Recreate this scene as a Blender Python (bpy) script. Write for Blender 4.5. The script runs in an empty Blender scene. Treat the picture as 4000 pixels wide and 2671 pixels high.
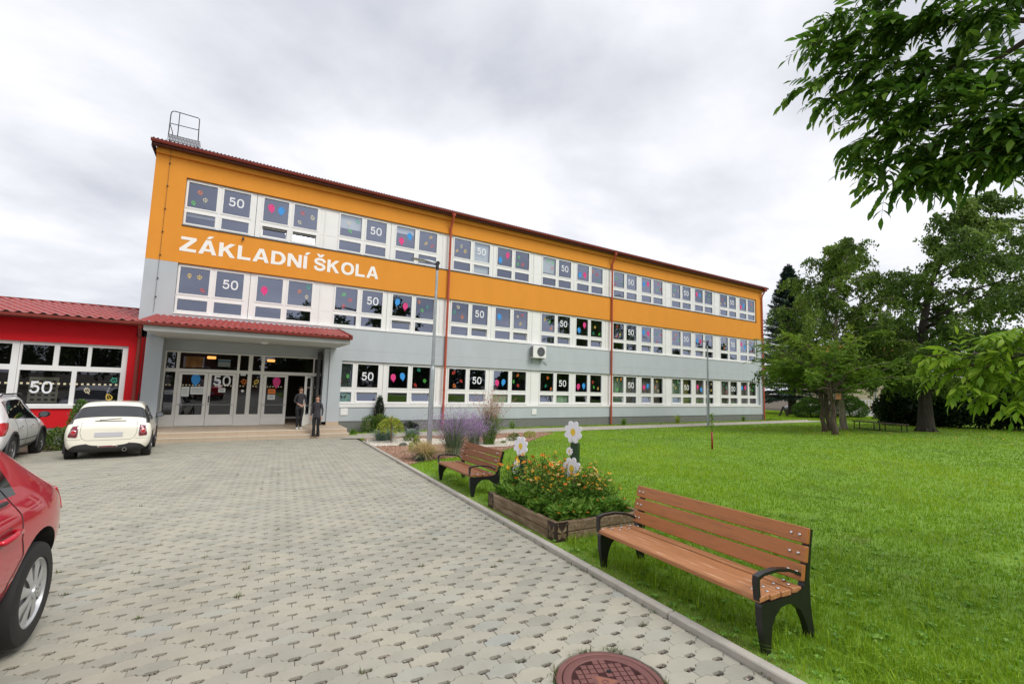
import bpy, math, random
import numpy as np
from mathutils import Vector, Matrix
from mathutils.bvhtree import BVHTree
SC = bpy.context.scene
COL = SC.collection
R = math.radians
rs = np.random.RandomState(7)
random.seed(5)
SLOPE = 0.036
def gzn(x, y):
    w = np.clip((17.6-y)/6.6, 0, 1); w = w*w*(3-2*w)
    return -SLOPE*np.clip(y, -6.0, 23.0)+.0113*np.clip(x-10.0, 0, 19.5)*w*np.clip((y+6)/6, 0, 1)
def gz(x, y):
    return float(gzn(np.float64(x), np.float64(y)))
def onlawn(x, y):                   # a spot found on the sloping plane, moved along its bearing on to the rising lawn
    s = 1.0
    for _ in range(30):
        s = (1.65-gz(x*s, y*s))/(1.65+SLOPE*y)
    return s
A4 = R(-4.0)
U2 = np.array([math.cos(A4), math.sin(A4)]); V2 = np.array([-math.sin(A4), math.cos(A4)])
def uv(u, v):                       # paving frame -> world x, y
    return (u*U2[0]+v*V2[0], u*U2[1]+v*V2[1])

# ------------------------------------------------------------------ object helpers
def tag(o, label=None, cat=None, group=None, kind=None):
    if label: o['label'] = label
    if cat: o['category'] = cat
    if group: o['group'] = group
    if kind: o['kind'] = kind
    return o
def empty(name, loc=(0, 0, 0), rz=0, label=None, cat=None, group=None, parent=None):
    o = bpy.data.objects.new(name, None); COL.objects.link(o)
    o.location = loc; o.rotation_euler = (0, 0, rz); o.empty_display_size = .2
    if parent: o.parent = parent
    return tag(o, label, cat, group)
def link(name, me, parent=None, loc=None, rz=None):
    o = bpy.data.objects.new(name, me); COL.objects.link(o)
    if parent: o.parent = parent
    if loc is not None: o.location = loc
    if rz is not None: o.rotation_euler = (0, 0, rz)
    return o
def copy_tree(o, parent=None):
    c = o.copy(); COL.objects.link(c)
    if parent: c.parent = parent
    for ch in list(o.children): copy_tree(ch, c)
    return c

class MB:
    def __init__(s): s.v = []; s.f = []; s.m = []; s.M = Matrix.Identity(4)
    def add(s, vs, fs, m=0):
        b = len(s.v); s.v += [tuple(s.M @ Vector(p)) for p in vs]
        for f in fs: s.f.append(tuple(b+i for i in f)); s.m.append(m)
        return s
    def box(s, x0, x1, y0, y1, z0, z1, m=0):
        return s.add([(x0,y0,z0),(x1,y0,z0),(x1,y1,z0),(x0,y1,z0),(x0,y0,z1),(x1,y0,z1),(x1,y1,z1),(x0,y1,z1)],
            [(0,3,2,1),(4,5,6,7),(0,1,5,4),(1,2,6,5),(2,3,7,6),(3,0,4,7)], m)
    def bbox(s, x0, x1, y0, y1, z0, z1, b=.005, m=0):   # box with bevelled edges
        vs = []; 
        for sx, X in ((1, x0), (-1, x1)):
            for sy, Y in ((1, y0), (-1, y1)):
                for sz, Z in ((1, z0), (-1, z1)):
                    vs += [(X, Y+sy*b, Z+sz*b), (X+sx*b, Y, Z+sz*b), (X+sx*b, Y+sy*b, Z)]
        def k(i, j, l, t): return (i*4+j*2+l)*3+t
        fs = []
        for i in (0, 1): fs.append((k(i,0,0,0), k(i,0,1,0), k(i,1,1,0), k(i,1,0,0)))
        for j in (0, 1): fs.append((k(0,j,0,1), k(1,j,0,1), k(1,j,1,1), k(0,j,1,1)))
        for l in (0, 1): fs.append((k(0,0,l,2), k(1,0,l,2), k(1,1,l,2), k(0,1,l,2)))
        for i in (0, 1):
            for j in (0, 1): fs.append((k(i,j,0,0), k(i,j,1,0), k(i,j,1,1), k(i,j,0,1)))
            for l in (0, 1): fs.append((k(i,0,l,0), k(i,1,l,0), k(i,1,l,2), k(i,0,l,2)))
        for j in (0, 1):
            for l in (0, 1): fs.append((k(0,j,l,1), k(1,j,l,1), k(1,j,l,2), k(0,j,l,2)))
        for i in (0, 1):
            for j in (0, 1):
                for l in (0, 1): fs.append((k(i,j,l,0), k(i,j,l,1), k(i,j,l,2)))
        return s.add(vs, fs, m)
    def tube(s, pts, r, n=8, m=0, cap=True):
        pts = [Vector(p) for p in pts]; rr = r if isinstance(r, (list, tuple)) else [r]*len(pts)
        vs = []; up = None
        for i, p in enumerate(pts):
            d = (pts[min(i+1, len(pts)-1)]-pts[max(i-1, 0)])
            d = d.normalized() if d.length > 1e-9 else Vector((0, 0, 1))
            if up is None:
                up = d.orthogonal().normalized()
            else:
                up = (up-d*up.dot(d)); up = up.normalized() if up.length > 1e-6 else d.orthogonal().normalized()
            w = d.cross(up)
            for k in range(n):
                a = 2*math.pi*k/n; vs.append(p+(up*math.cos(a)+w*math.sin(a))*rr[i])
        fs = []
        for i in range(len(pts)-1):
            for k in range(n):
                fs.append((i*n+k, i*n+(k+1) % n, (i+1)*n+(k+1) % n, (i+1)*n+k))
        if cap: fs.append(tuple(range(n))[::-1]); fs.append(tuple((len(pts)-1)*n+k for k in range(n)))
        return s.add(vs, fs, m)
    def lathe(s, prof, c=(0, 0, 0), axis='z', n=24, m=0, closed=False):
        vs = []
        for r_, h in prof:
            for k in range(n):
                a = 2*math.pi*k/n; p = (r_*math.cos(a), r_*math.sin(a), h)
                if axis == 'x': p = (p[2], p[0], p[1])
                if axis == 'y': p = (p[0], p[2], p[1])
                vs.append((p[0]+c[0], p[1]+c[1], p[2]+c[2]))
        fs = []; L = len(prof)
        for i in range(L if closed else L-1):
            j = (i+1) % L
            for k in range(n): fs.append((i*n+k, i*n+(k+1) % n, j*n+(k+1) % n, j*n+k))
        if not closed:
            if prof[0][0] > 1e-6: fs.append(tuple(range(n))[::-1])
            if prof[-1][0] > 1e-6: fs.append(tuple((L-1)*n+k for k in range(n)))
        return s.add(vs, fs, m)
    def prism(s, poly, fr, d0, d1, m=0):        # poly 2-D, fr(a,b,d) -> 3-D
        n = len(poly)
        vs = [fr(a, b, d0) for a, b in poly]+[fr(a, b, d1) for a, b in poly]
        fs = [tuple(range(n))[::-1], tuple(range(n, 2*n))]+[(i, (i+1) % n, n+(i+1) % n, n+i) for i in range(n)]
        return s.add(vs, fs, m)
    def flat(s, poly, fr, m=0):
        return s.add([fr(a, b) for a, b in poly], [tuple(range(len(poly)))], m)
    def mesh(s, name, mats, smooth=False):
        me = bpy.data.meshes.new(name); me.from_pydata(s.v, [], s.f)
        for mm in (mats if isinstance(mats, (list, tuple)) else [mats]): me.materials.append(mm)
        me.polygons.foreach_set('material_index', s.m)
        me.polygons.foreach_set('use_smooth', [bool(smooth)]*len(s.f))
        me.update()
        if smooth == 'auto': sharp(me)
        return me
    def build(s, name, mats, parent=None, smooth=False, loc=None, rz=None):
        return link(name, s.mesh(name, mats, smooth), parent, loc, rz)
def sharp(me, ang=38):
    me.set_sharp_from_angle(angle=R(ang))
def npmesh(name, V, F, mats, rnd=None, smooth=False, mi=None):
    V = np.asarray(V, np.float32); F = np.asarray(F, np.int32); k = F.shape[1]
    me = bpy.data.meshes.new(name); me.vertices.add(len(V)); me.vertices.foreach_set('co', V.ravel())
    me.loops.add(F.size); me.loops.foreach_set('vertex_index', F.ravel())
    me.polygons.add(len(F)); me.polygons.foreach_set('loop_start', np.arange(0, F.size, k, dtype=np.int32))
    try: me.polygons.foreach_set('loop_total', np.full(len(F), k, np.int32))
    except Exception: pass
    for mm in (mats if isinstance(mats, (list, tuple)) else [mats]): me.materials.append(mm)
    if mi is not None: me.polygons.foreach_set('material_index', np.asarray(mi, np.int32))
    me.polygons.foreach_set('use_smooth', np.full(len(F), bool(smooth)))
    if rnd is not None:
        at = me.attributes.new('rnd', 'FLOAT', 'FACE'); at.data.foreach_set('value', np.asarray(rnd, np.float32))
    me.update(calc_edges=True); me.validate()
    return me

# ------------------------------------------------------------------ materials
def rgb(c): return (c[0], c[1], c[2], 1.0)
def mat(name, col, rough=.6, metal=0, var=0, vs=3.0, bump=0, bs=60.0, spec=.5, coat=0, ramp=None, trans=0, col2=None, stretch=None, c2pos=(.45, .7), bdist=.01, emit=None):
    m = bpy.data.materials.new(name); m.use_nodes = True
    nt = m.node_tree; N = nt.nodes; L = nt.links
    b = N['Principled BSDF']; out = N['Material Output']
    b.inputs['Base Color'].default_value = rgb(col); b.inputs['Roughness'].default_value = rough
    b.inputs['Metallic'].default_value = metal; b.inputs['Specular IOR Level'].default_value = spec
    if coat: b.inputs['Coat Weight'].default_value = coat; b.inputs['Coat Roughness'].default_value = .04
    if emit: b.inputs['Emission Color'].default_value = rgb(col); b.inputs['Emission Strength'].default_value = emit
    src = None
    tc = N.new('ShaderNodeTexCoord'); vec = tc.outputs['Object']
    if stretch:
        mp = N.new('ShaderNodeMapping'); mp.inputs['Scale'].default_value = stretch
        L.new(vec, mp.inputs['Vector']); vec = mp.outputs['Vector']
    if ramp:
        at = N.new('ShaderNodeAttribute'); at.attribute_name = 'rnd'
        cr = N.new('ShaderNodeValToRGB'); e = cr.color_ramp.elements
        for i, (p, c) in enumerate(ramp):
            el = e[i] if i < 2 else e.new(p)
            el.position = p; el.color = rgb(c)
        L.new(at.outputs['Fac'], cr.inputs['Fac']); src = cr.outputs['Color']
    if col2:
        nz = N.new('ShaderNodeTexNoise'); nz.inputs['Scale'].default_value = vs; nz.inputs['Detail'].default_value = 6; nz.inputs['Roughness'].default_value = .62
        L.new(vec, nz.inputs['Vector'])
        mr = N.new('ShaderNodeMapRange'); mr.inputs['From Min'].default_value = c2pos[0]; mr.inputs['From Max'].default_value = c2pos[1]
        L.new(nz.outputs['Fac'], mr.inputs['Value'])
        mx = N.new('ShaderNodeMix'); mx.data_type = 'RGBA'
        mx.inputs['A'].default_value = rgb(col); mx.inputs['B'].default_value = rgb(col2)
        if src: L.new(src, mx.inputs['A'])
        L.new(mr.outputs['Result'], mx.inputs['Factor']); src = mx.outputs['Result']
    if var:
        nz = N.new('ShaderNodeTexNoise'); nz.inputs['Scale'].default_value = vs; nz.inputs['Detail'].default_value = 8; nz.inputs['Roughness'].default_value = .6
        L.new(vec, nz.inputs['Vector'])
        mr = N.new('ShaderNodeMapRange'); mr.inputs['From Min'].default_value = .3; mr.inputs['From Max'].default_value = .7
        mr.inputs['To Min'].default_value = 1-var; mr.inputs['To Max'].default_value = 1+var
        L.new(nz.outputs['Fac'], mr.inputs['Value'])
        vm = N.new('ShaderNodeVectorMath'); vm.operation = 'SCALE'
        vm.inputs[0].default_value = col
        if src: L.new(src, vm.inputs[0])
        L.new(mr.outputs['Result'], vm.inputs['Scale']); src = vm.outputs['Vector']
    if src: L.new(src, b.inputs['Base Color'])
    if bump:
        nb = N.new('ShaderNodeTexNoise'); nb.inputs['Scale'].default_value = bs; nb.inputs['Detail'].default_value = 5
        L.new(vec, nb.inputs['Vector'])
        bp = N.new('ShaderNodeBump'); bp.inputs['Strength'].default_value = bump; bp.inputs['Distance'].default_value = bdist
        L.new(nb.outputs['Fac'], bp.inputs['Height']); L.new(bp.outputs['Normal'], b.inputs['Normal'])
    if trans:
        t = N.new('ShaderNodeBsdfTranslucent'); mxs = N.new('ShaderNodeMixShader'); mxs.inputs[0].default_value = trans
        if src: L.new(src, t.inputs['Color'])
        else: t.inputs['Color'].default_value = rgb(col)
        L.new(b.outputs[0], mxs.inputs[1]); L.new(t.outputs[0], mxs.inputs[2]); L.new(mxs.outputs[0], out.inputs['Surface'])
    return m
def glass(name, ior, tint=(.86, .89, 1), through=(.75, .8, .8)):
    m = bpy.data.materials.new(name); m.use_nodes = True; nt = m.node_tree; N = nt.nodes; L = nt.links
    N.remove(N['Principled BSDF']); out = N['Material Output']
    f0 = ((ior-1)/(ior+1))**2
    lw = N.new('ShaderNodeLayerWeight'); lw.inputs['Blend'].default_value = .5
    pw_ = N.new('ShaderNodeMath'); pw_.operation = 'POWER'; pw_.inputs[1].default_value = 2.6; L.new(lw.outputs['Facing'], pw_.inputs[0])
    fr = N.new('ShaderNodeMath'); fr.operation = 'MULTIPLY_ADD'; fr.inputs[1].default_value = 1-f0; fr.inputs[2].default_value = f0; L.new(pw_.outputs[0], fr.inputs[0])
    g = N.new('ShaderNodeBsdfGlossy'); g.inputs['Roughness'].default_value = 0.0; g.inputs['Color'].default_value = rgb(tint)
    t = N.new('ShaderNodeBsdfTransparent'); t.inputs['Color'].default_value = rgb(through)
    tc = N.new('ShaderNodeTexCoord'); nz = N.new('ShaderNodeTexNoise'); nz.inputs['Scale'].default_value = 1.3; nz.inputs['Detail'].default_value = 1
    bp = N.new('ShaderNodeBump'); bp.inputs['Strength'].default_value = .05; bp.inputs['Distance'].default_value = .02
    L.new(tc.outputs['Object'], nz.inputs['Vector']); L.new(nz.outputs['Fac'], bp.inputs['Height']); L.new(bp.outputs['Normal'], g.inputs['Normal'])
    mx = N.new('ShaderNodeMixShader'); L.new(fr.outputs[0], mx.inputs[0]); L.new(t.outputs[0], mx.inputs[1]); L.new(g.outputs[0], mx.inputs[2])
    L.new(mx.outputs[0], out.inputs['Surface'])
    return m
def tiles(name, c1, c2, mortar, sx, sy, rough=.5, plane='xz', msize=.012):
    m = mat(name, c1, rough); nt = m.node_tree; N = nt.nodes; L = nt.links
    tc = N.new('ShaderNodeTexCoord'); mp = N.new('ShaderNodeMapping')
    if plane == 'xz': mp.inputs['Rotation'].default_value = (R(-90), 0, 0)
    L.new(tc.outputs['Object'], mp.inputs['Vector'])
    br = N.new('ShaderNodeTexBrick'); br.offset = 0; br.inputs['Scale'].default_value = 1
    br.inputs['Brick Width'].default_value = sx; br.inputs['Row Height'].default_value = sy; br.inputs['Mortar Size'].default_value = msize
    br.inputs['Color1'].default_value = rgb(c1); br.inputs['Color2'].default_value = rgb(c2); br.inputs['Mortar'].default_value = rgb(mortar)
    L.new(mp.outputs['Vector'], br.inputs['Vector']); L.new(br.outputs['Color'], N['Principled BSDF'].inputs['Base Color'])
    return m
MT = {}
MT['orange'] = mat('orange_render', (.73, .295, .042), .9, var=.04, vs=1.4, stretch=(1, 1, .4), bump=.25, bs=180, spec=.2)
MT['grey'] = mat('grey_render', (.46, .50, .525), .9, var=.045, vs=1.4, stretch=(1, 1, .4), bump=.25, bs=180, spec=.2)
MT['plinth'] = mat('plinth_render', (.20, .205, .195), .95, var=.14, vs=2.5, bump=.5, bs=140, spec=.2, col2=(.15, .155, .14))
MT['red'] = mat('red_render', (.60, .012, .018), .85, var=.05, vs=1, bump=.25, bs=180, spec=.25)
MT['white'] = mat('white_frame', (.80, .80, .78), .35, var=.02, vs=2)
MT['panel'] = mat('white_panel', (.80, .80, .78), .5, var=.04, vs=1.5)
MT['cream'] = mat('cream_frame', (.80, .79, .74), .45, var=.03, vs=2)
MT['sign'] = mat('sign_white', (.86, .85, .80), .5)
MT['glass'] = glass('window_glass', 3.0, tint=(.72, .79, 1.0), through=(.93, .96, .95))
MT['glassd'] = glass('door_glass', 1.9, through=(.6, .62, .6))
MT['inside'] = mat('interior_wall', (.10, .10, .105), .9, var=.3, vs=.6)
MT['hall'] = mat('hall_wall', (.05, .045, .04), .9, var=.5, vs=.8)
MT['rooft'] = mat('red_roof_sheet', (.36, .062, .052), .38, var=.16, vs=3, spec=.5)
MT['roofd'] = mat('brown_roof_sheet', (.10, .032, .024), .45, var=.2, vs=3)
MT['gutter'] = mat('painted_gutter', (.22, .035, .024), .35, var=.1, vs=3)
MT['spout'] = mat('painted_downspout', (.46, .085, .045), .35, var=.06, vs=3)
MT['steel'] = mat('galvanised_steel', (.42, .46, .47), .42, metal=.75, var=.12, vs=6)
MT['dsteel'] = mat('dark_steel', (.06, .06, .065), .5, metal=.5)
MT['black'] = mat('black_paint', (.012, .012, .013), .33, bump=.05, bs=300)
MT['rubber'] = mat('tyre_rubber', (.018, .018, .018), .75, bump=.2, bs=200)
MT['plasticd'] = mat('dark_plastic', (.03, .03, .032), .55)
MT['stepa'] = tiles('step_tiles', (.50, .40, .29), (.47, .375, .275), (.40, .32, .235), .33, 2.5, plane='xy', msize=.006)
MT['litedge'] = mat('lit_step_edge', (.64, .56, .45), .7)
MT['paper'] = mat('paper', (.72, .76, .74), .8)
MT['numw'] = mat('white_sticker', (.82, .84, .86), .6)
LEAFC = {'red': (.75, .07, .05), 'orange': (.85, .22, .03), 'yellow': (.85, .60, .10), 'green': (.12, .65, .10), 'teal': (.03, .40, .25), 'cream': (.75, .68, .45)}
for k, c in LEAFC.items(): MT['lf_'+k] = mat('sticker_'+k, c, .6)
MT['bpink'] = mat('sticker_pink', (.72, .04, .22), .55)
MT['bblue'] = mat('sticker_blue', (.03, .29, .72), .55)
MT['bpink2'] = mat('sticker_pink_line', (.40, .01, .10), .55)
MT['bblue2'] = mat('sticker_blue_line', (.01, .10, .40), .55)

# ------------------------------------------------------------------ camera, sky, sun
cam = bpy.data.cameras.new('camera'); co = bpy.data.objects.new('camera', cam); COL.objects.link(co)
cam.sensor_fit = 'HORIZONTAL'; cam.sensor_width = 36; cam.lens = 15.5956; cam.clip_start = .05; cam.clip_end = 2000
PIT, ROL, YAW = R(5.40216), R(1.71334), R(31.09464)
cy, sy, cp, sp = math.cos(YAW), math.sin(YAW), math.cos(PIT), math.sin(PIT)
fw = Vector((sy*cp, cy*cp, sp)); rt = Vector((cy, -sy, 0)); up = rt.cross(fw)
r2 = rt*math.cos(ROL)+up*math.sin(ROL); u2 = -rt*math.sin(ROL)+up*math.cos(ROL)
mw = Matrix((r2, u2, -fw)).transposed().to_4x4(); mw.translation = (0, 0, 1.65)
co.matrix_world = mw; SC.camera = co

W = bpy.data.worlds.new('World'); SC.world = W; W.use_nodes = True
nt = W.node_tree; N = nt.nodes; L = nt.links
bg = N['Background']; wo = N['World Output']
SUN_EL, SUN_AZ = R(48), R(158)       # azimuth measured clockwise from +Y
sky = N.new('ShaderNodeTexSky'); sky.sky_type = 'NISHITA'; sky.sun_disc = False
sky.sun_elevation = SUN_EL; sky.sun_rotation = SUN_AZ
L.new(sky.outputs[0], bg.inputs['Color']); bg.inputs['Strength'].default_value = .08
tc = N.new('ShaderNodeTexCoord'); sx = N.new('ShaderNodeSeparateXYZ'); L.new(tc.outputs['Generated'], sx.inputs[0])
mx0 = N.new('ShaderNodeMath'); mx0.operation = 'MAXIMUM'; mx0.inputs[1].default_value = 0.0; L.new(sx.outputs['Z'], mx0.inputs[0])
ad = N.new('ShaderNodeMath'); ad.operation = 'ADD'; ad.inputs[1].default_value = .22; L.new(mx0.outputs[0], ad.inputs[0])
dv = []
for ax in 'XY':
    d_ = N.new('ShaderNodeMath'); d_.operation = 'DIVIDE'; L.new(sx.outputs[ax], d_.inputs[0]); L.new(ad.outputs[0], d_.inputs[1]); dv.append(d_)
cx = N.new('ShaderNodeCombineXYZ'); L.new(dv[0].outputs[0], cx.inputs[0]); L.new(dv[1].outputs[0], cx.inputs[1])
mpc = N.new('ShaderNodeMapping'); mpc.inputs['Rotation'].default_value = (0, 0, R(-25)); mpc.inputs['Scale'].default_value = (.85, 1.0, 1); mpc.inputs['Location'].default_value = (3.1, 1.4, 0)
L.new(cx.outputs[0], mpc.inputs['Vector'])
n1 = N.new('ShaderNodeTexNoise'); n1.inputs['Scale'].default_value = 1.15; n1.inputs['Detail'].default_value = 7; n1.inputs['Roughness'].default_value = .53; n1.inputs['Distortion'].default_value = .12
L.new(mpc.outputs[0], n1.inputs['Vector'])
cr = N.new('ShaderNodeValToRGB'); e = cr.color_ramp.elements
e[0].position = .30; e[0].color = (.375, .395, .445, 1); e[1].position = .66; e[1].color = (.78, .78, .82, 1)
em = e.new(.47); em.color = (.565, .575, .615, 1)
L.new(n1.outputs['Fac'], cr.inputs['Fac'])
bgc = N.new('ShaderNodeBackground'); L.new(cr.outputs['Color'], bgc.inputs['Color']); bgc.inputs['Strength'].default_value = 1.0
n2 = N.new('ShaderNodeTexNoise'); n2.inputs['Scale'].default_value = .8; n2.inputs['Detail'].default_value = 4; L.new(mpc.outputs[0], n2.inputs['Vector'])
mr = N.new('ShaderNodeMapRange'); mr.inputs['From Min'].default_value = .3; mr.inputs['From Max'].default_value = .6; mr.inputs['To Min'].default_value = .93; mr.inputs['To Max'].default_value = 1.0
L.new(n2.outputs['Fac'], mr.inputs['Value'])
mxs = N.new('ShaderNodeMixShader'); L.new(mr.outputs[0], mxs.inputs[0]); L.new(bg.outputs[0], mxs.inputs[1]); L.new(bgc.outputs[0], mxs.inputs[2])
L.new(mxs.outputs[0], wo.inputs['Surface'])
sl = bpy.data.lights.new('sun', 'SUN'); sl.energy = 1.5; sl.angle = R(28); sl.color = (1, .96, .9)
so = bpy.data.objects.new('sun', sl); COL.objects.link(so)
sd = Vector((math.sin(SUN_AZ)*math.cos(SUN_EL), math.cos(SUN_AZ)*math.cos(SUN_EL), math.sin(SUN_EL)))
so.rotation_euler = sd.to_track_quat('Z', 'Y').to_euler(); so.location = (0, -20, 40)
SC.view_settings.view_transform = 'Standard'; SC.view_settings.look = 'None'; SC.view_settings.exposure = .62; SC.view_settings.gamma = 1
SC.render.engine = 'CYCLES'
SC.cycles.max_bounces = 10; SC.cycles.transparent_max_bounces = 24; SC.cycles.diffuse_bounces = 3; SC.cycles.glossy_bounces = 3
SC.cycles.use_denoising = True
# ------------------------------------------------------------------ ground, paving, kerb
def sheet(name, x0, x1, y0, y1, dz, m, nx=1, kind='structure'):
    ys = [y0]+[b for b in (-6.0, 23.0) if y0 < b < y1]+[y1]; xs = np.linspace(x0, x1, nx+1)
    b = MB(); vs = [(x, y, gz(x, y)+dz) for y in ys for x in xs]; k = nx+1
    fs = [(j*k+i, j*k+i+1, (j+1)*k+i+1, (j+1)*k+i) for j in range(len(ys)-1) for i in range(nx)]
    b.add(vs, fs); return tag(b.build(name, m), kind=kind)
def polysheet(name, pts, dz, m, kind='structure'):
    b = MB(); b.add([(x, y, gz(x, y)+dz) for x, y in pts], [tuple(range(len(pts)))]); return tag(b.build(name, m), kind=kind)
m_soil = mat('soil', (.09, .07, .045), .95, var=.3, vs=4, bump=.6, bs=40)
m_lawn = mat('lawn_ground', (.15, .27, .025), .95, var=.35, vs=1.3, bump=.6, bs=60, col2=(.10, .10, .04), c2pos=(.58, .8))
m_grav = mat('joint_gravel', (.20, .18, .145), .95, var=.55, vs=70, bump=1, bs=130, bdist=.02)
m_path = mat('concrete_path', (.40, .37, .31), .9, var=.12, vs=2.5, bump=.3, bs=80)
m_kerb = mat('kerb_concrete', (.44, .415, .36), .9, var=.14, vs=5, bump=.4, bs=150, col2=(.33, .30, .25), c2pos=(.55, .8))
m_road = mat('road', (.34, .32, .29), .9, var=.1, vs=1)
sheet('ground', -400, 500, -300, 600, -.09, m_soil)
sheet('paving_bed', -12, 4.3, -4, 17.9, -.022, m_grav)
KU = 2.71
P_, Rr = .255, .1075
def pavers():
    hole = (.825, 3.371)
    A = .0105; h = Rr/2; w = P_/2
    # half outline of one stone (right side, top centre to bottom centre), gap already taken off
    top = [(0, h+A), (.048, h+A), (.066, h-A), (w-.042, h-A), (w-.027, h-A-.023), (w, h-A-.023)]
    bot = [(w, -h+A), (w-.048, -h+A), (w-.066, -h-A), (.040, -h-A), (.027, -h-A+.016), (0, -h-A+.016)]
    pts = top+bot
    full = pts+[(-x, y) for x, y in pts[-2:0:-1]]
    o = np.array(full)[::-1]                    # counter-clockwise
    n = len(o)
    def inset(o, d):
        e = np.roll(o, -1, 0)-o; e /= np.linalg.norm(e, axis=1)[:, None]
        nn = np.stack([-e[:, 1], e[:, 0]], 1); pn = np.roll(nn, 1, 0); s = nn+pn
        s = s/np.maximum((s*nn).sum(1), .35)[:, None]
        return o+s*d
    edge = inset(o, .0013); topo = inset(o, .0042)
    cent = []
    j0 = -60
    for j in range(-60, 180):
        v = hole[1]-h+j*Rr
        for i in range(-60, 20):
            u = hole[0]-w+(i+.5*(j % 2))*P_+P_*1
            cent.append((u, v, j))
    c = np.array(cent)
    x = c[:, 0]*U2[0]+c[:, 1]*V2[0]; y = c[:, 0]*U2[1]+c[:, 1]*V2[1]
    ok = (c[:, 0] < KU+.06) & (c[:, 0] > -9.5) & (y > -.3) & (y < np.where(x < -3.05, 17.75, 19.14))
    # only what lies in front of the lens or close by
    ok &= (y > .25) | (x > -3)
    ok &= np.hypot(x-MANX, y-MANY) > MANR-.085
    c = c[ok]; x = x[ok]; y = y[ok]
    near = c[:, 1] < 8.5
    mats = [mat('paver_concrete', (.40, .375, .32), .88, ramp=[(0, (.32, .315, .265)), (.5, (.385, .372, .305)), (.8, (.41, .388, .31)), (1, (.345, .36, .325))], var=.12, vs=2.2, bump=.35, bs=220, bdist=.004, spec=.3, col2=(.27, .255, .205), c2pos=(.60, .85))]
    Vs = []; Fq = []; rn = []; base = 0
    for lod, sel in ((0, near), (1, ~near)):
        cc = c[sel]; xx = x[sel]; yy = y[sel]; m = len(cc)
        rings = [(topo, 0.0), (edge, -.0035), (edge, -.026)] if lod == 0 else [(inset(o, .0035), 0.0), (edge, -.022)]
        tl = rs.normal(0, .006, (m, 2)); dz = rs.normal(0, .0012, m)
        allv = []
        for (q, z) in rings:
            qu = np.broadcast_to(q[None, :, 0], (m, n)); qv = np.broadcast_to(q[None, :, 1], (m, n))
            uu = np.minimum(cc[:, 0][:, None]+qu, KU-.004); vv = cc[:, 1][:, None]+qv
            X = uu*U2[0]+vv*V2[0]; Y = uu*U2[1]+vv*V2[1]
            if lod == 0:
                dm = np.hypot(X-MANX, Y-MANY); rm = MANR+.014-(.006 if z == 0 else 0)*-1; k_ = np.where(dm < rm, rm/np.maximum(dm, 1e-4), 1); X = MANX+(X-MANX)*k_; Y = MANY+(Y-MANY)*k_
            Z = -SLOPE*Y+z+dz[:, None]+qu*tl[:, :1]+qv*tl[:, 1:]
            allv.append(np.stack([X, Y, Z], 2))
        ctr = np.stack([np.minimum(cc[:, 0], KU-.03)*U2[0]+cc[:, 1]*V2[0], yy, -SLOPE*yy+dz], 1)[:, None, :]
        ctr[:, 0, 1] = np.minimum(cc[:, 0], KU-.03)*U2[1]+cc[:, 1]*V2[1]; ctr[:, 0, 2] = -SLOPE*ctr[:, 0, 1]+dz
        if lod == 0:
            dm = np.hypot(ctr[:, 0, 0]-MANX, ctr[:, 0, 1]-MANY); k_ = np.where(dm < MANR+.03, (MANR+.03)/np.maximum(dm, 1e-4), 1); ctr[:, 0, 0] = MANX+(ctr[:, 0, 0]-MANX)*k_; ctr[:, 0, 1] = MANY+(ctr[:, 0, 1]-MANY)*k_; ctr[:, 0, 2] = -SLOPE*ctr[:, 0, 1]+dz
        allv.append(ctr)
        V = np.concatenate(allv, 1); k = V.shape[1]
        idx = np.arange(n); nx = (idx+1) % n
        f = []
        for r_ in range(len(rings)-1):
            f.append(np.stack([idx+r_*n, idx+(r_+1)*n, nx+(r_+1)*n, nx+r_*n], 1))
        # cap: quads from centre over pairs
        ev = np.arange(0, n, 2)
        f.append(np.stack([np.full(len(ev), k-1), ev, (ev+1) % n, (ev+2) % n], 1))
        f = np.concatenate(f, 0)
        F = (f[None]+(np.arange(m)*k)[:, None, None]+base).reshape(-1, 4)
        Vs.append(V.reshape(-1, 3)); Fq.append(F)
        rn.append(np.repeat(np.clip(rs.beta(2, 2, m), 0, 1), len(f))); base += m*k
    me = npmesh('paving', np.concatenate(Vs), np.concatenate(Fq), mats, np.concatenate(rn))
    tag(link('paving', me), kind='structure')
    hb_ = MB(); m_hole = mat('hole_gravel', (.045, .036, .032), .95, var=.6, vs=110, bump=1, bs=150, bdist=.02)
    for (u, v, j) in c:
        hu, hv = u+P_/2, v+h-A-.004
        if hu > KU-.02: continue
        vs = []
        for a_, b_ in ((-.046, 0), (-.030, -.026), (.030, -.026), (.046, 0), (.030, .022), (-.030, .022)):
            px, py = uv(hu+a_, hv+b_); vs.append((px, py, -SLOPE*py-.0205))
        hb_.add(vs, [(0, 1, 2, 3, 4, 5)])
    tag(hb_.build('hole_gravel', m_hole), kind='stuff')
    # pebbles lying in the drainage holes close to the lens
    HP = []; HS = []
    for (u, v, j) in c[c[:, 1] < 7.5]:
        hu, hv = u+P_/2, v+h-A-.008
        if hu > KU-.03: continue
        k = 16 if v < 4 else 8
        for _ in range(k):
            uu = hu+rs.uniform(-.036, .036); vv = hv+rs.uniform(-.016, .018)
            px, py = uv(uu, vv); HP.append((px, py, -SLOPE*py-.016+rs.uniform(0, .006))); HS.append(rs.uniform(.004, .0085))
    pebbles('joint_pebbles', np.array(HP), np.array(HS), mat('pebble', (.3, .25, .2), .9, ramp=[(0, (.05, .035, .03)), (.7, (.17, .13, .11)), (1, (.55, .48, .40))]))
    return c
OCT = np.array([(1, 0, 0), (-1, 0, 0), (0, 1, 0), (0, -1, 0), (0, 0, 1), (0, 0, -1)], float)
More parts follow.
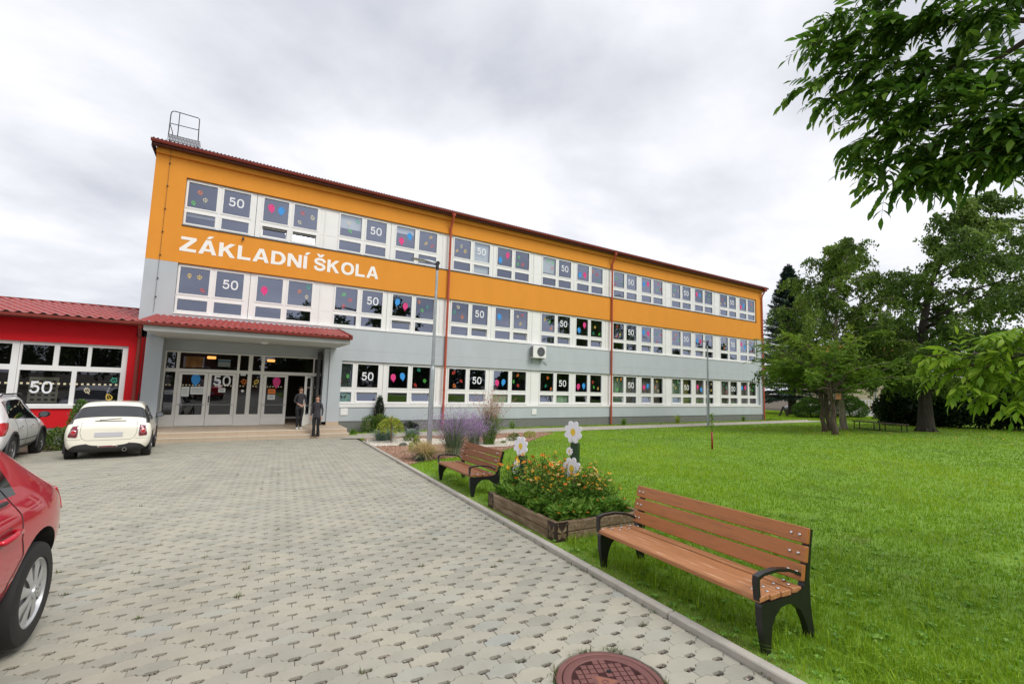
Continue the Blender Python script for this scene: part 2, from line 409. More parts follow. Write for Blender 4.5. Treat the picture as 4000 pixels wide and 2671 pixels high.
OCF = np.array([(0, 2, 4), (2, 1, 4), (1, 3, 4), (3, 0, 4), (2, 0, 5), (1, 2, 5), (3, 1, 5), (0, 3, 5)])
def pebbles(name, Pp, S, m, kind='stuff', flat=(.6, 1)):
    n = len(Pp); sc = S[:, None, None]*np.stack([rs.uniform(.7, 1.3, n), rs.uniform(.7, 1.3, n), rs.uniform(flat[0], flat[1], n)], 1)[:, None, :]
    a = rs.uniform(0, 6.28, n); V = OCT[None]*sc; V = V+rs.normal(0, .16, V.shape)*S[:, None, None]
    X = V[..., 0]*np.cos(a)[:, None]-V[..., 1]*np.sin(a)[:, None]; Y = V[..., 0]*np.sin(a)[:, None]+V[..., 1]*np.cos(a)[:, None]
    V = np.stack([X, Y, V[..., 2]], 2)+Pp[:, None, :]
    F = (OCF[None]+(np.arange(n)*6)[:, None, None]).reshape(-1, 3)
    return tag(link(name, npmesh(name, V.reshape(-1, 3), F, m, np.repeat(rs.uniform(0, 1, n), 8))), kind=kind)
MANX, MANY, MANR = 1.98, 2.05, .322
PAV = pavers()
# kerb of one-metre concrete edging stones
kb = MB(); kb.M = Matrix.Rotation(A4, 4, 'Z')
v = -1.41
while v < 16.9:
    v1 = min(v+.992, 16.95); b = MB(); b.bbox(KU, KU+.08, v+.004, v1, -.12, .052, .008)
    pts = []
    for p in b.v:
        wx, wy = uv(p[0], p[1]); pts.append((wx, wy, p[2]+gz(wx, wy)))
    k0 = len(kb.v); kb.v += pts; kb.f += [tuple(i+k0 for i in f) for f in b.f]; kb.m += b.m
    v += .999
tag(kb.build('kerb', m_kerb), kind='structure')
# lawn sheet, planting bed, path, road
kx = lambda y: (KU+.08)/U2[0]+(y)*V2[0]/V2[1]
ly = np.linspace(-4, 17.9, 56); lt = np.linspace(0, 1, 60)**1.3
LX = np.array([[kx(y_)+t_*(60-kx(y_)) for t_ in lt] for y_ in ly]); LY = np.repeat(ly[:, None], 60, 1)
LV = np.stack([LX, LY, gzn(LX, LY)+.012], 2).reshape(-1, 3); LF = np.array([(j*60+i, j*60+i+1, (j+1)*60+i+1, (j+1)*60+i) for j in range(55) for i in range(59)])
tag(link('lawn', npmesh('lawn', LV, LF, m_lawn, smooth=True)), kind='structure')
polysheet('lawn_far', [(41.3, 17.9), (60, 17.9), (60, 22.5), (41.3, 22.5)], .012, m_lawn)
polysheet('lawn_strip', [(3.9, 19.5), (41.3, 19.5), (41.3, 21.0), (3.9, 21.0)], .012, m_lawn)
sheet('lawn_field', 37.6, 60, 22.5, 60, .012, m_lawn)
m_mulch = mat('bark_mulch', (.32, .18, .12), .95, var=.4, vs=30, bump=.8, bs=60, col2=(.36, .22, .15))
BED = [uv(KU+.085, 10.75), (3.95, 10.9), (4.5, 11.17), (5.6, 11.45), (7.0, 12.07), (8.4, 13.1), (9.6, 14.35), (11.2, 15.8), (12.9, 17.2), (12.4, 17.9), (4.2, 17.9), uv(KU+.085, 16.9)]
polysheet('mulch_bed', BED, .02, m_mulch)
m_white = mat('white_gravel', (.36, .32, .25), .9, var=.3, vs=60, bump=.8, bs=90)
GR1 = [uv(KU+.1, 15.2), (4.9, 14.75), (5.8, 14.6), (6.8, 14.9), (7.0, 15.6), (6.6, 16.6), (5.4, 17.2), (4.2, 17.4), uv(KU+.1, 16.6)]
GR2 = [(7.0, 13.2), (7.8, 13.0), (8.8, 13.7), (9.7, 14.8), (10.2, 15.8), (9.2, 15.7), (8.0, 14.9), (7.1, 14.1)]
polysheet('gravel_patch', GR1, .026, m_white); polysheet('gravel_patch', GR2, .026, m_white)
polysheet('path', [(4.05, 17.9), (41.3, 17.9), (41.3, 19.5), (3.9, 19.5), (3.9, 19.14), (3.4, 18.2)], .03, m_path)
pk = MB()
for i in range(37): 
    for yy in (19.5,):
        pk.bbox(4.3+i, 5.29+i, yy, yy+.06, gz(0, yy)-.05, gz(0, yy)+.075, .006)
tag(pk.build('path_kerb', m_kerb), kind='structure')
sheet('road', 58.5, 300, 14, 26, .02, m_road)
def inpoly(x, y, poly):
    c = np.zeros(len(x), bool); n = len(poly)
    for i in range(n):
        x0, y0 = poly[i]; x1, y1 = poly[(i+1) % n]
        t = ((y0 > y) != (y1 > y)) & (x < (x1-x0)*(y-y0)/(y1-y0+1e-12)+x0); c ^= t
    return c
def randin(poly, n, z0):
    P = np.array(poly); lo, hi = P.min(0), P.max(0); out = []
    while sum(len(o) for o in out) < n:
        q = rs.uniform(lo, hi, (n*3, 2)); q = q[inpoly(q[:, 0], q[:, 1], poly)]; out.append(q)
    q = np.concatenate(out)[:n]; return np.c_[q, gzn(q[:, 0], q[:, 1])+z0]
chips = randin(BED, 26000, .03)
pebbles('bark_chips', chips, rs.uniform(.008, .024, len(chips)), mat('bark_chip', (.3, .2, .1), .95, ramp=[(0, (.13, .06, .04)), (.5, (.38, .21, .14)), (1, (.62, .45, .34))]), flat=(.2, .4))
for g_, n_ in ((GR1, 9000), (GR2, 7000)):
    q = randin(g_, n_, .036); pebbles('white_pebbles', q, rs.uniform(.010, .024, len(q)), mat('white_pebble', (.6, .55, .5), .85, ramp=[(0, (.34, .29, .22)), (.4, (.58, .54, .45)), (1, (.80, .77, .70))]))

# ------------------------------------------------------------------ grass
def blades(name, P, H, Wd, m, lean=.45, rn=None, kind='stuff'):
    n = len(P); a = rs.uniform(0, 6.283, n); d = np.stack([np.cos(a), np.sin(a)], 1); s = np.stack([-d[:, 1], d[:, 0]], 1)
    ln = np.abs(rs.normal(0, lean, n))
    V = np.zeros((n, 5, 3)); 
    t1, t2 = .5, 1.0
    w0 = Wd[:, None]*.5*s
    V[:, 0, :2] = P[:, :2]-w0; V[:, 1, :2] = P[:, :2]+w0
    mid = P[:, :2]+d*(H*ln*.28)[:, None]
    V[:, 2, :2] = mid+w0*.8; V[:, 4, :2] = mid-w0*.8
    V[:, 3, :2] = P[:, :2]+d*(H*ln)[:, None]
    V[:, 0, 2] = V[:, 1, 2] = P[:, 2]; V[:, 2, 2] = V[:, 4, 2] = P[:, 2]+H*.58; V[:, 3, 2] = P[:, 2]+H*np.sqrt(np.clip(1-.55*ln**2, .25, 1))
    F = np.array([(0, 1, 2, 4)]); T = np.array([(4, 2, 3)])
    F = (F[None]+(np.arange(n)*5)[:, None, None]).reshape(-1, 4)
    T3 = (T[None]+(np.arange(n)*5)[:, None, None]).reshape(-1, 3)
    T4 = np.c_[T3, T3[:, 2]]
    V2_ = V.reshape(-1, 3)
    # tip as its own triangle: keep all faces quads by adding a doubled tip vertex
    tip = V[:, 3].copy(); tip[:, :2] += s*.0004
    nv = len(V2_); V3 = np.concatenate([V2_, tip]); T4[:, 3] = nv+np.arange(n); T4 = T4[:, [0, 1, 3, 2]]
    if rn is None: rn = rs.uniform(0, 1, n)
    me = npmesh(name, V3, np.concatenate([F, T4]), m, np.concatenate([rn, rn]))
    return tag(link(name, me), kind=kind)
m_grass = mat('grass_blade', (.08, .2, .02), .5, ramp=[(0, (.12, .235, .012)), (.45, (.245, .41, .018)), (.8, (.37, .52, .03)), (.93, (.42, .50, .08)), (1, (.52, .42, .20))], trans=.35, spec=.25)
def rhofield(n, dmin, dmax, a0, a1):
    # points with density falling as 1/d^2 (even on the picture)
    d = np.exp(rs.uniform(math.log(dmin), math.log(dmax), n)); a = rs.uniform(R(a0), R(a1), n)
    return np.stack([d*np.sin(a), d*np.cos(a)], 1), d
PLANT = (2.905, 4.255, 4.43, 6.30)     # planter rectangle in the paving frame
def on_lawn(q):
    x, y = q[:, 0], q[:, 1]; u = x*U2[0]+y*U2[1]; v = x*V2[0]+y*V2[1]
    ok = (u > KU+.085) & (y < 17.9) & (x < 60) & ~inpoly(x, y, BED)
    ok &= ~((u > PLANT[0]-.01) & (u < PLANT[1]+.01) & (v > PLANT[2]-.01) & (v < PLANT[3]+.01))
    return ok, u, v
q, d = rhofield(520000, 1.6, 55, 5, 98)
ok, u, v = on_lawn(q); q, d, u = q[ok], d[ok], u[ok]
far = np.clip(d/4.0, 1, 12)
patch = .5+.5*np.sin(q[:, 0]*1.7+2*np.sin(q[:, 1]*.9))*np.sin(q[:, 1]*1.3+1.5*np.sin(q[:, 0]*.7))
H = np.clip(rs.normal(.038, .014, len(q)), .012, .10)*(.8+.5*patch)*np.where(d > 12, .9, 1)
big = np.sin(q[:, 0]*.55+1.3*np.sin(q[:, 1]*.4+1))*np.sin(q[:, 1]*.5+.8*np.sin(q[:, 0]*.3)); rn = np.clip(rs.beta(2.2, 2.6, len(q))*.62+patch*.22+.16*big+.06+rs.normal(0, .04, len(q)), 0, .93); H = H*(1+.18*big)
dry = (u < KU+.32) & (rs.uniform(0, 1, len(q)) < np.clip(1.1-(u-KU-.08)*4.5, 0, .75)*(d < 9)); rn = np.where(dry, rs.uniform(.9, 1, len(q)), rn)
bare = (np.sin(q[:, 0]*2.3+1)*np.sin(q[:, 1]*2.9+q[:, 0]) > .72) & (d < 8) & (q[:, 0] > 3.6); keep = ~(bare & (rs.uniform(0, 1, len(q)) < .6)); rn = np.where(bare, np.clip(rn+.25, 0, 1), rn)
under = (u < 3.02) & (d < 10); H = np.where(under, H*.5, H); keep &= ~(under & (rs.uniform(0, 1, len(q)) < .35))
q, d, H, rn, far = q[keep], d[keep], H[keep], rn[keep], far[keep]
P3 = np.c_[q, gzn(q[:, 0], q[:, 1])+.012]
blades('grass', P3, H, .0042*far*rs.uniform(.7, 1.4, len(q)), m_grass, rn=rn)
# broad-leaved weeds between the blades
nw = 1300; qd, dd_ = rhofield(nw*2, 1.8, 12, 25, 98); okw, uw, vw = on_lawn(qd); qd = qd[okw][:nw]; LPw = []; 
for (x_, y_) in qd:
    k = rs.randint(4, 8); a = rs.uniform(0, 6.28)+np.arange(k)*6.28/k; l_ = rs.uniform(.015, .04); c_, s_ = np.cos(a), np.sin(a); z_ = gz(x_, y_)+.012+rs.uniform(.01, .035); w_ = l_*rs.uniform(.25, .5)
    for i in range(k): LPw.append([(x_, y_, z_-.015), (x_+c_[i]*l_*.55-s_[i]*w_, y_+s_[i]*l_*.55+c_[i]*w_, z_+.008), (x_+c_[i]*l_, y_+s_[i]*l_, z_), (x_+c_[i]*l_*.55+s_[i]*w_, y_+s_[i]*l_*.55-c_[i]*w_, z_+.008)])
LPw = np.array(LPw).reshape(-1, 3); nq = len(LPw)//4
tag(link('lawn_weeds', npmesh('lawn_weeds', LPw, np.arange(nq*4).reshape(-1, 4), mat('weed_leaf', (.1, .3, .03), .5, ramp=[(0, (.09, .24, .02)), (.6, (.20, .42, .03)), (1, (.34, .52, .09))], trans=.3), rs.uniform(0, 1, nq))), kind='stuff')
# longer tufts close to the lens, by bench legs, planter and kerb
tp = []
for k in range(900):
    if k < 260: u_, v_ = rs.uniform(3.0, 3.7), rs.uniform(1.2, 10)
    else: u_, v_ = rs.uniform(2.9, 5.5), rs.uniform(.2, 5.5)
    tp.append((u_, v_))
tq = []
for (u_, v_) in tp:
    k = rs.randint(5, 16); uu = u_+rs.normal(0, .03, k); vv = v_+rs.normal(0, .03, k)
    tq.append(np.stack([uu*U2[0]+vv*V2[0], uu*U2[1]+vv*V2[1]], 1))
tq = np.concatenate(tq); ok, u, v = on_lawn(tq); tq = tq[ok]
blades('long_grass', np.c_[tq, gzn(tq[:, 0], tq[:, 1])+.012], np.clip(rs.normal(.085, .03, len(tq)), .03, .18), rs.uniform(.004, .008, len(tq)), m_grass, lean=.75, rn=rs.beta(2, 2.5, len(tq))*.9)
# narrow strip of grass between path and wall
n_ = 26000; q = np.stack([rs.uniform(4.3, 41, n_), rs.uniform(19.56, 21.0, n_)], 1); q = q[rs.uniform(0, 1, n_) < np.clip((q[:, 1]-19.4)*.25+.35, 0, 1)]
blades('wall_grass', np.c_[q, gzn(q[:, 0], q[:, 1])+.012], np.clip(rs.normal(.07, .03, len(q)), .02, .2), np.full(len(q), .02), m_grass)
n_ = 50000; q = np.stack([rs.uniform(41.3, 60, n_), rs.uniform(17.9, 40, n_)], 1)
blades('far_grass', np.c_[q, gzn(q[:, 0], q[:, 1])+.012], np.clip(rs.normal(.07, .02, n_), .03, .12), np.full(n_, .05), m_grass, rn=rs.beta(3, 2, n_)*.9)
# weeds in the paving joints
wq = []
for (u_, v_, j) in PAV[(PAV[:, 1] < 12)]:
    if rs.uniform() < .035 and u_ < KU-.2:
        k = rs.randint(5, 14); hu, hv = u_+P_/2, v_+.035
        uu = hu+rs.normal(0, .018, k); vv = hv+rs.normal(0, .008, k); wq.append(np.stack([uu*U2[0]+vv*V2[0], uu*U2[1]+vv*V2[1]], 1))
for k in range(60):
    vv = rs.uniform(1, 12)+rs.normal(0, .03, 8); uu = np.full(8, KU-.012)+rs.normal(0, .006, 8); wq.append(np.stack([uu*U2[0]+vv*V2[0], uu*U2[1]+vv*V2[1]], 1))
a_ = rs.uniform(0, 6.28, 40)
for t in a_: wq.append(np.array([[MANX+(MANR+.012)*math.cos(t)+rs.normal(0, .01), MANY+(MANR+.012)*math.sin(t)+rs.normal(0, .01)] for _ in range(6)]))
wq = np.concatenate(wq)
blades('joint_weeds', np.c_[wq, gzn(wq[:, 0], wq[:, 1])-.015], rs.uniform(.02, .06, len(wq)), rs.uniform(.003, .006, len(wq)), mat('weed_blade', (.1, .2, .03), .6, ramp=[(0, (.03, .09, .012)), (.6, (.09, .15, .03)), (1, (.26, .16, .08))]), lean=.9)
# yellow leaves and small weeds on the lawn below the trees
n_ = 500; q = np.c_[rs.uniform(22, 40, n_), rs.uniform(4, 14.5, n_)]
pebbles('fallen_leaves', np.c_[q, gzn(q[:, 0], q[:, 1])+.08], rs.uniform(.02, .045, n_), mat('fallen_leaf', (.5, .4, .08), .8, ramp=[(0, (.55, .42, .05)), (1, (.62, .30, .06))]), flat=(.1, .2))
# ------------------------------------------------------------------ school
D = 21.0
FB = [.495, 3.958, 7.397]; FT = [2.47, 5.917, 9.316]
SXL, SXR = -3.42, 37.5
PB = 5.679
school = empty('school_building', (0, D, gz(0, D)), label='three-storey school with orange and grey walls and white window bands', cat='school')
SO = Vector((0, D, gz(0, D)))
def spart(b, name, mats, parent=None, smooth=False):
    # geometry given in world coordinates; stored relative to the thing's base
    me = b.mesh(name, mats, smooth); me.transform(Matrix.Translation(-SO)); return link(name, me, parent or school)
GY = gz(0, D)-.2
b = MB()
b.box(SXL, SXR, D, D+.3, FT[2], 10.28); b.box(SXL, SXR, D, D+.3, FT[1], FB[2])
b.box(SXL, -2.43, D, D+.3, FB[2], FT[2]); b.box(36.58, SXR, D, D+.3, FB[2], FT[2])
b.box(SXL, SXR, D-.10, D-.002, 10.02, 10.24)
spart(b, 'orange_wall', MT['orange'])
b = MB()
b.box(SXL, SXR, D, D+.3, FT[0]+.5, FB[1]); b.box(SXL, -2.43, D, D+.3, FB[1], FT[1]-.003); b.box(36.58, SXR, D, D+.3, FB[1], FT[1]-.003)
b.box(3.27, SXR, D, D+.3, FT[0], FT[0]+.497); b.box(3.27, 3.78, D, D+.3, FB[0], FT[0]-.002); b.box(36.9, SXR, D, D+.3, FB[0], FT[0]-.002)
b.box(3.27, SXR, D, D+.3, -.225, FB[0]-.002); b.box(SXL, 3.268, D+.7, D+1.0, 2.56, 3.2)
b.box(SXL, -2.62, D, D+.7, 2.99, FT[0]+.497); b.box(-2.618, 3.268, D, D+.3, 3.0, FT[0]+.497)
spart(b, 'grey_wall', MT['grey'])
b = MB(); b.box(3.8, SXR-.02, D+.03, D+.3, GY, -.227)
spart(b, 'plinth', MT['plinth'])
b = MB(); b.box(SXR-.3, SXR, D+.302, D+12, FT[1], 10.2, 0); b.box(SXR-.3, SXR, D+.302, D+12, GY, FT[1]-.003, 1)
spart(b, 'gable_wall', [MT['orange'], MT['grey']])
b = MB(); b.box(SXL, SXL+.3, D+.302, D+12, GY, 10.2, 0); spart(b, 'gable_wall', MT['grey'])
# roof: trapezoid sheet, low slope
b = MB(); n = 330; xs = np.linspace(SXL-.12, SXR+.22, n*4+1); vs = []; 
prof = [0, .05, .05, 0]
for y_, z_ in ((D-.36, 10.42), (D+6, 11.2), (D+12.3, 10.44)):
    for i, x_ in enumerate(xs): vs.append((x_, y_, z_+prof[i % 4]))
k = len(xs); fs = [(j*k+i, j*k+i+1, (j+1)*k+i+1, (j+1)*k+i) for j in range(2) for i in range(k-1)]
b.add(vs, fs); spart(b, 'roof', MT['roofd'])
b = MB(); b.box(SXL-.1, SXR+.2, D-.30, D-.12, 10.22, 10.26); b.box(SXL-.12, SXR+.22, D-.33, D-.301, 10.22, 10.40); b.box(SXR+.2, SXR+.23, D-.30, D+12, 10.14, 10.42); b.box(SXL-.13, SXL-.1, D-.30, D+12, 10.14, 10.42)
spart(b, 'eaves_board', MT['roofd'])
b = MB(); pr_ = [(D-.46, 10.385), (D-.456, 10.315), (D-.43, 10.283), (D-.39, 10.278), (D-.36, 10.30), (D-.345, 10.35)]
vs = [(x_, y_, z_) for x_ in (SXL-.14, SXR+.24) for y_, z_ in pr_]; b.add(vs, [(i, i+1, 6+i+1, 6+i) for i in range(5)]+[(0, 1, 2, 3, 4, 5), (11, 10, 9, 8, 7, 6)])
b.tube([(SXL-.14, D-.46, 10.385), (SXR+.24, D-.46, 10.385)], .010, 6)
spart(b, 'gutter', MT['gutter'], smooth='auto')
for x_ in (8.71, 20.07, 37.28):
    b = MB(); b.tube([(x_, D-.40, 10.28), (x_, D-.40, 10.14), (x_, D-.34, 10.03), (x_, D-.16, 9.76), (x_, D-.09, 9.55), (x_, D-.09, gz(0, D)-.02)], .058, 12)
    b.lathe([(.058, 10.12), (.10, 10.2), (.10, 10.27)], (x_, D-.40, 0), n=12)
    for z_ in (8.2, 5.95, 3.4, 1.2): b.lathe([(.064, z_), (.068, z_+.02), (.068, z_+.06), (.064, z_+.08)], (x_, D-.09, 0), n=12)
    sp_ = spart(b, 'downspout', MT['spout'], smooth='auto')
# window frames -----------------------------------------------------
FY0, FY1, GYP = D+.10, D+.17, D+.135
def frame(x0, x1, gl, H):
    b = MB(); fr0, fr1 = FY0, FY1; gx = [x0]+[c for g_ in gl for c in g_]+[x1]
    for i in range(0, len(gx), 2): b.box(gx[i], gx[i+1], fr0, fr1, .03, H-.02)
    for (a, c) in gl:
        for (z0, z1) in ((.03, .13), (.585, .785), (H-.115, H-.02)): b.box(a, c, fr0, fr1, z0, z1)
    for (a, c) in gl:                                 # sash rims stand proud
        for (z0, z1) in ((.13, .585), (.785, H-.115)):
            t = .05; f0, f1 = fr0-.016, fr0-.001
            b.box(a-t, c+t, f0, f1, z0-.045, z0+.012); b.box(a-t, c+t, f0, f1, z1-.012, z1+.045)
            b.box(a-t, a+.012, f0, f1, z0+.012, z1-.012); b.box(c-.012, c+t, f0, f1, z0+.012, z1-.012)
    return b
GLA = [(-2.35, -1.38), (-1.18, -.22)]; GLB = [(.25, 1.21), (1.41, 2.37)]
def panes(gl, H, openp):
    b = MB()
    for i, (a, c) in enumerate(gl):
        b.add([(a, GYP, .785), (c, GYP, .785), (c, GYP, H-.115), (a, GYP, H-.115)], [(0, 1, 2, 3)])
        if i not in openp: b.add([(a, GYP, .13), (c, GYP, .13), (c, GYP, .585), (a, GYP, .585)], [(0, 1, 2, 3)])
    return b
def outline(c, r=1.0):                          # leaf outlines in unit size
    return [(x*r, y*r) for x, y in c]
def leafshape(kind):
    pts = []
    if kind == 0:      # lobed
        for i in range(20):
            a = 2*math.pi*i/20; r = 1.0 if i % 4 == 0 else (.62 if i % 2 else .72); pts.append((r*math.sin(a), r*math.cos(a)))
    elif kind == 1:    # pointed leaf
        for i in range(20):
            a = 2*math.pi*i/20; s_ = math.sin(a); c_ = math.cos(a); pts.append((.72*s_*(1-.35*c_), c_))
    else:              # jagged
        for i in range(18):
            a = 2*math.pi*i/18; r = .95 if i % 2 == 0 else .68; pts.append((r*.75*math.sin(a), r*math.cos(a)))
    return pts
def addleaf(b, cx, cz, s, rot, kind, y, m=0):
    o = leafshape(kind); n = len(o); ca, sa = math.cos(rot), math.sin(rot)
    tr = lambda p, k: (cx+s*k*(p[0]*ca-p[1]*sa), y, cz+s*k*(p[0]*sa+p[1]*ca))
    vs = [tr(p, 1) for p in o]+[tr(p, .70) for p in o]
    b.add(vs, [(i, (i+1) % n, n+(i+1) % n, n+i) for i in range(n)], m)
    w = .07; q = [(-w, -1.25), (w, -1.25), (w*.7, .55), (-w*.7, .55)]
    b.add([(tr(p, 1)[0], y-.0015, tr(p, 1)[2]) for p in q], [(0, 1, 2, 3)], m)
def addballoon(b, cx, cz, s, rot, y):
    ca, sa = math.cos(rot), math.sin(rot); tr = lambda p: (cx+s*(p[0]*ca-p[1]*sa), y, cz+s*(p[0]*sa+p[1]*ca))
    o = [(.74*math.sin(t)*(1+.10*math.cos(t)), math.cos(t)*(1.0 if math.cos(t) > 0 else 1.12)) for t in np.linspace(0, 2*math.pi, 28, endpoint=False)]
    b.add([tr(p) for p in o], [tuple(range(28))], 0)
    b.add([tr(p) for p in ((-.07, -1.1), (.07, -1.1), (.22, -1.38), (-.22, -1.38))], [(0, 1, 2, 3)], 0)
    arc = [(.5*math.sin(t), .1+.72*math.cos(t)) for t in np.linspace(.25, 1.5, 8)]; ar2 = [(x_*.86, .1+(z_-.1)*.86) for x_, z_ in arc]
    v = [tr(p) for p in arc+ar2]; b.add([(p[0], p[1]-.0015, p[2]) for p in v], [(i, i+1, 8+i+1, 8+i) for i in range(7)], 1)
def ring(n, rx, ry, cx, cy, p=2.4):
    out = []
    for i in range(n):
        a = 2*math.pi*i/n; c, s_ = math.cos(a), math.sin(a)
        out.append((cx+rx*math.copysign(abs(c)**(2/p), c), cy+ry*math.copysign(abs(s_)**(2/p), s_)))
    return out
def strip(pts, w, sm=6):
    P = [np.array(p, float) for p in pts]; Q = []
    P = [2*P[0]-P[1]]+P+[2*P[-1]-P[-2]]
    for i in range(1, len(P)-2):
        for t in np.linspace(0, 1, sm, endpoint=False):
            a, b, c, d = P[i-1:i+3]; Q.append(.5*((2*b)+(c-a)*t+(2*a-5*b+4*c-d)*t*t+(3*b-a-3*c+d)*t**3))
    Q.append(P[-2]); L, Rr_ = [], []
    for i in range(len(Q)):
        d = Q[min(i+1, len(Q)-1)]-Q[max(i-1, 0)]; d /= np.linalg.norm(d); n_ = np.array([-d[1], d[0]])*w/2
        L.append(tuple(Q[i]+n_)); Rr_.append(tuple(Q[i]-n_))
    return [[L[i], L[i+1], Rr_[i+1], Rr_[i]] for i in range(len(Q)-1)]
def rstrip(o, i_):
    n = len(o); return [[o[k], o[(k+1) % n], i_[(k+1) % n], i_[k]] for k in range(n)]
def glyphs():
    G = {}
    A_ = [[(0, 0), (.25, 0), (.5, .74), (.5, 1), (.36, 1)], [(1, 0), (.64, 1), (.5, 1), (.5, .74), (.75, 0)], [(.318, .2), (.682, .2), (.621, .38), (.379, .38)]]
    G['Z'] = (.88, [[(0, 0), (.88, 0), (.88, .2), (.34, .2), (.86, .82), (.86, 1), (.04, 1), (.04, .8), (.54, .8), (0, .18)]])
    G['A'] = (1, A_); G['K'] = (.95, [[(0, 0), (.24, 0), (.24, .36), (.34, .46), (.65, 0), (.95, 0), (.51, .61), (.92, 1), (.60, 1), (.24, .64), (.24, 1), (0, 1)]])
    G['L'] = (.78, [[(0, 0), (.78, 0), (.78, .2), (.24, .2), (.24, 1), (0, 1)]])
    ar = np.linspace(-math.pi/2, math.pi/2, 14)
    o = [(0, 0)]+[(.44+.48*math.cos(t), .5+.5*math.sin(t)) for t in ar]+[(0, 1)]; i_ = [(.24, .2)]+[(.42+.25*math.cos(t), .5+.3*math.sin(t)) for t in ar]+[(.24, .8)]
    G['D'] = (.92, rstrip(o, i_)); G['N'] = (.92, [[(0, 0), (.22, 0), (.22, .62), (.67, 0), (.92, 0), (.92, 1), (.70, 1), (.70, .38), (.25, 1), (0, 1)]])
    G['I'] = (.24, [[(0, 0), (.24, 0), (.24, 1), (0, 1)]])
    G['O'] = (1.02, rstrip(ring(36, .51, .515, .51, .5, 2.2), ring(36, .27, .315, .51, .5, 2.2)))
    G['S'] = (.88, strip([(.78, .67), (.70, .84), (.44, .91), (.19, .85), (.12, .72), (.21, .60), (.44, .53), (.68, .45), (.77, .30), (.67, .15), (.44, .09), (.19, .15), (.10, .34)], .21))
    ac_ = lambda x: [[(x, 1.08), (x+.2, 1.08), (x+.42, 1.3), (x+.15, 1.3)]]
    G['Á'] = (1, A_+ac_(.38)); G['Í'] = (.24, G['I'][1]+ac_(.04))
    G['Š'] = (.88, G['S'][1]+[[(.14, 1.32), (.37, 1.32), (.45, 1.20), (.45, 1.07), (.34, 1.07)], [(.76, 1.32), (.56, 1.07), (.45, 1.07), (.45, 1.20), (.53, 1.32)]])
    G['5'] = (.72, [[(.10, 1), (.10, .83), (.62, .83), (.62, 1)], [(.10, .83), (.08, .47), (.23, .47), (.245, .83)]]+strip([(.16, .49), (.26, .575), (.40, .60), (.58, .52), (.625, .33), (.55, .14), (.36, .075), (.17, .13), (.08, .27)], .155))
    G['0'] = (.76, rstrip(ring(36, .37, .51, .38, .495, 2.5), ring(36, .215, .365, .38, .495, 2.5)))
    return G
GL = glyphs()
def addtext(b, s, x0, x1, z0, z1, y, ext=0.0, m=0, gap=.12, sp=.42):
    wd = sum(GL[c][0] if c != ' ' else sp for c in s)+gap*(len(s)-1); kx_ = (x1-x0)/wd; kz = z1-z0; x = x0
    for c in s:
        if c == ' ': x += (sp+gap)*kx_; continue
        for n_, poly in enumerate(GL[c][1]):
            yy = y-.0006*(n_ % 3); f = lambda a, q, d: (x+a*kx_, yy+d, z0+q*kz)
            if ext: b.prism(poly, f, -ext, 0, m)
            else: b.add([f(a, q, 0) for a, q in poly], [tuple(range(len(poly)))], m)
        x += (GL[c][0]+gap)*kx_
ft_cache = {}
OPEN = {(0, 1, 'A'): [1], (0, 1, 'B'): [1], (0, 2, 'A'): [1], (0, 3, 'A'): [0], (0, 3, 'B'): [0], (0, 4, 'A'): [0], (0, 4, 'B'): [0], (0, 5, 'A'): [0],
        (1, 1, 'B'): [0], (1, 2, 'A'): [1], (1, 2, 'B'): [1], (1, 3, 'A'): [1], (1, 3, 'B'): [1], (1, 4, 'B'): [0], (1, 5, 'A'): [1], (1, 5, 'B'): [0], (2, 0, 'B'): [0, 1]}
lcols = list(LEAFC)
SY = GYP-.004
wr = random.Random(11)
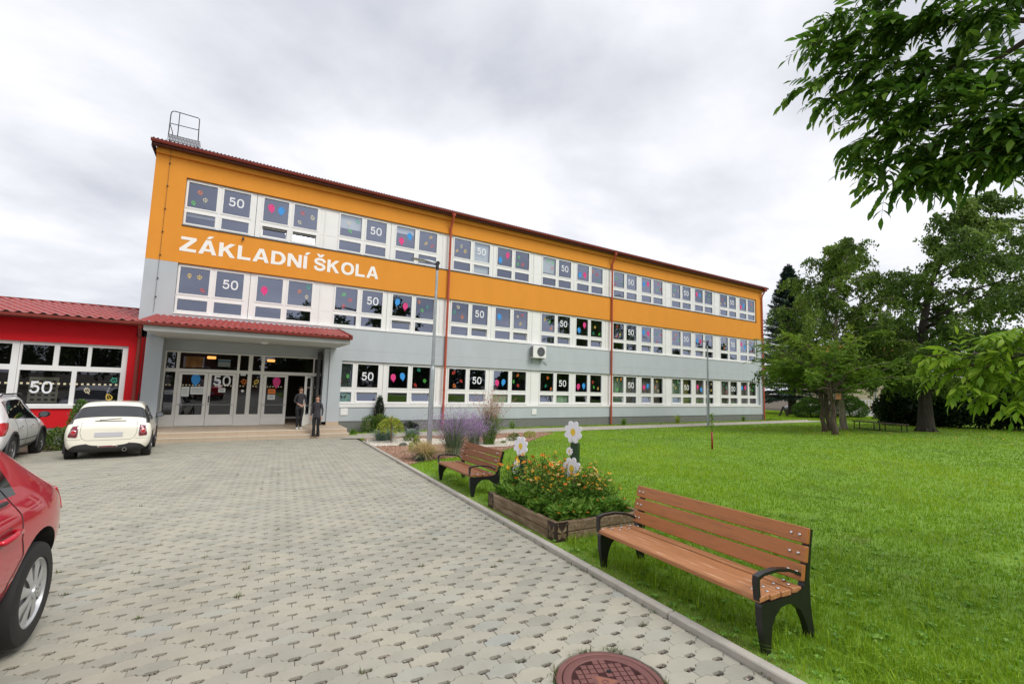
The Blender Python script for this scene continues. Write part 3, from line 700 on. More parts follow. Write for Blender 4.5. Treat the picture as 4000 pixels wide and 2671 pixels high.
for fl in range(3):
    H = FT[fl]-FB[fl]
    for k in range(7):
        if fl == 0 and k == 0: continue
        for w_ in 'AB':
            gl = GLA if w_ == 'A' else GLB; op = OPEN.get((fl, k, w_), [])
            key = (fl, w_)
            if key not in ft_cache:
                bb = frame(*((-2.42, -.008) if w_ == 'A' else (.008, 2.49)), gl, H); me = bb.mesh('window', MT['white']); me.transform(Matrix.Translation((0, -D, 0))); ft_cache[key] = me
            o = link('window', ft_cache[key], school, (k*PB, 0, FB[fl]-SO.z))
            pk_ = key+(tuple(op),)
            if pk_ not in ft_cache:
                me = panes(gl, H, op).mesh('pane', MT['glass']); me.transform(Matrix.Translation((0, -D, 0))); ft_cache[pk_] = me
            link('pane', ft_cache[pk_], o)
            for i in op:                                  # hopper sash tipped inwards
                a, c = gl[i]; b = MB(); b.M = Matrix.Translation((0, FY0+.02, .135))@Matrix.Rotation(R(-13), 4, 'X')
                t = .045
                b.box(a-.03, a+t, 0, .05, 0, .445); b.box(c-t, c+.03, 0, .05, 0, .445); b.box(a+t, c-t, 0, .05, 0, t); b.box(a+t, c-t, 0, .05, .445-t, .445)
                b.add([(a+t, .02, t), (c-t, .02, t), (c-t, .02, .445-t), (a+t, .02, .445-t)], [(0, 1, 2, 3)], 1)
                me = b.mesh('tilted_sash', [MT['white'], MT['glass']]); me.transform(Matrix.Translation((0, -D, 0))); link('tilted_sash', me, o)
            z0, z1 = .785, H-.115; zc = (z0+z1)/2
            def deco(bb, nm, ms):
                me = bb.mesh(nm, ms); me.transform(Matrix.Translation((0, -D, 0))); link(nm, me, o)
            if w_ == 'A':
                a, c = gl[1]; xc = (a+c)/2+wr.uniform(-.03, .03); zz = zc+(.05 if fl else -.02)+wr.uniform(-.03, .03); b = MB(); addtext(b, '50', xc-.27, xc+.27, zz-.185, zz+.185, SY)
                deco(b, 'number_sticker', MT['numw']); lg = gl[0]
            else:
                a, c = gl[0]; lg = gl[1]; order = wr.random() < .62; only = (fl == 1 and k in (0, 2))
                for j, cn in enumerate(('bpink', 'bblue') if order else ('bblue', 'bpink')):
                    if only and cn == ('bblue' if k == 0 else 'bpink'): continue
                    b = MB(); addballoon(b, a+.26+.42*j+wr.uniform(-.05, .05) if not only else a+.28, zc+wr.uniform(-.2, .2), .165, wr.uniform(-.25, .25), SY)
                    deco(b, 'balloon_sticker', [MT[cn], MT[cn+'2']])
            a, c = lg; used = []
            for j in range(3):
                for _ in range(20):
                    px, pz = wr.uniform(a+.15, c-.15), wr.uniform(z0+.15, z1-.15)
                    if all(math.hypot(px-u_, pz-v_) > .32 for u_, v_ in used): break
                used.append((px, pz)); b = MB(); addleaf(b, px, pz, .10, wr.uniform(-.9, .9), wr.randint(0, 2), SY)
                deco(b, 'leaf_sticker', MT['lf_'+wr.choice(['red', 'orange', 'yellow', 'green', 'teal', 'cream', 'red', 'green'])])
# infill panels between the window pairs
for fl in range(3):
    H = FT[fl]-FB[fl]
    if ('p', fl) not in ft_cache:
        b = MB(); y0 = FY0+.012
        b.box(2.49, 3.259, y0, FY1, .0, H); 
        for z0, z1 in ((.06, .60), (.66, H-.08)):
            for xa, xb in ((2.53, 2.66), (2.72, 3.18)):
                b.box(xa, xb, y0-.008, y0-.001, z0, z1)
        b.box(2.675, 2.705, y0-.02, y0-.001, 0, H)
        me = b.mesh('infill_panel', MT['panel']); me.transform(Matrix.Translation((0, -D, 0))); ft_cache[('p', fl)] = me
    for k in range(6):
        if fl == 0 and k == 0: continue
        link('infill_panel', ft_cache[('p', fl)], school, (k*PB, 0, FB[fl]-SO.z))
b = MB(); b.box(3.78, 36.9, D-.035, D+.098, FB[0]-.10, FB[0]+.012); spart(b, 'window_sill', MT['panel'])
b = MB(); b.box(36.57, 36.9, D+.12, D+.17, FB[0], FT[0]); spart(b, 'reveal_panel', MT['grey'])
for fl, x0 in ((1, -2.43), (2, -2.43)):
    b = MB(); b.box(x0, 36.58, D-.03, D+.098, FB[fl]-.018, FB[fl]+.022); spart(b, 'window_sill', MT['dsteel'] if fl == 2 else MT['panel'])
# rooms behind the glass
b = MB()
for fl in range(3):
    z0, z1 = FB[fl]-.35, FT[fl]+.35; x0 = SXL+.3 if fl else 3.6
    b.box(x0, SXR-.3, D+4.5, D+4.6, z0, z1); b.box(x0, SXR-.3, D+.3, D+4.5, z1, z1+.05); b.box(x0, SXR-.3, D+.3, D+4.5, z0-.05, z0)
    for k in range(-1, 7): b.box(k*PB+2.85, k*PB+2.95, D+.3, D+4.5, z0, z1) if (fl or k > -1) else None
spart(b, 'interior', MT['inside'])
m_cur = [mat('curtain_green', (.34, .47, .34), .9, var=.25, vs=6), mat('curtain_olive', (.45, .40, .14), .9, var=.25, vs=6), mat('curtain_brown', (.36, .33, .28), .9, var=.2, vs=6), mat('blind_pale', (.55, .58, .58), .8)]
for k, x0, x1, mi in ((4, -2.4, -.9, 0), (4, -.8, 2.45, 2), (5, -2.4, -.9, 0), (5, -.85, -.1, 1), (5, .15, 2.45, 2), (6, -2.4, -.1, 2), (6, .1, 2.45, 2)):
    b = MB(); n = 60; xs = np.linspace(k*PB+x0, k*PB+x1, n); vs = [(x_, D+.42+.035*math.sin(x_*26+math.sin(x_*7)*2), z_) for z_ in (FB[0], FT[0]) for x_ in xs]
    b.add(vs, [(i, i+1, n+i+1, n+i) for i in range(n-1)]); spart(b, 'curtain', m_cur[mi], smooth=True)
for (fl, k, x0, x1, z0, z1) in ((2, 0, -2.34, -1.39, .45, .58), (2, 1, -2.34, -1.39, 1.2, 1.84), (2, 1, .26, 1.2, 1.5, 1.84), (2, 2, -1.17, -.23, .2, 1.84), (2, 3, -2.34, -1.39, .9, 1.84), (0, 2, .25, 1.21, .13, .58), (0, 3, -1.17, -.23, .13, .58)):
    b = MB(); b.box(k*PB+x0, k*PB+x1, D+.22, D+.225, FB[fl]+z0, FB[fl]+z1); spart(b, 'roller_blind', m_cur[3] if fl else m_cur[0])
b = MB(); b.box(PB-2.35, PB-1.38, D+.2, D+.205, FB[0]+.785, FB[0]+1.86); spart(b, 'roller_blind', mat('slat_blind', (.03, .045, .035), .6, var=.5, vs=14, stretch=(.1, 1, 3)))
b = MB(); b.box(PB-2.35, PB-1.38, GYP+.02, GYP+.024, FB[0]+.13, FB[0]+.585, 0)
for cx_, cz_, s_ in ((PB-1.72, .36, .13), (PB-1.46, .50, .05), (PB-1.5, .22, .04), (PB-1.9, .45, .03)):
    for sg in (-1, 1):
        b.add([(cx_, GYP+.017, FB[0]+cz_-.02), (cx_+sg*s_, GYP+.017, FB[0]+cz_+s_*.75), (cx_+sg*s_*.95, GYP+.017, FB[0]+cz_), (cx_+sg*s_*.6, GYP+.017, FB[0]+cz_-s_*.7)], [(0, 1, 2, 3)] if sg > 0 else [(3, 2, 1, 0)], 1)
spart(b, 'butterfly_film', [mat('film_teal', (.25, .42, .40), .5), MT['black']])
# sign, hatches
for tx_, xa, xb in (('ZÁKLADNÍ', -2.43, 2.06), ('ŠKOLA', 2.34, 5.16)):
    b = MB(); addtext(b, tx_, xa, xb, 6.385, 6.955, D-.002, ext=.006); spart(b, 'sign_lettering', MT['sign'])
for x_, z_ in ((3.85, .04), (14.1, -.03)):
    b = MB(); b.bbox(x_, x_+.31, D-.03, D-.001, z_, z_+.31, .006); b.box(x_+.02, x_+.29, D-.034, D-.0305, z_+.02, z_+.29); spart(b, 'meter_hatch', MT['white'])
# lightning conductor on the left pier
b = MB(); b.tube([(-2.98, D-.34, 10.43), (-2.98, D-.06, 10.0), (-3.0, D-.05, 3.9)], .006, 5)
for z_ in (9.7, 8.8, 7.9, 7.0, 6.1, 5.2, 4.5): b.bbox(-3.01, -2.96, D-.06, D, z_, z_+.03, .004)
spart(b, 'lightning_conductor', MT['dsteel'])
b = MB(); b.bbox(.0-1.35+.95, -.36, D-.1, D, 7.22, 7.30, .004); b.lathe([(.035, -.05), (.035, .05)], (-.38, D-.07, 7.23), n=10); spart(b, 'camera_bracket', MT['dsteel'])
# roof service platform with guard rail
b = MB(); y0, y1 = D+.1, D+.9
for yy in (y0, y1): b.box(-3.16, -2.13, yy-.012, yy+.012, 10.68, 10.70); b.box(-3.16, -2.13, yy-.012, yy+.012, 10.90, 10.92)
for i in range(22):
    xx = -3.15+i*1.01/21
    b.box(xx-.006, xx+.006, y0-.008, y0+.008, 10.70, 10.90); b.box(xx-.006, xx+.006, y0, y1, 10.884, 10.899)
for i in range(4): b.box(-3.16, -2.13, y0-.006, y0+.006, 10.735+i*.045, 10.741+i*.045)
for xx in (-3.1, -2.2): b.tube([(xx, y0+.05, 10.7), (xx, y0+.05, 10.45)], .02, 6); b.tube([(xx, y1-.05, 10.7), (xx, y1-.05, 10.5)], .02, 6)
spart(b, 'roof_platform', MT['dsteel'])
b = MB(); r_ = .017
b.tube([(-3.14, y0, 10.9), (-3.13, y0, 11.75), (-3.10, y0, 11.85), (-3.02, y0, 11.89), (-2.26, y0, 11.87), (-2.22, y0, 11.84), (-2.20, y0, 10.9)], r_, 8)
b.tube([(-3.13, y0, 11.36), (-2.21, y0, 11.38)], r_*.9, 8); b.tube([(-2.86, y0, 10.9), (-2.86, y0, 11.88)], r_*.9, 8)
b.tube([(-3.14, y0, 11.36), (-3.05, y0+.1, 11.1), (-3.02, y0+.2, 10.9)], r_*.8, 8)
spart(b, 'guard_rail', MT['dsteel'], smooth=True)
# ------------------------------------------------------------------ entrance
ZP = -.38; DY = D+.7
b = MB(); b.box(-3.16, 3.87, 19.42, DY+3, GY, ZP); b.box(-3.16, 3.90, 19.12, 19.418, GY, -.53); b.box(3.872, 3.90, 19.42, 20.95, GY, -.53)
st_ = spart(b, 'steps', MT['stepa'])
b = MB(); b.box(-3.16, 3.873, 19.414, 19.45, ZP-.03, ZP+.003); b.box(-3.16, 3.903, 19.114, 19.15, -.56, -.527); spart(b, 'lit_step_edge', MT['litedge'], st_)  # added paler edge strips, colour standing in for light on the treads
for x0, x1 in ((-3.12, -2.61), (3.268, 3.779)):
    b = MB(); b.box(x0, x1, 20.93, DY if x0 < 0 else D-.001, ZP+.15, 2.995, 0); b.box(x0-.004, x1+.004, 20.926, DY if x0 < 0 else D-.001, ZP+.001, ZP+.149, 1)
    spart(b, 'pillar', [MT['grey'], MT['stepa']])
b = MB(); b.box(3.05, 3.266, D, DY, ZP+.15, 2.995, 0); spart(b, 'side_wall', MT['grey'])
b = MB(); b.bbox(-2.78, 3.50, 17.97, D-.002, 3.0, 3.17, .01, 0); b.box(-2.6, 3.05, D-.001, DY-.002, 2.98, 3.0)
canopy = spart(b, 'canopy', mat('canopy_render', (.52, .54, .53), .85, var=.05, vs=1.5, bump=.2, bs=150))
b = MB(); xs = np.linspace(-2.95, 3.52, 33*6+1); wv = [0, .012, .05, .06, .05, .012]; vs = []; rows = 9
for j in range(rows+1):
    y_ = 17.86+(D-.01-17.86)*j/rows; z_ = 3.245+(3.81-3.245)*j/rows
    for dzz in ((0, .0) if j == 0 else (.0, .022)):
        for i, x_ in enumerate(xs): vs.append((x_, y_, z_+wv[i % 6]+(0 if dzz == 0 else -.0)+(dzz if j < rows else 0)))
k = len(xs); nr = (rows+1)*2
fs = [(j*k+i, j*k+i+1, (j+1)*k+i+1, (j+1)*k+i) for j in range(1, nr-1) for i in range(k-1)]
b.add(vs, fs); b.box(3.50, 3.53, 17.88, D-.02, 3.18, 3.26)
spart(b, 'canopy_roof', MT['rooft'], canopy)
# slanted verge trim and dark underside
b = MB(); b.add([(3.52, 17.86, 3.23), (3.52, 17.86, 3.33), (3.52, D-.02, 3.9), (3.52, D-.02, 3.75), (3.56, 17.86, 3.23), (3.56, 17.86, 3.33), (3.56, D-.02, 3.9), (3.56, D-.02, 3.75)], [(0, 1, 2, 3), (7, 6, 5, 4), (1, 5, 6, 2), (0, 4, 5, 1), (3, 2, 6, 7), (0, 3, 7, 4)])
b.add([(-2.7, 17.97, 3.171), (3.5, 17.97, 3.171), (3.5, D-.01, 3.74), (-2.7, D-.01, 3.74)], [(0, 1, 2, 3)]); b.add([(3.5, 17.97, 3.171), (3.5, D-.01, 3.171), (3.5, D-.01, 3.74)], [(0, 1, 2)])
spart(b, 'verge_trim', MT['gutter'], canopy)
b = MB(); pr_ = [(17.80, 3.25), (17.805, 3.19), (17.84, 3.16), (17.90, 3.165), (17.93, 3.2), (17.935, 3.24)]
b.add([(x_, y_, z_) for x_ in (-3.1, 3.55) for y_, z_ in pr_], [(i, i+1, 6+i+1, 6+i) for i in range(5)]+[(0, 1, 2, 3, 4, 5), (11, 10, 9, 8, 7, 6)]); b.tube([(-3.1, 17.8, 3.25), (3.55, 17.8, 3.25)], .012, 6)
spart(b, 'canopy_gutter', MT['gutter'], canopy, 'auto')
b = MB(); b.lathe([(.16, 2.99), (.16, 2.965)], (.65, 19.6, 0), n=20, m=1); b.lathe([(.14, 2.964), (.125, 2.93), (.08, 2.905), (0, 2.895)], (.65, 19.6, 0), n=20)
spart(b, 'ceiling_lamp', [MT['numw'], MT['panel']], canopy, 'auto')
# door front: fixed frame
cm = MT['cream']; E0, E1 = DY-.03, DY+.03
b = MB()
for x0, x1 in ((-2.62, -2.555), (-2.235, -2.13), (-.2, -.11), (.20, .35), (.67, .785), (2.70, 2.755), (3.065, 3.2)): b.box(x0, x1, E0, E1, ZP+.001, 2.55)
op_ = [(-2.555, -2.235), (-2.13, -.2), (-.11, .20), (.35, .67), (.785, 2.70), (2.755, 3.065)]
for i, (x0, x1) in enumerate(op_):
    b.box(x0, x1, E0, E1, 2.50, 2.55); b.box(x0, x1, E0, E1, 1.735, 1.87)
    if i in (0, 2, 3, 5):
        b.box(x0, x1, E0, E1, ZP+.001, .07); b.box(x0+.04, x1-.04, E0-.006, E0-.001, ZP+.08, -.02)
b.box(.255, .295, E0-.03, E0-.001, ZP, 2.55)
ent = spart(b, 'entrance_front', cm)
b = MB()
for i, (x0, x1) in enumerate(op_):
    b.add([(x0, DY, 1.87), (x1, DY, 1.87), (x1, DY, 2.5), (x0, DY, 2.5)], [(0, 1, 2, 3)])
    if i in (0, 2, 3, 5): b.add([(x0, DY, .07), (x1, DY, .07), (x1, DY, 1.735), (x0, DY, 1.735)], [(0, 1, 2, 3)])
spart(b, 'pane', MT['glassd'], ent)
b = MB()
for x0, x1 in ((-2.55, -2.24), (-.1, .19), (.36, .66), (2.76, 3.06)):
    n = int((x1-x0)/.105)
    for i in range(n): b.box(x0+.04+i*.105, x0+.088+i*.105, DY-.006, DY-.003, 1.205, 1.25)
spart(b, 'safety_dots', MT['lf_cream'], ent)
b = MB(); addleaf(b, .08, 1.42, .13, .3, 0, DY-.004, 0); addleaf(b, .53, 1.42, .13, -.5, 2, DY-.004, 1); spart(b, 'leaf_sticker', [MT['lf_orange'], MT['lf_yellow']], ent)
b = MB(); b.box(-1.95, -1.4, DY+.02, DY+.022, 1.93, 2.36, 0); b.box(-2.02, -1.95, DY+.02, DY+.022, 1.93, 2.36, 1); b.box(-1.4, -1.34, DY+.02, DY+.022, 1.93, 2.36, 1); b.box(-.88, -.45, DY+.02, DY+.022, 2.0, 2.3, 2); b.box(-.88, -.45, DY+.017, DY+.019, 2.2, 2.24, 3); b.box(-.06, .13, DY-.006, DY-.003, 1.66, 1.73, 2); b.lathe([(.055, 0), (.055, .004)], (.06, DY-.01, 1.03), 'y', n=16, m=2)
spart(b, 'notice', [mat('poster_orange', (.52, .24, .06), .7, var=.5, vs=5), mat('poster_lilac', (.55, .5, .6), .7), MT['paper'], MT['bblue']], ent)
def door(x0, x1, hinge, ang, items):
    # leaf in local frame, hinge edge at local x = 0
    w = x1-x0; sg = 1 if hinge == 'l' else -1; hx = x0 if hinge == 'l' else x1
    b = MB(); X = lambda a: sg*a
    def bx(a0, a1, y0, y1, z0, z1, m=0, B=None):
        p, q = sorted((X(a0), X(a1))); (B or b).box(p, q, y0, y1, z0, z1, m)
    for a0, a1 in ((.004, .115), (w-.115, w-.004)): bx(a0, a1, -.035, .035, ZP+.012, 1.725)
    for z0, z1 in ((ZP+.012, .07), (1.645, 1.725)): bx(.115, w-.115, -.035, .035, z0, z1)
    bx(.15, w-.15, -.041, -.036, ZP+.07, -.03)
    o = b.mesh('door', cm); o.transform(Matrix.Translation((0, 0, -SO.z))); d_ = link('door', o, school, (hx, DY-.02-D, 0), R(ang))
    def sub(B, nm, ms):
        me = B.mesh(nm, ms); me.transform(Matrix.Translation((0, 0, -SO.z))); link(nm, me, d_)
    B = MB(); p, q = sorted((X(.115), X(w-.115))); B.add([(p, 0, .07), (q, 0, .07), (q, 0, 1.645), (p, 0, 1.645)], [(0, 1, 2, 3)]); sub(B, 'pane', MT['glassd'])
    B = MB(); B.tube([(X(.06), -.09, .47), (X(w-.06), -.09, .47)], .013, 8); B.tube([(X(.06), -.03, .47), (X(.06), -.1, .47)], .016, 8); B.tube([(X(w-.06), -.03, .47), (X(w-.06), -.1, .47)], .016, 8); sub(B, 'push_bar', MT['steel'])
    B = MB(); n = int((w-.24)/.105)
    for i in range(n): bx(.14+i*.105, .188+i*.105, -.006, -.003, 1.205, 1.25, 0, B)
    sub(B, 'safety_dots', MT['lf_cream'])
    for it in items:
        B = MB()
        if it[0] == 'balloon': addballoon(B, X(it[1]), it[2], .20, 0, -.008); sub(B, 'balloon_sticker', [MT[it[3]], MT[it[3]+'2']])
        if it[0] == '50': addtext(B, '50', it[1]-.30, it[1]+.30, it[2]-.2, it[2]+.2, -.008); sub(B, 'number_sticker', MT['numw'])
        if it[0] == 'paper':
            p, q = sorted((X(it[1]), X(it[2]))); B.box(p, q, -.008, -.005, it[3], it[4], 0)
            for t in (.3, .5, .7): B.box(p+.04, q-.05, -.0105, -.009, it[3]+(it[4]-it[3])*t, it[3]+(it[4]-it[3])*t+.012, 1)
            sub(B, 'notice', [MT['paper'] if len(it) < 6 else MT[it[5]], MT['dsteel']])
        if it[0] == 'handle':
            B.bbox(X(w-.075)-.022, X(w-.075)+.022, -.05, -.036, .55, .82, .004); B.tube([(X(w-.075), -.05, .74), (X(w-.075), -.1, .74), (X(w-.2), -.1, .74)], .011, 8); sub(B, 'handle', MT['dsteel'])
        if it[0] == 'hinge':
            for z_ in (1.3, 1.5, -.22): B.tube([(X(.0), -.045, z_-.05), (X(.0), -.045, z_+.05)], .016, 8)
            sub(B, 'hinge', MT['white'])
    return d_
door(-2.125, -1.165, 'l', 0, [('balloon', .56, 1.46, 'bblue'), ('paper', .13, .38, .78, 1.16), ('paper', .42, .88, .87, 1.17), ('hinge',)])
door(-1.16, -.203, 'r', 0, [('50', -.48, 1.43), ('paper', .34, .58, .96, 1.13), ('handle',), ('hinge',)])
door(.79, 1.72, 'l', 0, [('balloon', .5, 1.44, 'bpink'), ('paper', .2, .48, .93, 1.13, 'lf_orange'), ('paper', .2, .48, .68, .89), ('hinge',)])
door(1.725, 2.695, 'r', 68, [('hinge',)])
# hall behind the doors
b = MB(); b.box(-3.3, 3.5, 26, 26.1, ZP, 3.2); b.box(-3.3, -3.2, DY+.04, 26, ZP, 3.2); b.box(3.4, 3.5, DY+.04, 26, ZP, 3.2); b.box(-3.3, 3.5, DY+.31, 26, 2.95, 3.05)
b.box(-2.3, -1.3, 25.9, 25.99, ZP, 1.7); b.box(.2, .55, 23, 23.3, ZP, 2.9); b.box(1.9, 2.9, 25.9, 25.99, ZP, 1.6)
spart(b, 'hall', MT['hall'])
b = MB()
for x_, y_ in ((-1.35, 23.2), (.95, 23.6)): b.bbox(x_, x_+.32, y_, y_+.12, 2.34, 2.46, .02)
spart(b, 'hall_lamp', mat('lit_lamp', (1, .42, .10), .5, emit=1.6))

# ------------------------------------------------------------------ air conditioner on the wall
ac = empty('air_conditioner', (14.3, D-.02, 3.15), label='white air conditioning unit on the grey wall under the first-floor windows', cat='air conditioner')
b = MB(); b.bbox(-.45, .45, -.36, -.06, 0, .70, .02); b.build('casing', MT['panel'], ac)
b = MB(); b.lathe([(.25, -.372), (.25, -.362), (.0, -.362)], (.08, 0, .36), 'y', n=28); b.build('fan_opening', MT['plasticd'], ac)
b = MB()
for r_ in (.06, .11, .16, .21, .26): b.lathe([(r_, -.378), (r_+.008, -.378), (r_+.008, -.370), (r_, -.370)], (.08, 0, .36), 'y', n=24, closed=True)
for i in range(8):
    a = math.pi*i/4; b.tube([(.08, -.376, .36), (.08+.26*math.cos(a), -.376, .36+.26*math.sin(a))], .004, 4)
b.build('fan_grille', MT['steel'], ac)
b = MB()
for i in range(6): b.box(-.456, -.451, -.33, -.09, .06+i*.1, .13+i*.1)
b.build('side_louvre', MT['plasticd'], ac)
for x_ in (-.3, .3):
    b = MB(); b.box(x_-.02, x_+.02, -.38, 0, -.045, -.005); b.box(x_-.02, x_+.02, -.03, 0, -.3, -.046); b.build('bracket', MT['steel'], ac)
b = MB(); b.tube([(.1, -.1, 0), (.35, -.05, -.08), (.75, -.02, -.34)], .014, 6); b.build('pipe', MT['plasticd'], ac)
# ------------------------------------------------------------------ red annex on the left
AY = 21.0
annex = empty('annex_building', (-5, AY, gz(0, AY)), label='low red annex with corrugated tile roof and wide white window on the left', cat='annex')
AO = Vector((-5, AY, gz(0, AY)))
def apart(b, name, mats, parent=None, smooth=False):
    me = b.mesh(name, mats, smooth); me.transform(Matrix.Translation(-AO)); return link(name, me, parent or annex)
AX0 = -15.0
b = MB(); b.box(AX0, -3.125, AY, AY+.3, 2.6, 3.42); b.box(-3.6, -3.125, AY, AY+.3, .42, 2.597); b.box(AX0, -3.125, AY, AY+.3, -.28, .417); b.box(AX0, -3.125, AY-.1, AY-.002, 3.28, 3.40)
apart(b, 'red_wall', MT['red'])
b = MB(); b.box(AX0, -3.14, AY+.02, AY+.3, GY, -.282); apart(b, 'plinth', MT['plinth'])
b = MB(); b.box(AX0, -3.6, AY-.06, AY+.098, .37, .48); apart(b, 'window_sill', MT['white'])
for X0, X1, lowm, upm in ((-6.39, -3.6, [(-5.056, -4.93)], [(-5.56, -5.425), (-4.70, -4.60)]), (-9.3, -6.4, [(-7.9, -7.78)], [(-8.4, -8.28), (-7.5, -7.38)]), (-12.2, -9.31, [(-10.8, -10.7)], [(-11.3, -11.2)])):
    b = MB(); f0, f1 = AY+.10, AY+.17
    b.box(X0, X0+.06, f0, f1, .481, 2.597); b.box(X1-.17, X1, f0, f1, .481, 2.597); b.box(X0+.06, X1-.17, f0, f1, .481, .51); b.box(X0+.06, X1-.17, f0, f1, 2.49, 2.597); b.box(X0+.06, X1-.17, f0, f1, 1.635, 1.81)
    for a, c in lowm: b.box(a, c, f0, f1, .51, 1.635)
    for a, c in upm: b.box(a, c, f0, f1, 1.81, 2.49)
    wo_ = apart(b, 'window', MT['white'])
    b = MB(); b.add([(X0, AY+.14, .5), (X1, AY+.14, .5), (X1, AY+.14, 2.5), (X0, AY+.14, 2.5)], [(0, 1, 2, 3)]); apart(b, 'pane', MT['glassd'], wo_)
    b = MB(); n = int((X1-X0)/.15)
    for i in range(n): b.box(X0+.1+i*.15, X0+.165+i*.15, AY+.132, AY+.135, 1.165, 1.225)
    apart(b, 'safety_dots', MT['lf_cream'], wo_)
    if X0 > -7:
        b = MB(); addtext(b, '50', -6.06, -5.50, .87, 1.27, AY+.128); apart(b, 'number_sticker', MT['numw'], wo_)
        for px, pz, cn, kd in ((-3.93, 1.36, 'teal', 0), (-4.02, .76, 'yellow', 1), (-4.62, .98, 'cream', 2)):
            b = MB(); addleaf(b, px, pz, .12, .5, kd, AY+.13); apart(b, 'leaf_sticker', MT['lf_'+cn], wo_)
b = MB(); b.box(-6.3, -5.55, AY+.9, AY+.92, .5, 1.4, 0); b.box(-12, -3.3, AY+3, AY+3.1, GY, 3, 1); b.box(-12, -3.3, AY+.3, AY+3, 3, 3.1, 1); b.box(-12, -3.3, AY+.3, AY+3, -.4, -.3, 1)
for i in range(4):
    for j in range(5): b.box(-6.22+i*.17, -6.12+i*.17, AY+.885, AY+.889, .58+j*.16, .66+j*.16, 2)
apart(b, 'interior', [mat('notice_board', (.4, .38, .3), .9), MT['hall'], MT['plasticd']])
b = MB(); xs = np.arange(AX0, -3.12, .0475); wv = [0, .015, .055, .055, .015, 0]; vs = []; rows = 8
for j in range(rows+1):
    y_ = 20.45+(24.0-20.45)*j/rows; z_ = 3.46+(4.28-3.46)*j/rows
    for dz_ in (0, .025):
        for i, x_ in enumerate(xs): vs.append((x_, y_, z_+wv[i % 6]+dz_))
k = len(xs); b.add(vs, [(j*k+i, j*k+i+1, (j+1)*k+i+1, (j+1)*k+i) for j in range(1, rows*2+1) for i in range(k-1)])
b.box(AX0, -3.12, 24.0, 24.3, 4.25, 4.36); b.add([(AX0, 24.2, 4.3), (-3.12, 24.2, 4.3), (-3.12, 28, 3.4), (AX0, 28, 3.4)], [(0, 1, 2, 3)])
apart(b, 'tile_roof', MT['rooft'])
b = MB(); b.box(AX0, -3.14, 20.52, AY-.11, 3.40, 3.435); b.box(AX0, -3.14, 20.5, 20.52, 3.33, 3.46)
pr_ = [(20.34, 3.46), (20.345, 3.38), (20.38, 3.345), (20.44, 3.345), (20.475, 3.38), (20.48, 3.43)]
b.add([(x_, y_, z_) for x_ in (AX0, -3.18) for y_, z_ in pr_], [(i, i+1, 6+i+1, 6+i) for i in range(5)]+[(11, 10, 9, 8, 7, 6)])
apart(b, 'gutter', MT['gutter'])
b = MB(); b.tube([(-3.25, 20.42, 3.36), (-3.27, 20.5, 3.2), (-3.30, 20.86, 2.95), (-3.30, 20.88, 2.7), (-3.30, 20.88, gz(0, 21))], .06, 12); apart(b, 'downspout', MT['gutter'], smooth='auto')
b = MB(); b.tube([(-3.17, 20.95, 3.1), (-3.17, 20.95, .9)], .01, 6); b.tube([(-3.17, 20.95, .9), (-3.17, 20.95, GY)], .025, 8); apart(b, 'cable', MT['dsteel'])

# ------------------------------------------------------------------ cars
def subsurf_mesh(b, mats, lv, cutters=()):
    me = b.mesh('body', mats, True); o = link('tmp', me); md = o.modifiers.new('s', 'SUBSURF'); md.levels = lv; md.render_levels = lv; md.boundary_smooth = 'PRESERVE_CORNERS'
    cs = []
    for (c, r_, x0, x1) in cutters:
        cb = MB(); cb.lathe([(r_, x0), (r_, x1)], (0, c[0], c[1]), 'x', n=40); cm_ = cb.mesh('cut', [MT['black']]); cm_.flip_normals()
        bmf(cm_); co_ = link('cut', cm_); cs.append(co_)
        bo = o.modifiers.new('b', 'BOOLEAN'); bo.object = co_; bo.operation = 'DIFFERENCE'; bo.solver = 'EXACT'; bo.material_mode = 'TRANSFER'
    bpy.context.view_layer.update(); dg = bpy.context.evaluated_depsgraph_get(); ev = o.evaluated_get(dg); r = bpy.data.meshes.new_from_object(ev)
    for c in cs: bpy.data.objects.remove(c)
    bpy.data.objects.remove(o); return r
import bmesh
def bmf(me):
    bm = bmesh.new(); bm.from_mesh(me); bmesh.ops.recalc_face_normals(bm, faces=bm.faces); bm.to_mesh(me); bm.free()
def split_by_mat(me, names, parent, skip=()):
    out = {}
    vs = [tuple(v.co) for v in me.vertices]; grp = {}
    for p in me.polygons:
        mn_ = me.materials[p.material_index].name
        if names.get(mn_) == 'wheel_arch': mn_ = (mn_, p.center.x > 0, p.center.y > 2)
        grp.setdefault(mn_, []).append(tuple(p.vertices))
    for mn, fs in grp.items():
        if isinstance(mn, tuple): mn = mn[0]
        used = sorted({i for f in fs for i in f}); mp = {i: k for k, i in enumerate(used)}
        m2 = bpy.data.meshes.new(names.get(mn, 'body')); m2.from_pydata([vs[i] for i in used], [], [tuple(mp[i] for i in f) for f in fs]); m2.materials.append(bpy.data.materials[mn])
        m2.polygons.foreach_set('use_smooth', [True]*len(fs)); sharp(m2, 50); out[names.get(mn, 'body')] = link(names.get(mn, 'body'), m2, parent)
    return out
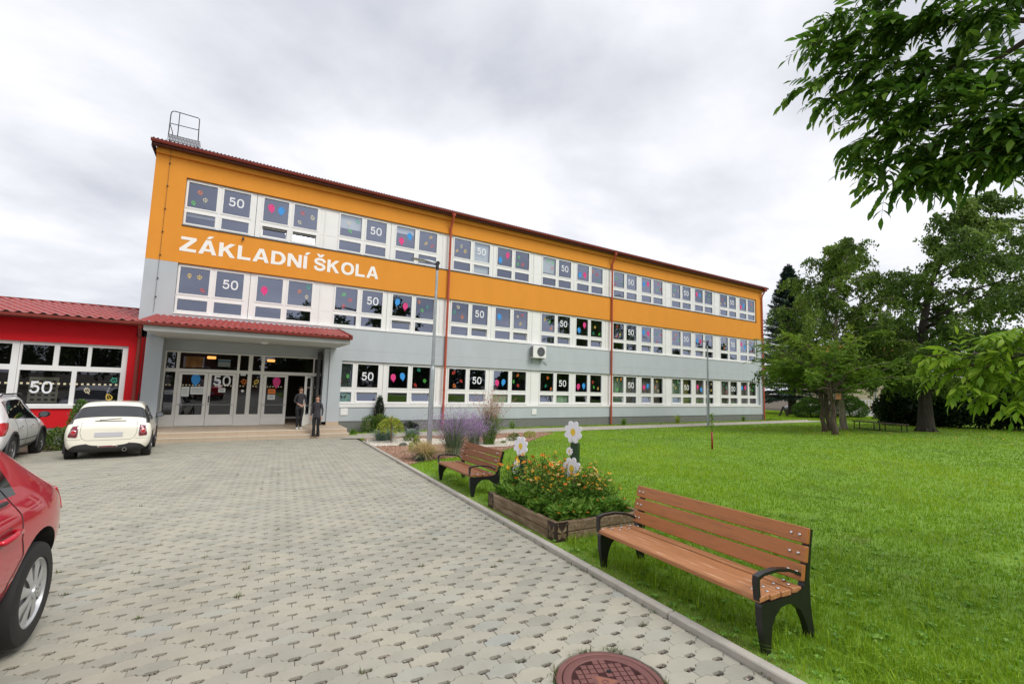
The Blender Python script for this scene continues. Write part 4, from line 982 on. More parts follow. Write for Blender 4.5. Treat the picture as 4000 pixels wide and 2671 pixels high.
def loft(stations, seg_mat, mats, lv, cutters):
    # stations: y, z_bottom, z_belt, z_top, w_low, w_mid, w_belt, w_top
    b = MB(); rings = []
    for (y, zb, ze, zt, wl, wm, we, wt) in stations:
        h = [(0, zb), (wl*.7, zb), (wl, zb+.05), (wm, zb+(ze-zb)*.42), (wm*.992, ze-(ze-zb)*.22), (we, ze), (wt+.02, zt-.05), (wt*.86, zt-.008), (0, zt+.018)]
        ring_ = [(x, y, z) for x, z in h]+[(-x, y, z) for x, z in h[-2:0:-1]]
        rings.append(ring_)
    k = len(rings[0]); nh = 9
    for r in rings: b.v += r
    for i in range(len(rings)-1):
        for j in range(k):
            jj = j if j < nh-1 else k-1-j
            b.f.append((i*k+j, (i+1)*k+j, (i+1)*k+(j+1) % k, i*k+(j+1) % k)); b.m.append(seg_mat(i, jj))
    # end caps as vertical bands
    for e, base in ((0, 0), (1, (len(rings)-1)*k)):
        idx = list(range(k))
        for j in range(nh-1):
            a0, a1 = base+j, base+j+1; c0, c1 = base+(k-j) % k, base+(k-j-1) % k
            f = [a0, a1, c1, c0]; f2 = []
            for q in f:
                if q not in f2: f2.append(q)
            if e: f2 = f2[::-1]
            b.f.append(tuple(f2)); b.m.append(0)
    me = b.mesh('x', mats); bmf(me); b2 = MB(); b2.v = [tuple(v.co) for v in me.vertices]; b2.f = [tuple(p.vertices) for p in me.polygons]; b2.m = [p.material_index for p in me.polygons]
    return subsurf_mesh(b2, mats, lv, cutters)
class Surf:
    def __init__(s, me): s.t = BVHTree.FromPolygons([v.co[:] for v in me.vertices], [tuple(p.vertices) for p in me.polygons])
    def hit(s, o, d, off):
        h, n, i, l = s.t.ray_cast(Vector(o), Vector(d))
        if h is None: h, n, i, l = s.t.find_nearest(Vector(o)); 
        n = n if n.dot(Vector(d)) < 0 else -n
        return h+n*off
    def patch(s, b, poly, view, off=.004, m=0, dome=0.0, dens=4, rings=(1, .8, .5, .22)):
        # poly in (x,z) for view 'rear'/'front', (y,z) for 'right'/'left'
        P = []
        for i in range(len(poly)):
            a, c = np.array(poly[i]), np.array(poly[(i+1) % len(poly)])
            for t in range(dens): P.append(a+(c-a)*t/dens)
        ctr = np.mean(P, 0); n = len(P); vs = []
        def ray(q):
            if view == 'rear': return ((q[0], -3, q[1]), (0, 1, 0))
            if view == 'front': return ((q[0], 9, q[1]), (0, -1, 0))
            if view == 'right': return ((3, q[0], q[1]), (-1, 0, 0))
            return ((-3, q[0], q[1]), (1, 0, 0))
        for r_ in rings:
            for q in P: o, d = ray(ctr+(q-ctr)*r_); vs.append(s.hit(o, d, off+dome*(1-r_*r_)))
        o, d = ray(ctr); vs.append(s.hit(o, d, off+dome)); L = len(rings)
        fs = [(i*n+k, i*n+(k+1) % n, (i+1)*n+(k+1) % n, (i+1)*n+k) for i in range(L-1) for k in range(n)]+[((L-1)*n+k, (L-1)*n+(k+1) % n, L*n) for k in range(n)]
        # skirt back to the body
        b0 = len(vs)
        for q in P: o, d = ray(q); vs.append(s.hit(o, d, -.004))
        fs += [(b0+k, b0+(k+1) % n, (k+1) % n, k) for k in range(n)]
        b.add(vs, fs, m); return b
    def line(s, b, pts, view, r_=.003, off=.0005, m=0, dens=8):
        q = []
        for i in range(len(pts)-1):
            for t in range(dens): q.append(np.array(pts[i])+(np.array(pts[i+1])-np.array(pts[i]))*t/dens)
        q.append(np.array(pts[-1])); P = []
        for a in q:
            if view == 'rear': o, d = (a[0], -3, a[1]), (0, 1, 0)
            elif view == 'right': o, d = (3, a[0], a[1]), (-1, 0, 0)
            else: o, d = (-3, a[0], a[1]), (1, 0, 0)
            P.append(s.hit(o, d, off))
        b.tube(P, r_, 5, m); return b
def wheel(parent, x, y, r_, side, rim_mat, hub_mat, w=.20, rr=.66, spokes=5, slots=True):
    # side +1: outer face towards +x
    o = empty('wheel', (x, y, r_), parent=parent)
    b = MB(); k = rr*r_
    prof = [(k, -.5*w), (r_*.86, -.52*w), (r_*.965, -.46*w), (r_, -.34*w), (r_, .34*w), (r_*.965, .46*w), (r_*.86, .52*w), (k, .46*w), (k*.96, .3*w), (k*.96, -.4*w)]
    b.lathe(prof, (0, 0, 0), 'x', n=48, closed=True)
    for g_ in (-.2, 0, .2): b.lathe([(r_*1.0015, g_*w-.004), (r_*.99, g_*w), (r_*1.0015, g_*w+.004)], (0, 0, 0), 'x', n=48)
    b.build('tyre', MT['rubber'], o, 'auto')
    b = MB(); X = lambda v: side*v
    b.lathe([(k*.99, X(.30*w)), (k*.985, X(.46*w)), (k*.93, X(.47*w)), (k*.88, X(.36*w))], (0, 0, 0), 'x', n=48, m=0)
    b.lathe([(k*.90, X(.15*w)), (0, X(.14*w))], (0, 0, 0), 'x', n=48, m=1)
    for i in range(spokes):
        a = 2*math.pi*i/spokes+.3; ca, sa = math.cos(a), math.sin(a)
        wi, wo2 = (.16*k, .30*k) if spokes < 7 else (.11*k, .22*k)
        def pt(rad, off, xx): return (X(xx), rad*ca-off*sa, rad*sa+off*ca)
        vs = []
        for rad, ww, xx in ((.12*k, wi, .50*w), (.45*k, wi*1.05, .47*w), (.75*k, wo2*.9, .44*w), (.92*k, wo2, .40*w)):
            vs += [pt(rad, -ww, xx-.03*w), pt(rad, -ww*.55, xx), pt(rad, ww*.55, xx), pt(rad, ww, xx-.03*w)]
        b.add(vs, [(j*4+q, j*4+q+1, (j+1)*4+q+1, (j+1)*4+q) for j in range(3) for q in range(3)], 0)
    b.lathe([(.20*k, X(.48*w)), (.19*k, X(.54*w)), (.13*k, X(.55*w)), (0, X(.55*w))], (0, 0, 0), 'x', n=24, m=0)
    for i in range(5): b.lathe([(.03*k, X(.553*w)), (0, X(.556*w))], (0, .10*k*math.cos(i*1.257), .10*k*math.sin(i*1.257)), 'x', n=8, m=1)
    b.build('rim', [rim_mat, hub_mat], o, 'auto')
    return o
def carpaint(name, c, fl=.0): return mat(name, c, .45, coat=1.0, spec=.25, metal=fl)
MT['autoglass'] = mat('auto_glass', (.012, .014, .016), .02, spec=.9, coat=.6)
MT['redlens'] = mat('red_lens', (.50, .012, .02), .12, coat=.6)
MT['redlens2'] = mat('dark_lens', (.20, .012, .03), .12, coat=.6)
MT['chrome'] = mat('chrome', (.7, .7, .7), .12, metal=1)
MT['alu'] = mat('wheel_silver', (.55, .56, .57), .35, metal=.6)
MT['aludark'] = mat('wheel_dark', (.02, .02, .022), .5)
def mirror(parent, x, y, z, side, mt, s=1.0):
    b = MB(); b.M = Matrix.Translation((x, y, z)); ring0 = []
    n = 16
    prof = [(-.02, .75), (0, .92), (.05, 1.0), (.10, .8), (.14, .3)]
    for py, k in prof:
        for i in range(n):
            a = 2*math.pi*i/n; ring0.append((side*.10*s+.105*s*k*math.cos(a), py*s, .075*s*k*math.sin(a)))
    b.add(ring0, [(i*n+j, i*n+(j+1) % n, (i+1)*n+(j+1) % n, (i+1)*n+j) for i in range(len(prof)-1) for j in range(n)]+[tuple((len(prof)-1)*n+j for j in range(n))], 0)
    b.tube([(0, .06*s, -.10*s), (side*.05*s, .06*s, -.04*s)], .022*s, 8, 0)
    o = b.build('wing_mirror', [mt], parent, 'auto')
    b = MB(); b.M = Matrix.Translation((x, y, z)); b.add([(side*.10*s+.078*s*math.cos(2*math.pi*i/n), -.030*s-side*.018*s*math.cos(2*math.pi*i/n), .056*s*math.sin(2*math.pi*i/n)) for i in range(n)], [tuple(range(n))]); b.build('mirror_glass', mat('mirror_glass', (.75, .78, .8), .03, metal=1), o)

# --- cream hatchback -------------------------------------------------
hc = R(5.0)
cx0, cy0 = -2.78, 15.05
cream = empty('parked_car', (cx0, cy0, gz(0, 16.2)), hc, label='small cream hatchback parked with its back to us before the entrance steps', cat='car')
cream.rotation_euler = (R(-2.06)*1.0, 0, hc)
pc = carpaint('cream_paint', (.84, .81, .69))
st = [(.0, .40, .66, .80, .60, .68, .62, .56), (.02, .30, .74, .88, .70, .77, .71, .63), (.07, .25, .86, .925, .74, .81, .75, .67), (.12, .22, .945, .965, .77, .835, .775, .70), (.15, .21, .955, 1.03, .78, .84, .78, .69),
      (.40, .2, .96, 1.42, .78, .845, .785, .60), (.48, .2, .96, 1.47, .78, .845, .785, .59), (1.1, .2, .95, 1.50, .78, .845, .785, .59), (1.7, .2, .94, 1.49, .78, .845, .785, .59), (2.2, .2, .93, 1.40, .78, .845, .775, .57),
      (2.72, .2, .91, .97, .78, .845, .77, .70), (3.2, .2, .86, .90, .78, .84, .75, .68), (3.52, .22, .74, .79, .74, .80, .70, .62), (3.62, .32, .58, .64, .62, .68, .62, .54)]
def sm_cream(i, j):
    if j == 5 and 3 <= i <= 8: return 1
    if j in (6, 7) and i in (4, 9): return 1
    if j in (0, 1): return 2
    return 0
me = loft(st, sm_cream, [pc, MT['autoglass'], MT['plasticd'], MT['black']], 2, [((.62, .30), .36, -1.2, 1.2), ((2.95, .30), .36, -1.2, 1.2)])
sf = Surf(me); pts_ = split_by_mat(me, {'cream_paint': 'body', 'auto_glass': 'windows', 'dark_plastic': 'underside', 'black_paint': 'wheel_arch'}, cream)
cb_ = pts_['body']
for sg in (-1, 1):
    lp = [(sg*x, z) for x, z in ((.59, .87), (.685, .86), (.745, .66), (.735, .615), (.61, .60), (.59, .64))]
    b = MB(); sf.patch(b, [(x*1.0+(-sg*.012 if abs(x) < .65 else sg*.012), z+(.014 if z > .7 else -.014)) for x, z in lp], 'rear', .004); bz = b.build('tail_light', MT['chrome'], cream, True)
    b = MB(); sf.patch(b, lp, 'rear', .010, dome=.006); b.build('lens', MT['redlens2'], bz, True)
    c = (sg*.662, .725); b = MB(); sf.patch(b, [(c[0]+.058*math.cos(t), c[1]+.058*math.sin(t)) for t in np.linspace(0, 6.283, 16, endpoint=False)], 'rear', .020, dens=1); sf.patch(b, [(c[0]+.046*math.cos(t), c[1]+.046*math.sin(t)) for t in np.linspace(0, 6.283, 16, endpoint=False)], 'rear', .024, m=1, dens=1, dome=.008); b.build('ring', [MT['chrome'], MT['redlens']], bz, True)
b = MB(); sf.patch(b, [(-.27, .60), (.27, .60), (.27, .71), (-.27, .71)], 'rear', .012); b.build('number_plate', mat('plate_blank', (.52, .52, .55), .5), cream, False)
b = MB(); sf.patch(b, [(-.66, .235), (.66, .235), (.70, .33), (.35, .325), (.0, .325), (-.35, .325), (-.70, .33)], 'rear', .006, dens=4); b.build('rear_valance', MT['plasticd'], cream, True)
b = MB(); sf.patch(b, [(-.19, .345), (.19, .345), (.2, .385), (-.2, .385)], 'rear', .012, m=0); sf.patch(b, [(-.15, .352), (.15, .352), (.16, .377), (-.16, .377)], 'rear', .018, m=1); b.build('fog_lamp', [MT['chrome'], MT['redlens2']], cream, True)
b = MB(); sf.line(b, [(-.53, .965), (-.54, .70), (-.50, .57), (-.42, .52), (.42, .52), (.50, .57), (.54, .70), (.53, .965)], 'rear', .0035); sf.line(b, [(-.78, .54), (-.52, .545)], 'rear', .003); sf.line(b, [(.78, .54), (.52, .545)], 'rear', .003); b.build('panel_gap', MT['plasticd'], cream)
b = MB(); b.lathe([(.045, -.02), (.045, .10), (.036, .10), (.036, -.02)], (.33, .0, .27), 'y', n=18, closed=True); b.lathe([(.036, .05), (0, .05)], (.33, 0, .27), 'y', n=18, m=1); b.build('exhaust', [MT['chrome'], MT['black']], cream, 'auto')
b = MB(); b.tube([(0, .62, 1.42), (0, .58, 1.52)], [.012, .005], 8); b.build('antenna', MT['black'], cream)
b = MB(); sf.line(b, [(-.3, .985), (.3, .985)], 'rear', .012, .004); b.tube([(-.22, .13, 1.01), (.2, .15, 1.05)], .008, 6); b.build('rear_wiper', MT['black'], cream)
for yy in (.62, 2.95):
    for sg in (-1, 1):
        b = MB(); n = 24; vs = []
        for t in np.linspace(-.25, math.pi+.25, n):
            for r_, xo in ((.352, .80), (.352, .852), (.40, .85), (.405, .80)): vs.append((sg*xo, yy+r_*math.cos(t), .30+r_*math.sin(t)))
        b.add(vs, [(i*4+j, i*4+(j+1) % 4, (i+1)*4+(j+1) % 4, (i+1)*4+j) for i in range(n-1) for j in range(4)]); b.build('arch_trim', MT['plasticd'], cream, True)
        wheel(cream, sg*.74, yy, .30, sg, MT['alu'], MT['aludark'], spokes=5)
for sg in (-1, 1): mirror(cream, sg*.80, 2.35, 1.06, sg, MT['black'], 1.05)
# --- white SUV ---------------------------------------------------------
suv = empty('parked_car', (-5.26, 14.08, gz(0, 15.5)), R(4.6), label='white SUV with black wheel arches parked left of the cream hatchback', cat='car', group=None)
suv.rotation_euler = (R(-2.06), 0, R(4.6))
pw = carpaint('white_paint', (.90, .90, .91))
st = [(.0, .48, .80, 1.02, .62, .72, .66, .60), (.04, .36, .92, 1.10, .74, .82, .76, .66), (.12, .30, 1.02, 1.16, .80, .87, .80, .68), (.24, .28, 1.08, 1.22, .82, .885, .81, .67), (.50, .27, 1.06, 1.52, .82, .89, .81, .60), (.66, .27, 1.05, 1.61, .82, .89, .81, .60),
      (1.05, .26, 1.00, 1.66, .82, .885, .82, .60), (1.75, .26, .97, 1.68, .82, .885, .82, .60), (2.05, .26, .96, 1.67, .82, .885, .82, .60), (2.65, .26, .95, 1.56, .82, .885, .81, .58), (3.15, .26, 1.0, 1.10, .82, .885, .79, .72), (3.7, .28, .95, 1.03, .82, .88, .78, .70), (4.05, .32, .82, .90, .76, .82, .72, .64), (4.18, .42, .66, .74, .62, .70, .62, .54)]
def sm_suv(i, j):
    if j == 5 and 5 <= i <= 9: return 1
    if j in (6, 7) and i in (3, 9): return 1
    if j in (0, 1): return 2
    return 0
me = loft(st, sm_suv, [pw, MT['autoglass'], MT['plasticd'], MT['black']], 2, [((.86, .33), .41, -1.3, 1.3), ((3.38, .33), .41, -1.3, 1.3)])
sf = Surf(me); split_by_mat(me, {'white_paint': 'body', 'auto_glass': 'windows', 'dark_plastic': 'underside', 'black_paint': 'wheel_arch'}, suv)
b = MB(); sf.patch(b, [(.55, .24), (2.95, .24), (2.95, .40), (.95, .40)], 'right', .012); sf.patch(b, [(1.3, .24), (2.95, .24), (2.95, .40), (1.3, .40)], 'left', .012); b.build('sill_cladding', MT['plasticd'], suv, True)
for ln_ in ([(1.95, 1.06), (1.93, .75), (1.95, .42)], [(2.98, 1.0), (3.0, .7), (2.9, .42)], [(1.06, 1.10), (1.16, .9), (1.20, .75)]):
    b = MB(); sf.line(b, ln_, 'right', .004); b.build('panel_gap', MT['plasticd'], suv)
for yy in (1.25, 2.15):
    b = MB(); b.bbox(.875, .905, yy, yy+.16, .86, .885, .008); b.build('door_handle', MT['chrome'], suv)
b = MB()
for (xx, mm) in ((1, 0),):
    sf.patch(b, [(.02, 1.0), (.22, 1.02), (.52, 1.0), (.36, .86), (.20, .74), (.02, .72)], 'right', .008, dome=.01)
b.build('tail_light', MT['redlens'], suv, True)
b = MB(); sf.patch(b, [(.52, .98), (.72, .99), (.76, .80), (.60, .72), (.50, .76)], 'rear', .010, dome=.01); sf.patch(b, [(-.52, .98), (-.72, .99), (-.76, .80), (-.60, .72), (-.50, .76)], 'rear', .010, dome=.01); b.build('tail_light', MT['redlens'], suv, True)
b = MB()
for sg in (-1, 1): b.tube([(sg*.60, .75, 1.60), (sg*.60, .85, 1.645), (sg*.60, 2.2, 1.67), (sg*.60, 2.35, 1.63)], .018, 8)
b.build('roof_rail', MT['dsteel'], suv, True)
for yy in (.86, 3.38):
    for sg in (-1, 1):
        b = MB(); n = 24; vs = []
        for t in np.linspace(-.2, math.pi+.2, n):
            for r_, xo in ((.40, .86), (.40, .905), (.46, .90), (.465, .86)): vs.append((sg*xo, yy+r_*math.cos(t), .33+r_*math.sin(t)))
        b.add(vs, [(i*4+j, i*4+(j+1) % 4, (i+1)*4+(j+1) % 4, (i+1)*4+j) for i in range(n-1) for j in range(4)]); b.build('arch_trim', MT['plasticd'], suv, True)
        wheel(suv, sg*.79, yy, .34, sg, MT['alu'] if False else mat('wheel_grey', (.22, .22, .23), .35, metal=.6), MT['aludark'], spokes=5, rr=.70)
for sg in (-1, 1): mirror(suv, sg*.86, 2.80, 1.12, sg, MT['plasticd'], 1.1)
# --- red hatchback, close to the lens ----------------------------------
red = empty('parked_car', (-1.93, 5.08, gz(0, 4.0)), R(180-1.8), label='glossy red hatchback at the left edge, only its rear quarter in view', cat='car')
red.rotation_euler = (R(2.06), 0, R(180-1.8))
pr = carpaint('red_paint', (.60, .005, .030), .35)
st = [(.0, .36, .56, .72, .54, .60, .58, .50), (.02, .30, .64, .82, .60, .67, .64, .55), (.06, .26, .74, .90, .66, .72, .69, .60), (.14, .23, .86, .955, .70, .775, .735, .64), (.24, .22, .915, .99, .74, .825, .775, .66), (.50, .21, .935, 1.13, .79, .885, .82, .645), (.78, .21, .94, 1.30, .81, .90, .84, .61), (1.02, .2, .94, 1.40, .81, .90, .84, .585),
      (1.5, .2, .93, 1.45, .81, .90, .84, .58), (2.1, .2, .92, 1.46, .81, .90, .84, .58), (2.7, .2, .91, 1.36, .81, .90, .83, .56), (3.3, .2, .90, .98, .81, .895, .82, .72), (3.8, .22, .82, .90, .80, .88, .78, .68), (4.1, .26, .66, .74, .74, .80, .70, .6), (4.22, .36, .52, .60, .6, .68, .6, .5)]
def sm_red(i, j):
    if j == 5 and 7 <= i <= 10: return 1
    if j in (6, 7) and i in (4, 5, 6, 10): return 1
    if j in (0, 1): return 2
    return 0
me = loft(st, sm_red, [pr, MT['autoglass'], MT['plasticd'], MT['black']], 3, [((.81, .31), .40, .55, 1.3), ((.81, .31), .40, -1.3, -.55), ((3.42, .31), .375, .55, 1.3), ((3.42, .31), .375, -1.3, -.55)])
sf = Surf(me); split_by_mat(me, {'red_paint': 'body', 'auto_glass': 'windows', 'dark_plastic': 'underside', 'black_paint': 'wheel_arch'}, red)
for vw, sg in (('left', -1), ('right', 1)):
    b = MB(); sf.line(b, [(1.5, 1.4), (1.28, 1.2), (1.16, .945), (1.10, .86), (1.13, .72), (1.10, .62), (1.22, .50), (1.26, .30)], vw, .0032); b.build('panel_gap', MT['plasticd'], red)
    b = MB(); sf.line(b, [(2.2, .93), (2.22, .6), (2.2, .25)], vw, .0035); b.build('panel_gap', MT['plasticd'], red)
    b = MB(); sf.line(b, [(1.22, .955), (1.6, .95), (2.2, .945), (2.9, .93)], vw, .014, .004); b.build('window_trim', MT['dsteel'], red, True)
    b = MB(); pth = [(.9*0+sg*(.905-.0), 0, 0)]; 
    P0 = sf.hit((sg*3, 1.22, .79), (-sg, 0, 0), .0); P1 = sf.hit((sg*3, 1.44, .775), (-sg, 0, 0), .0); m_ = (P0+P1)/2
    b.tube([P0+Vector((0, 0, 0)), P0+Vector((sg*.030, .01, 0)), m_+Vector((sg*.042, 0, .004)), P1+Vector((sg*.030, -.01, 0)), P1], [.012, .017, .018, .017, .012], 10); b.build('door_handle', pr, red, True)
    b = MB(); sf.patch(b, [(1.24, .745), (1.42, .735), (1.42, .81), (1.24, .825)], vw, .0008, dens=3); b.build('handle_shade_patch', mat('red_painted_shade', (.22, .004, .012), .4, coat=.5), red, True)  # flat darker red patch, shade behind the handle put into colour
    b = MB(); sf.patch(b, [(.05, .86), (.13, .885), (.30, .895), (.20, .80), (.06, .70)], vw, .006, dome=.006); b.build('tail_light', MT['redlens'], red, True)
b = MB()
for sg in (-1, 1): sf.patch(b, [(sg*.50, .86), (sg*.76, .87), (sg*.80, .72), (sg*.55, .72)], 'rear', .010, dome=.01)
b.build('tail_light', MT['redlens'], red, True)
b = MB(); sf.patch(b, [(-.26, .48), (.26, .48), (.26, .59), (-.26, .59)], 'rear', .012); b.build('number_plate', mat('plate_blank', (.52, .52, .55), .5), red)
b = MB(); sf.line(b, [(-.84, .60), (-.6, .64), (.6, .64), (.84, .60)], 'rear', .004); b.build('panel_gap', MT['plasticd'], red)
for yy in (.84, 3.42):
    for sg in (-1, 1): wheel(red, sg*.795, yy, .312, sg, MT['alu'], MT['aludark'], spokes=8, rr=.685, w=.2)
for sg in (-1, 1): mirror(red, sg*.87, 3.0, 1.03, sg, pr, 1.05)

# ------------------------------------------------------------------ benches
m_wood = mat('varnished_wood', (.44, .165, .045), .45, var=.28, vs=5, stretch=(.6, 6, 6), col2=(.27, .085, .022), c2pos=(.5, .75), coat=.15, bump=.15, bs=40)
m_woodw = mat('worn_wood', (.44, .19, .075), .55, var=.2, vs=6, stretch=(.5, 7, 7), col2=(.58, .42, .30), c2pos=(.60, .70), bump=.3, bs=40)
m_bolt = mat('zinc_bolt', (.6, .6, .62), .3, metal=1)
BL = 1.70
def bench():
    root = empty('park_bench', (0, 0, 0))
    T = .045
    # side profile in (y,z): front leg, arch, rear leg, raked back post
    prof = [(.035, 0), (.078, 0), (.086, .08), (.105, .16), (.145, .222), (.21, .262), (.285, .270), (.36, .252), (.43, .200), (.480, .11), (.515, 0), (.575, 0), (.556, .10), (.546, .22), (.552, .40), (.60, .60), (.632, .712), (.604, .718), (.560, .60), (.512, .43), (.480, .345), (.40, .325), (.30, .315), (.20, .315), (.10, .315), (.045, .318), (.012, .32), (.0, .30), (.002, .18), (.02, .08)]
    arm = [(-.008, .335), (.012, .335), (.008, .42), (.012, .466), (.06, .482), (.20, .486), (.33, .466), (.44, .428), (.53, .376), (.545, .392), (.45, .446), (.335, .486), (.20, .506), (.06, .502), (-.006, .488), (-.014, .45)]
    for x0 in (0, BL-T):
        b = MB(); n = len(prof)
        b.prism(prof, lambda a, c, d: (d, a, c), x0, x0+T); o = b.build('leg_frame', MT['black'], root)
        b = MB(); b.prism(arm, lambda a, c, d: (d, a, c), x0-.002, x0+T-.006); b.build('armrest', MT['black'], root)
    zz = [.322, .317, .317, .322]
    for i in range(4):
        b = MB(); y0 = -.005+i*.118; b.M = Matrix.Translation((0, y0, zz[i]))@Matrix.Rotation(R((-5, -2, 2, 5)[i]*-1), 4, 'X')
        b.bbox(.004, BL-.004, 0, .108, 0, .038, .006); o = b.build('seat_slat', m_woodw, root)
        b = MB(); b.M = Matrix.Translation((0, y0, zz[i]))
        for x_ in (.05, .11, BL-.05, BL-.11):
            b.lathe([(.012, .038), (.011, .044), (.006, .048), (0, .049)], (x_, .03 if x_ in (.05, BL-.05) else .078, 0), n=10)
        b.build('bolt', m_bolt, o, True)
    for i in range(3):
        z0 = .385+i*.122; y0 = .497+(z0-.385)*.27
        b = MB(); b.M = Matrix.Translation((0, y0-.042, z0))@Matrix.Rotation(R(-15), 4, 'X')
        b.bbox(-.012 if i else 0, BL+.012 if i else BL, 0, .040, 0, .112, .006); o = b.build('backrest_slat', m_wood, root)
        b = MB(); b.M = Matrix.Translation((0, y0-.042, z0))@Matrix.Rotation(R(-15), 4, 'X')
        for x_, zz_ in ((.035, .052), (.085, .052), (BL-.04, .052), (BL-.10, .052)):
            b.lathe([(.0125, -.001), (.0115, -.006), (.006, -.010), (0, -.011)], (x_, 0, zz_), 'y', n=10)
        b.build('bolt', m_bolt, o, True)
    return root
def paving_place(o, u, v, tilt=True):
    x, y = uv(u, v); o.location = (x, y, gz(x, y)+.012)
    # local x along the kerb, local y away from it
    o.rotation_euler = (0, R(2.06) if tilt else 0, math.radians(90-4))
bn = bench()
def bench_at(o, u, v):
    x, y = uv(u, v); o.location = (x, y, gz(x, y)+.01)
    Mx = Matrix(((-V2[0], U2[0], 0), (-V2[1], U2[1], 0), (0, 0, 1)))   # local x runs back towards the lens, y away from kerb
    o.rotation_euler = (Matrix.Rotation(0, 3, 'X')@Mx).to_euler()
    q = o.rotation_euler.to_matrix(); t = Matrix.Rotation(R(-2.06), 3, 'X'); o.rotation_euler = (t@q).to_euler()
bench_at(bn, 2.878, 3.63)
tag(bn, 'wooden bench with black iron frame nearest the lens, in front of the flower box', 'bench', 'wooden benches along the kerb')
b2_ = copy_tree(bn); bench_at(b2_, 2.875, 8.68); m_wood2 = mat('dark_varnished_wood', (.26, .105, .045), .5, var=.25, vs=5, stretch=(.6, 6, 6), bump=.15, bs=40)
for ch in b2_.children:
    if 'slat' in ch.name: ch.material_slots[0].link = 'OBJECT'; ch.material_slots[0].material = m_wood2
b2_['label'] = 'wooden bench farther back, between the flower box and the shrub bed'

# ------------------------------------------------------------------ planter
m_sleeper = mat('sleeper_wood', (.20, .135, .075), .85, var=.3, vs=4, stretch=(5, .7, 5), col2=(.30, .24, .17), c2pos=(.5, .75), bump=.5, bs=30)
m_rust = mat('brown_steel', (.045, .026, .022), .5, metal=.3, var=.25, vs=8)
u0, u1, v0, v1 = PLANT
plx, ply = uv(u0, v0)
plant = empty('flower_box', (plx, ply, gz(plx, ply)), A4, label='raised flower box of weathered timber with dark steel corner brackets', cat='planter')
plant.rotation_euler = (R(-2.06), 0, A4)
LW, LL, PH = u1-u0, v1-v0, .222
for k, (z0, z1) in enumerate(((-.05, .105), (.111, PH))):
    for nm_, bx_ in (('a', (0, .07, 0, LL)), ('b', (LW-.07, LW, 0, LL)), ('c', (.072, LW-.072, 0, .07)), ('d', (.072, LW-.072, LL-.07, LL))):
        b = MB(); j = rs.normal(0, .002); b.bbox(bx_[0]+(0 if bx_[0] else j*0), bx_[1], bx_[2], bx_[3], z0, z1, .008); b.build('timber', m_sleeper, plant)
for cu, cv, su, sv in ((0, 0, -1, -1), (0, LL, -1, 1), (LW, 0, 1, -1), (LW, LL, 1, 1)):
    b = MB(); e = .004; wdt = .17
    xa, xb = sorted((cu+su*e, cu-su*wdt)); ya, yb = sorted((cv+sv*.0005, cv+sv*(e+.001))); b.box(xa, xb, ya, yb, -.03, PH+.004)
    xa, xb = sorted((cu+su*.0005, cu+su*e)); ya, yb = sorted((cv, cv-sv*wdt)); b.box(xa, xb, ya, yb, -.03, PH+.004)
    o = b.build('corner_bracket', m_rust, plant)
    b = MB()
    for axis in (0, 1):
        def pt(a, z):           # a = distance from the corner along the plate
            return (cu-su*a, cv+sv*.0062, z) if axis == 0 else (cu+su*.0052, cv-sv*a, z)
        for sgn in (-1, 1):     # butterfly cut-out
            for q in ([(.004, .11), (.055, .19), (.062, .13), (.012, .10)], [(.004, .095), (.058, .095), (.050, .035), (.012, .06)]):
                b.add([pt(.085+sgn*a, z) for a, z in q], [tuple(range(4))])
        b.add([pt(.081, .05), pt(.089, .05), pt(.089, .14), pt(.081, .14)], [(0, 1, 2, 3)])
    b.build('butterfly_cutout', m_sleeper, o)
    b = MB()
    for a, z in ((.03, .20), (.15, .20), (.03, .0), (.15, .0)):
        b.lathe([(.007, 0), (.005, -.004), (0, -.005)], (cu-su*a, cv+sv*.005-(.0 if sv < 0 else -.005), z), 'y', n=8)
    b.build('bolt', m_bolt, o)
b = MB(); b.box(.07, LW-.07, .07, LL-.07, .10, .17); b.build('soil', m_soil, plant)

# ------------------------------------------------------------------ manhole
mh = empty('manhole_cover', (MANX, MANY, gz(0, MANY)), R(-40), label='round brown cast iron manhole cover set in the pavers', cat='manhole cover')
mh.rotation_euler = (R(-2.06), 0, R(-22))
m_iron = mat('brown_iron', (.20, .085, .075), .55, metal=.15, var=.12, vs=9, bump=.3, bs=200)
m_irond = mat('brown_iron_groove', (.10, .035, .034), .8)
b = MB(); b.lathe([(.318, -.03), (.318, -.001), (.312, .004), (.288, .004), (.283, 0), (.283, -.02)], n=64); b.build('frame', m_iron, mh, 'auto')
b = MB(); b.lathe([(.277, -.02), (.277, .001), (.273, .004), (.232, .004), (.228, .0005), (0, .0005)], n=64, m=0)
s_ = .0445; hw = .0185
for i in range(-6, 6):
    for j in range(-6, 6):
        cx_, cy_ = (i+.5)*s_, (j+.5)*s_
        if math.hypot(abs(cx_)+.012, abs(cy_)+.012) > .222: continue
        if -.10 < cx_ < .06 and abs(cy_) < .075-abs(cx_+.02)*.25 and (abs(cx_) < .075): continue
        q = [(cx_-hw, cy_-hw), (cx_+hw, cy_-hw), (cx_+hw, cy_+hw), (cx_-hw, cy_+hw)]
        b.add([(x, y, .0006) for x, y in q]+[(x*.985+cx_*.015, y*.985+cy_*.015, .0042) for x, y in q], [(4, 5, 6, 7)]+[(k, (k+1) % 4, 4+(k+1) % 4, 4+k) for k in range(4)], 0)
lid = b.build('lid', m_iron, mh, 'auto')
b = MB(); b.lathe([(.227, .0008), (0, .0008)], n=48); b.build('grooves', m_irond, lid)
tr_ = lambda k, dx=0: [(-.085*k-.012, .085*k), (-.085*k-.012, -.085*k), (.075*k-.012+.01, 0)]
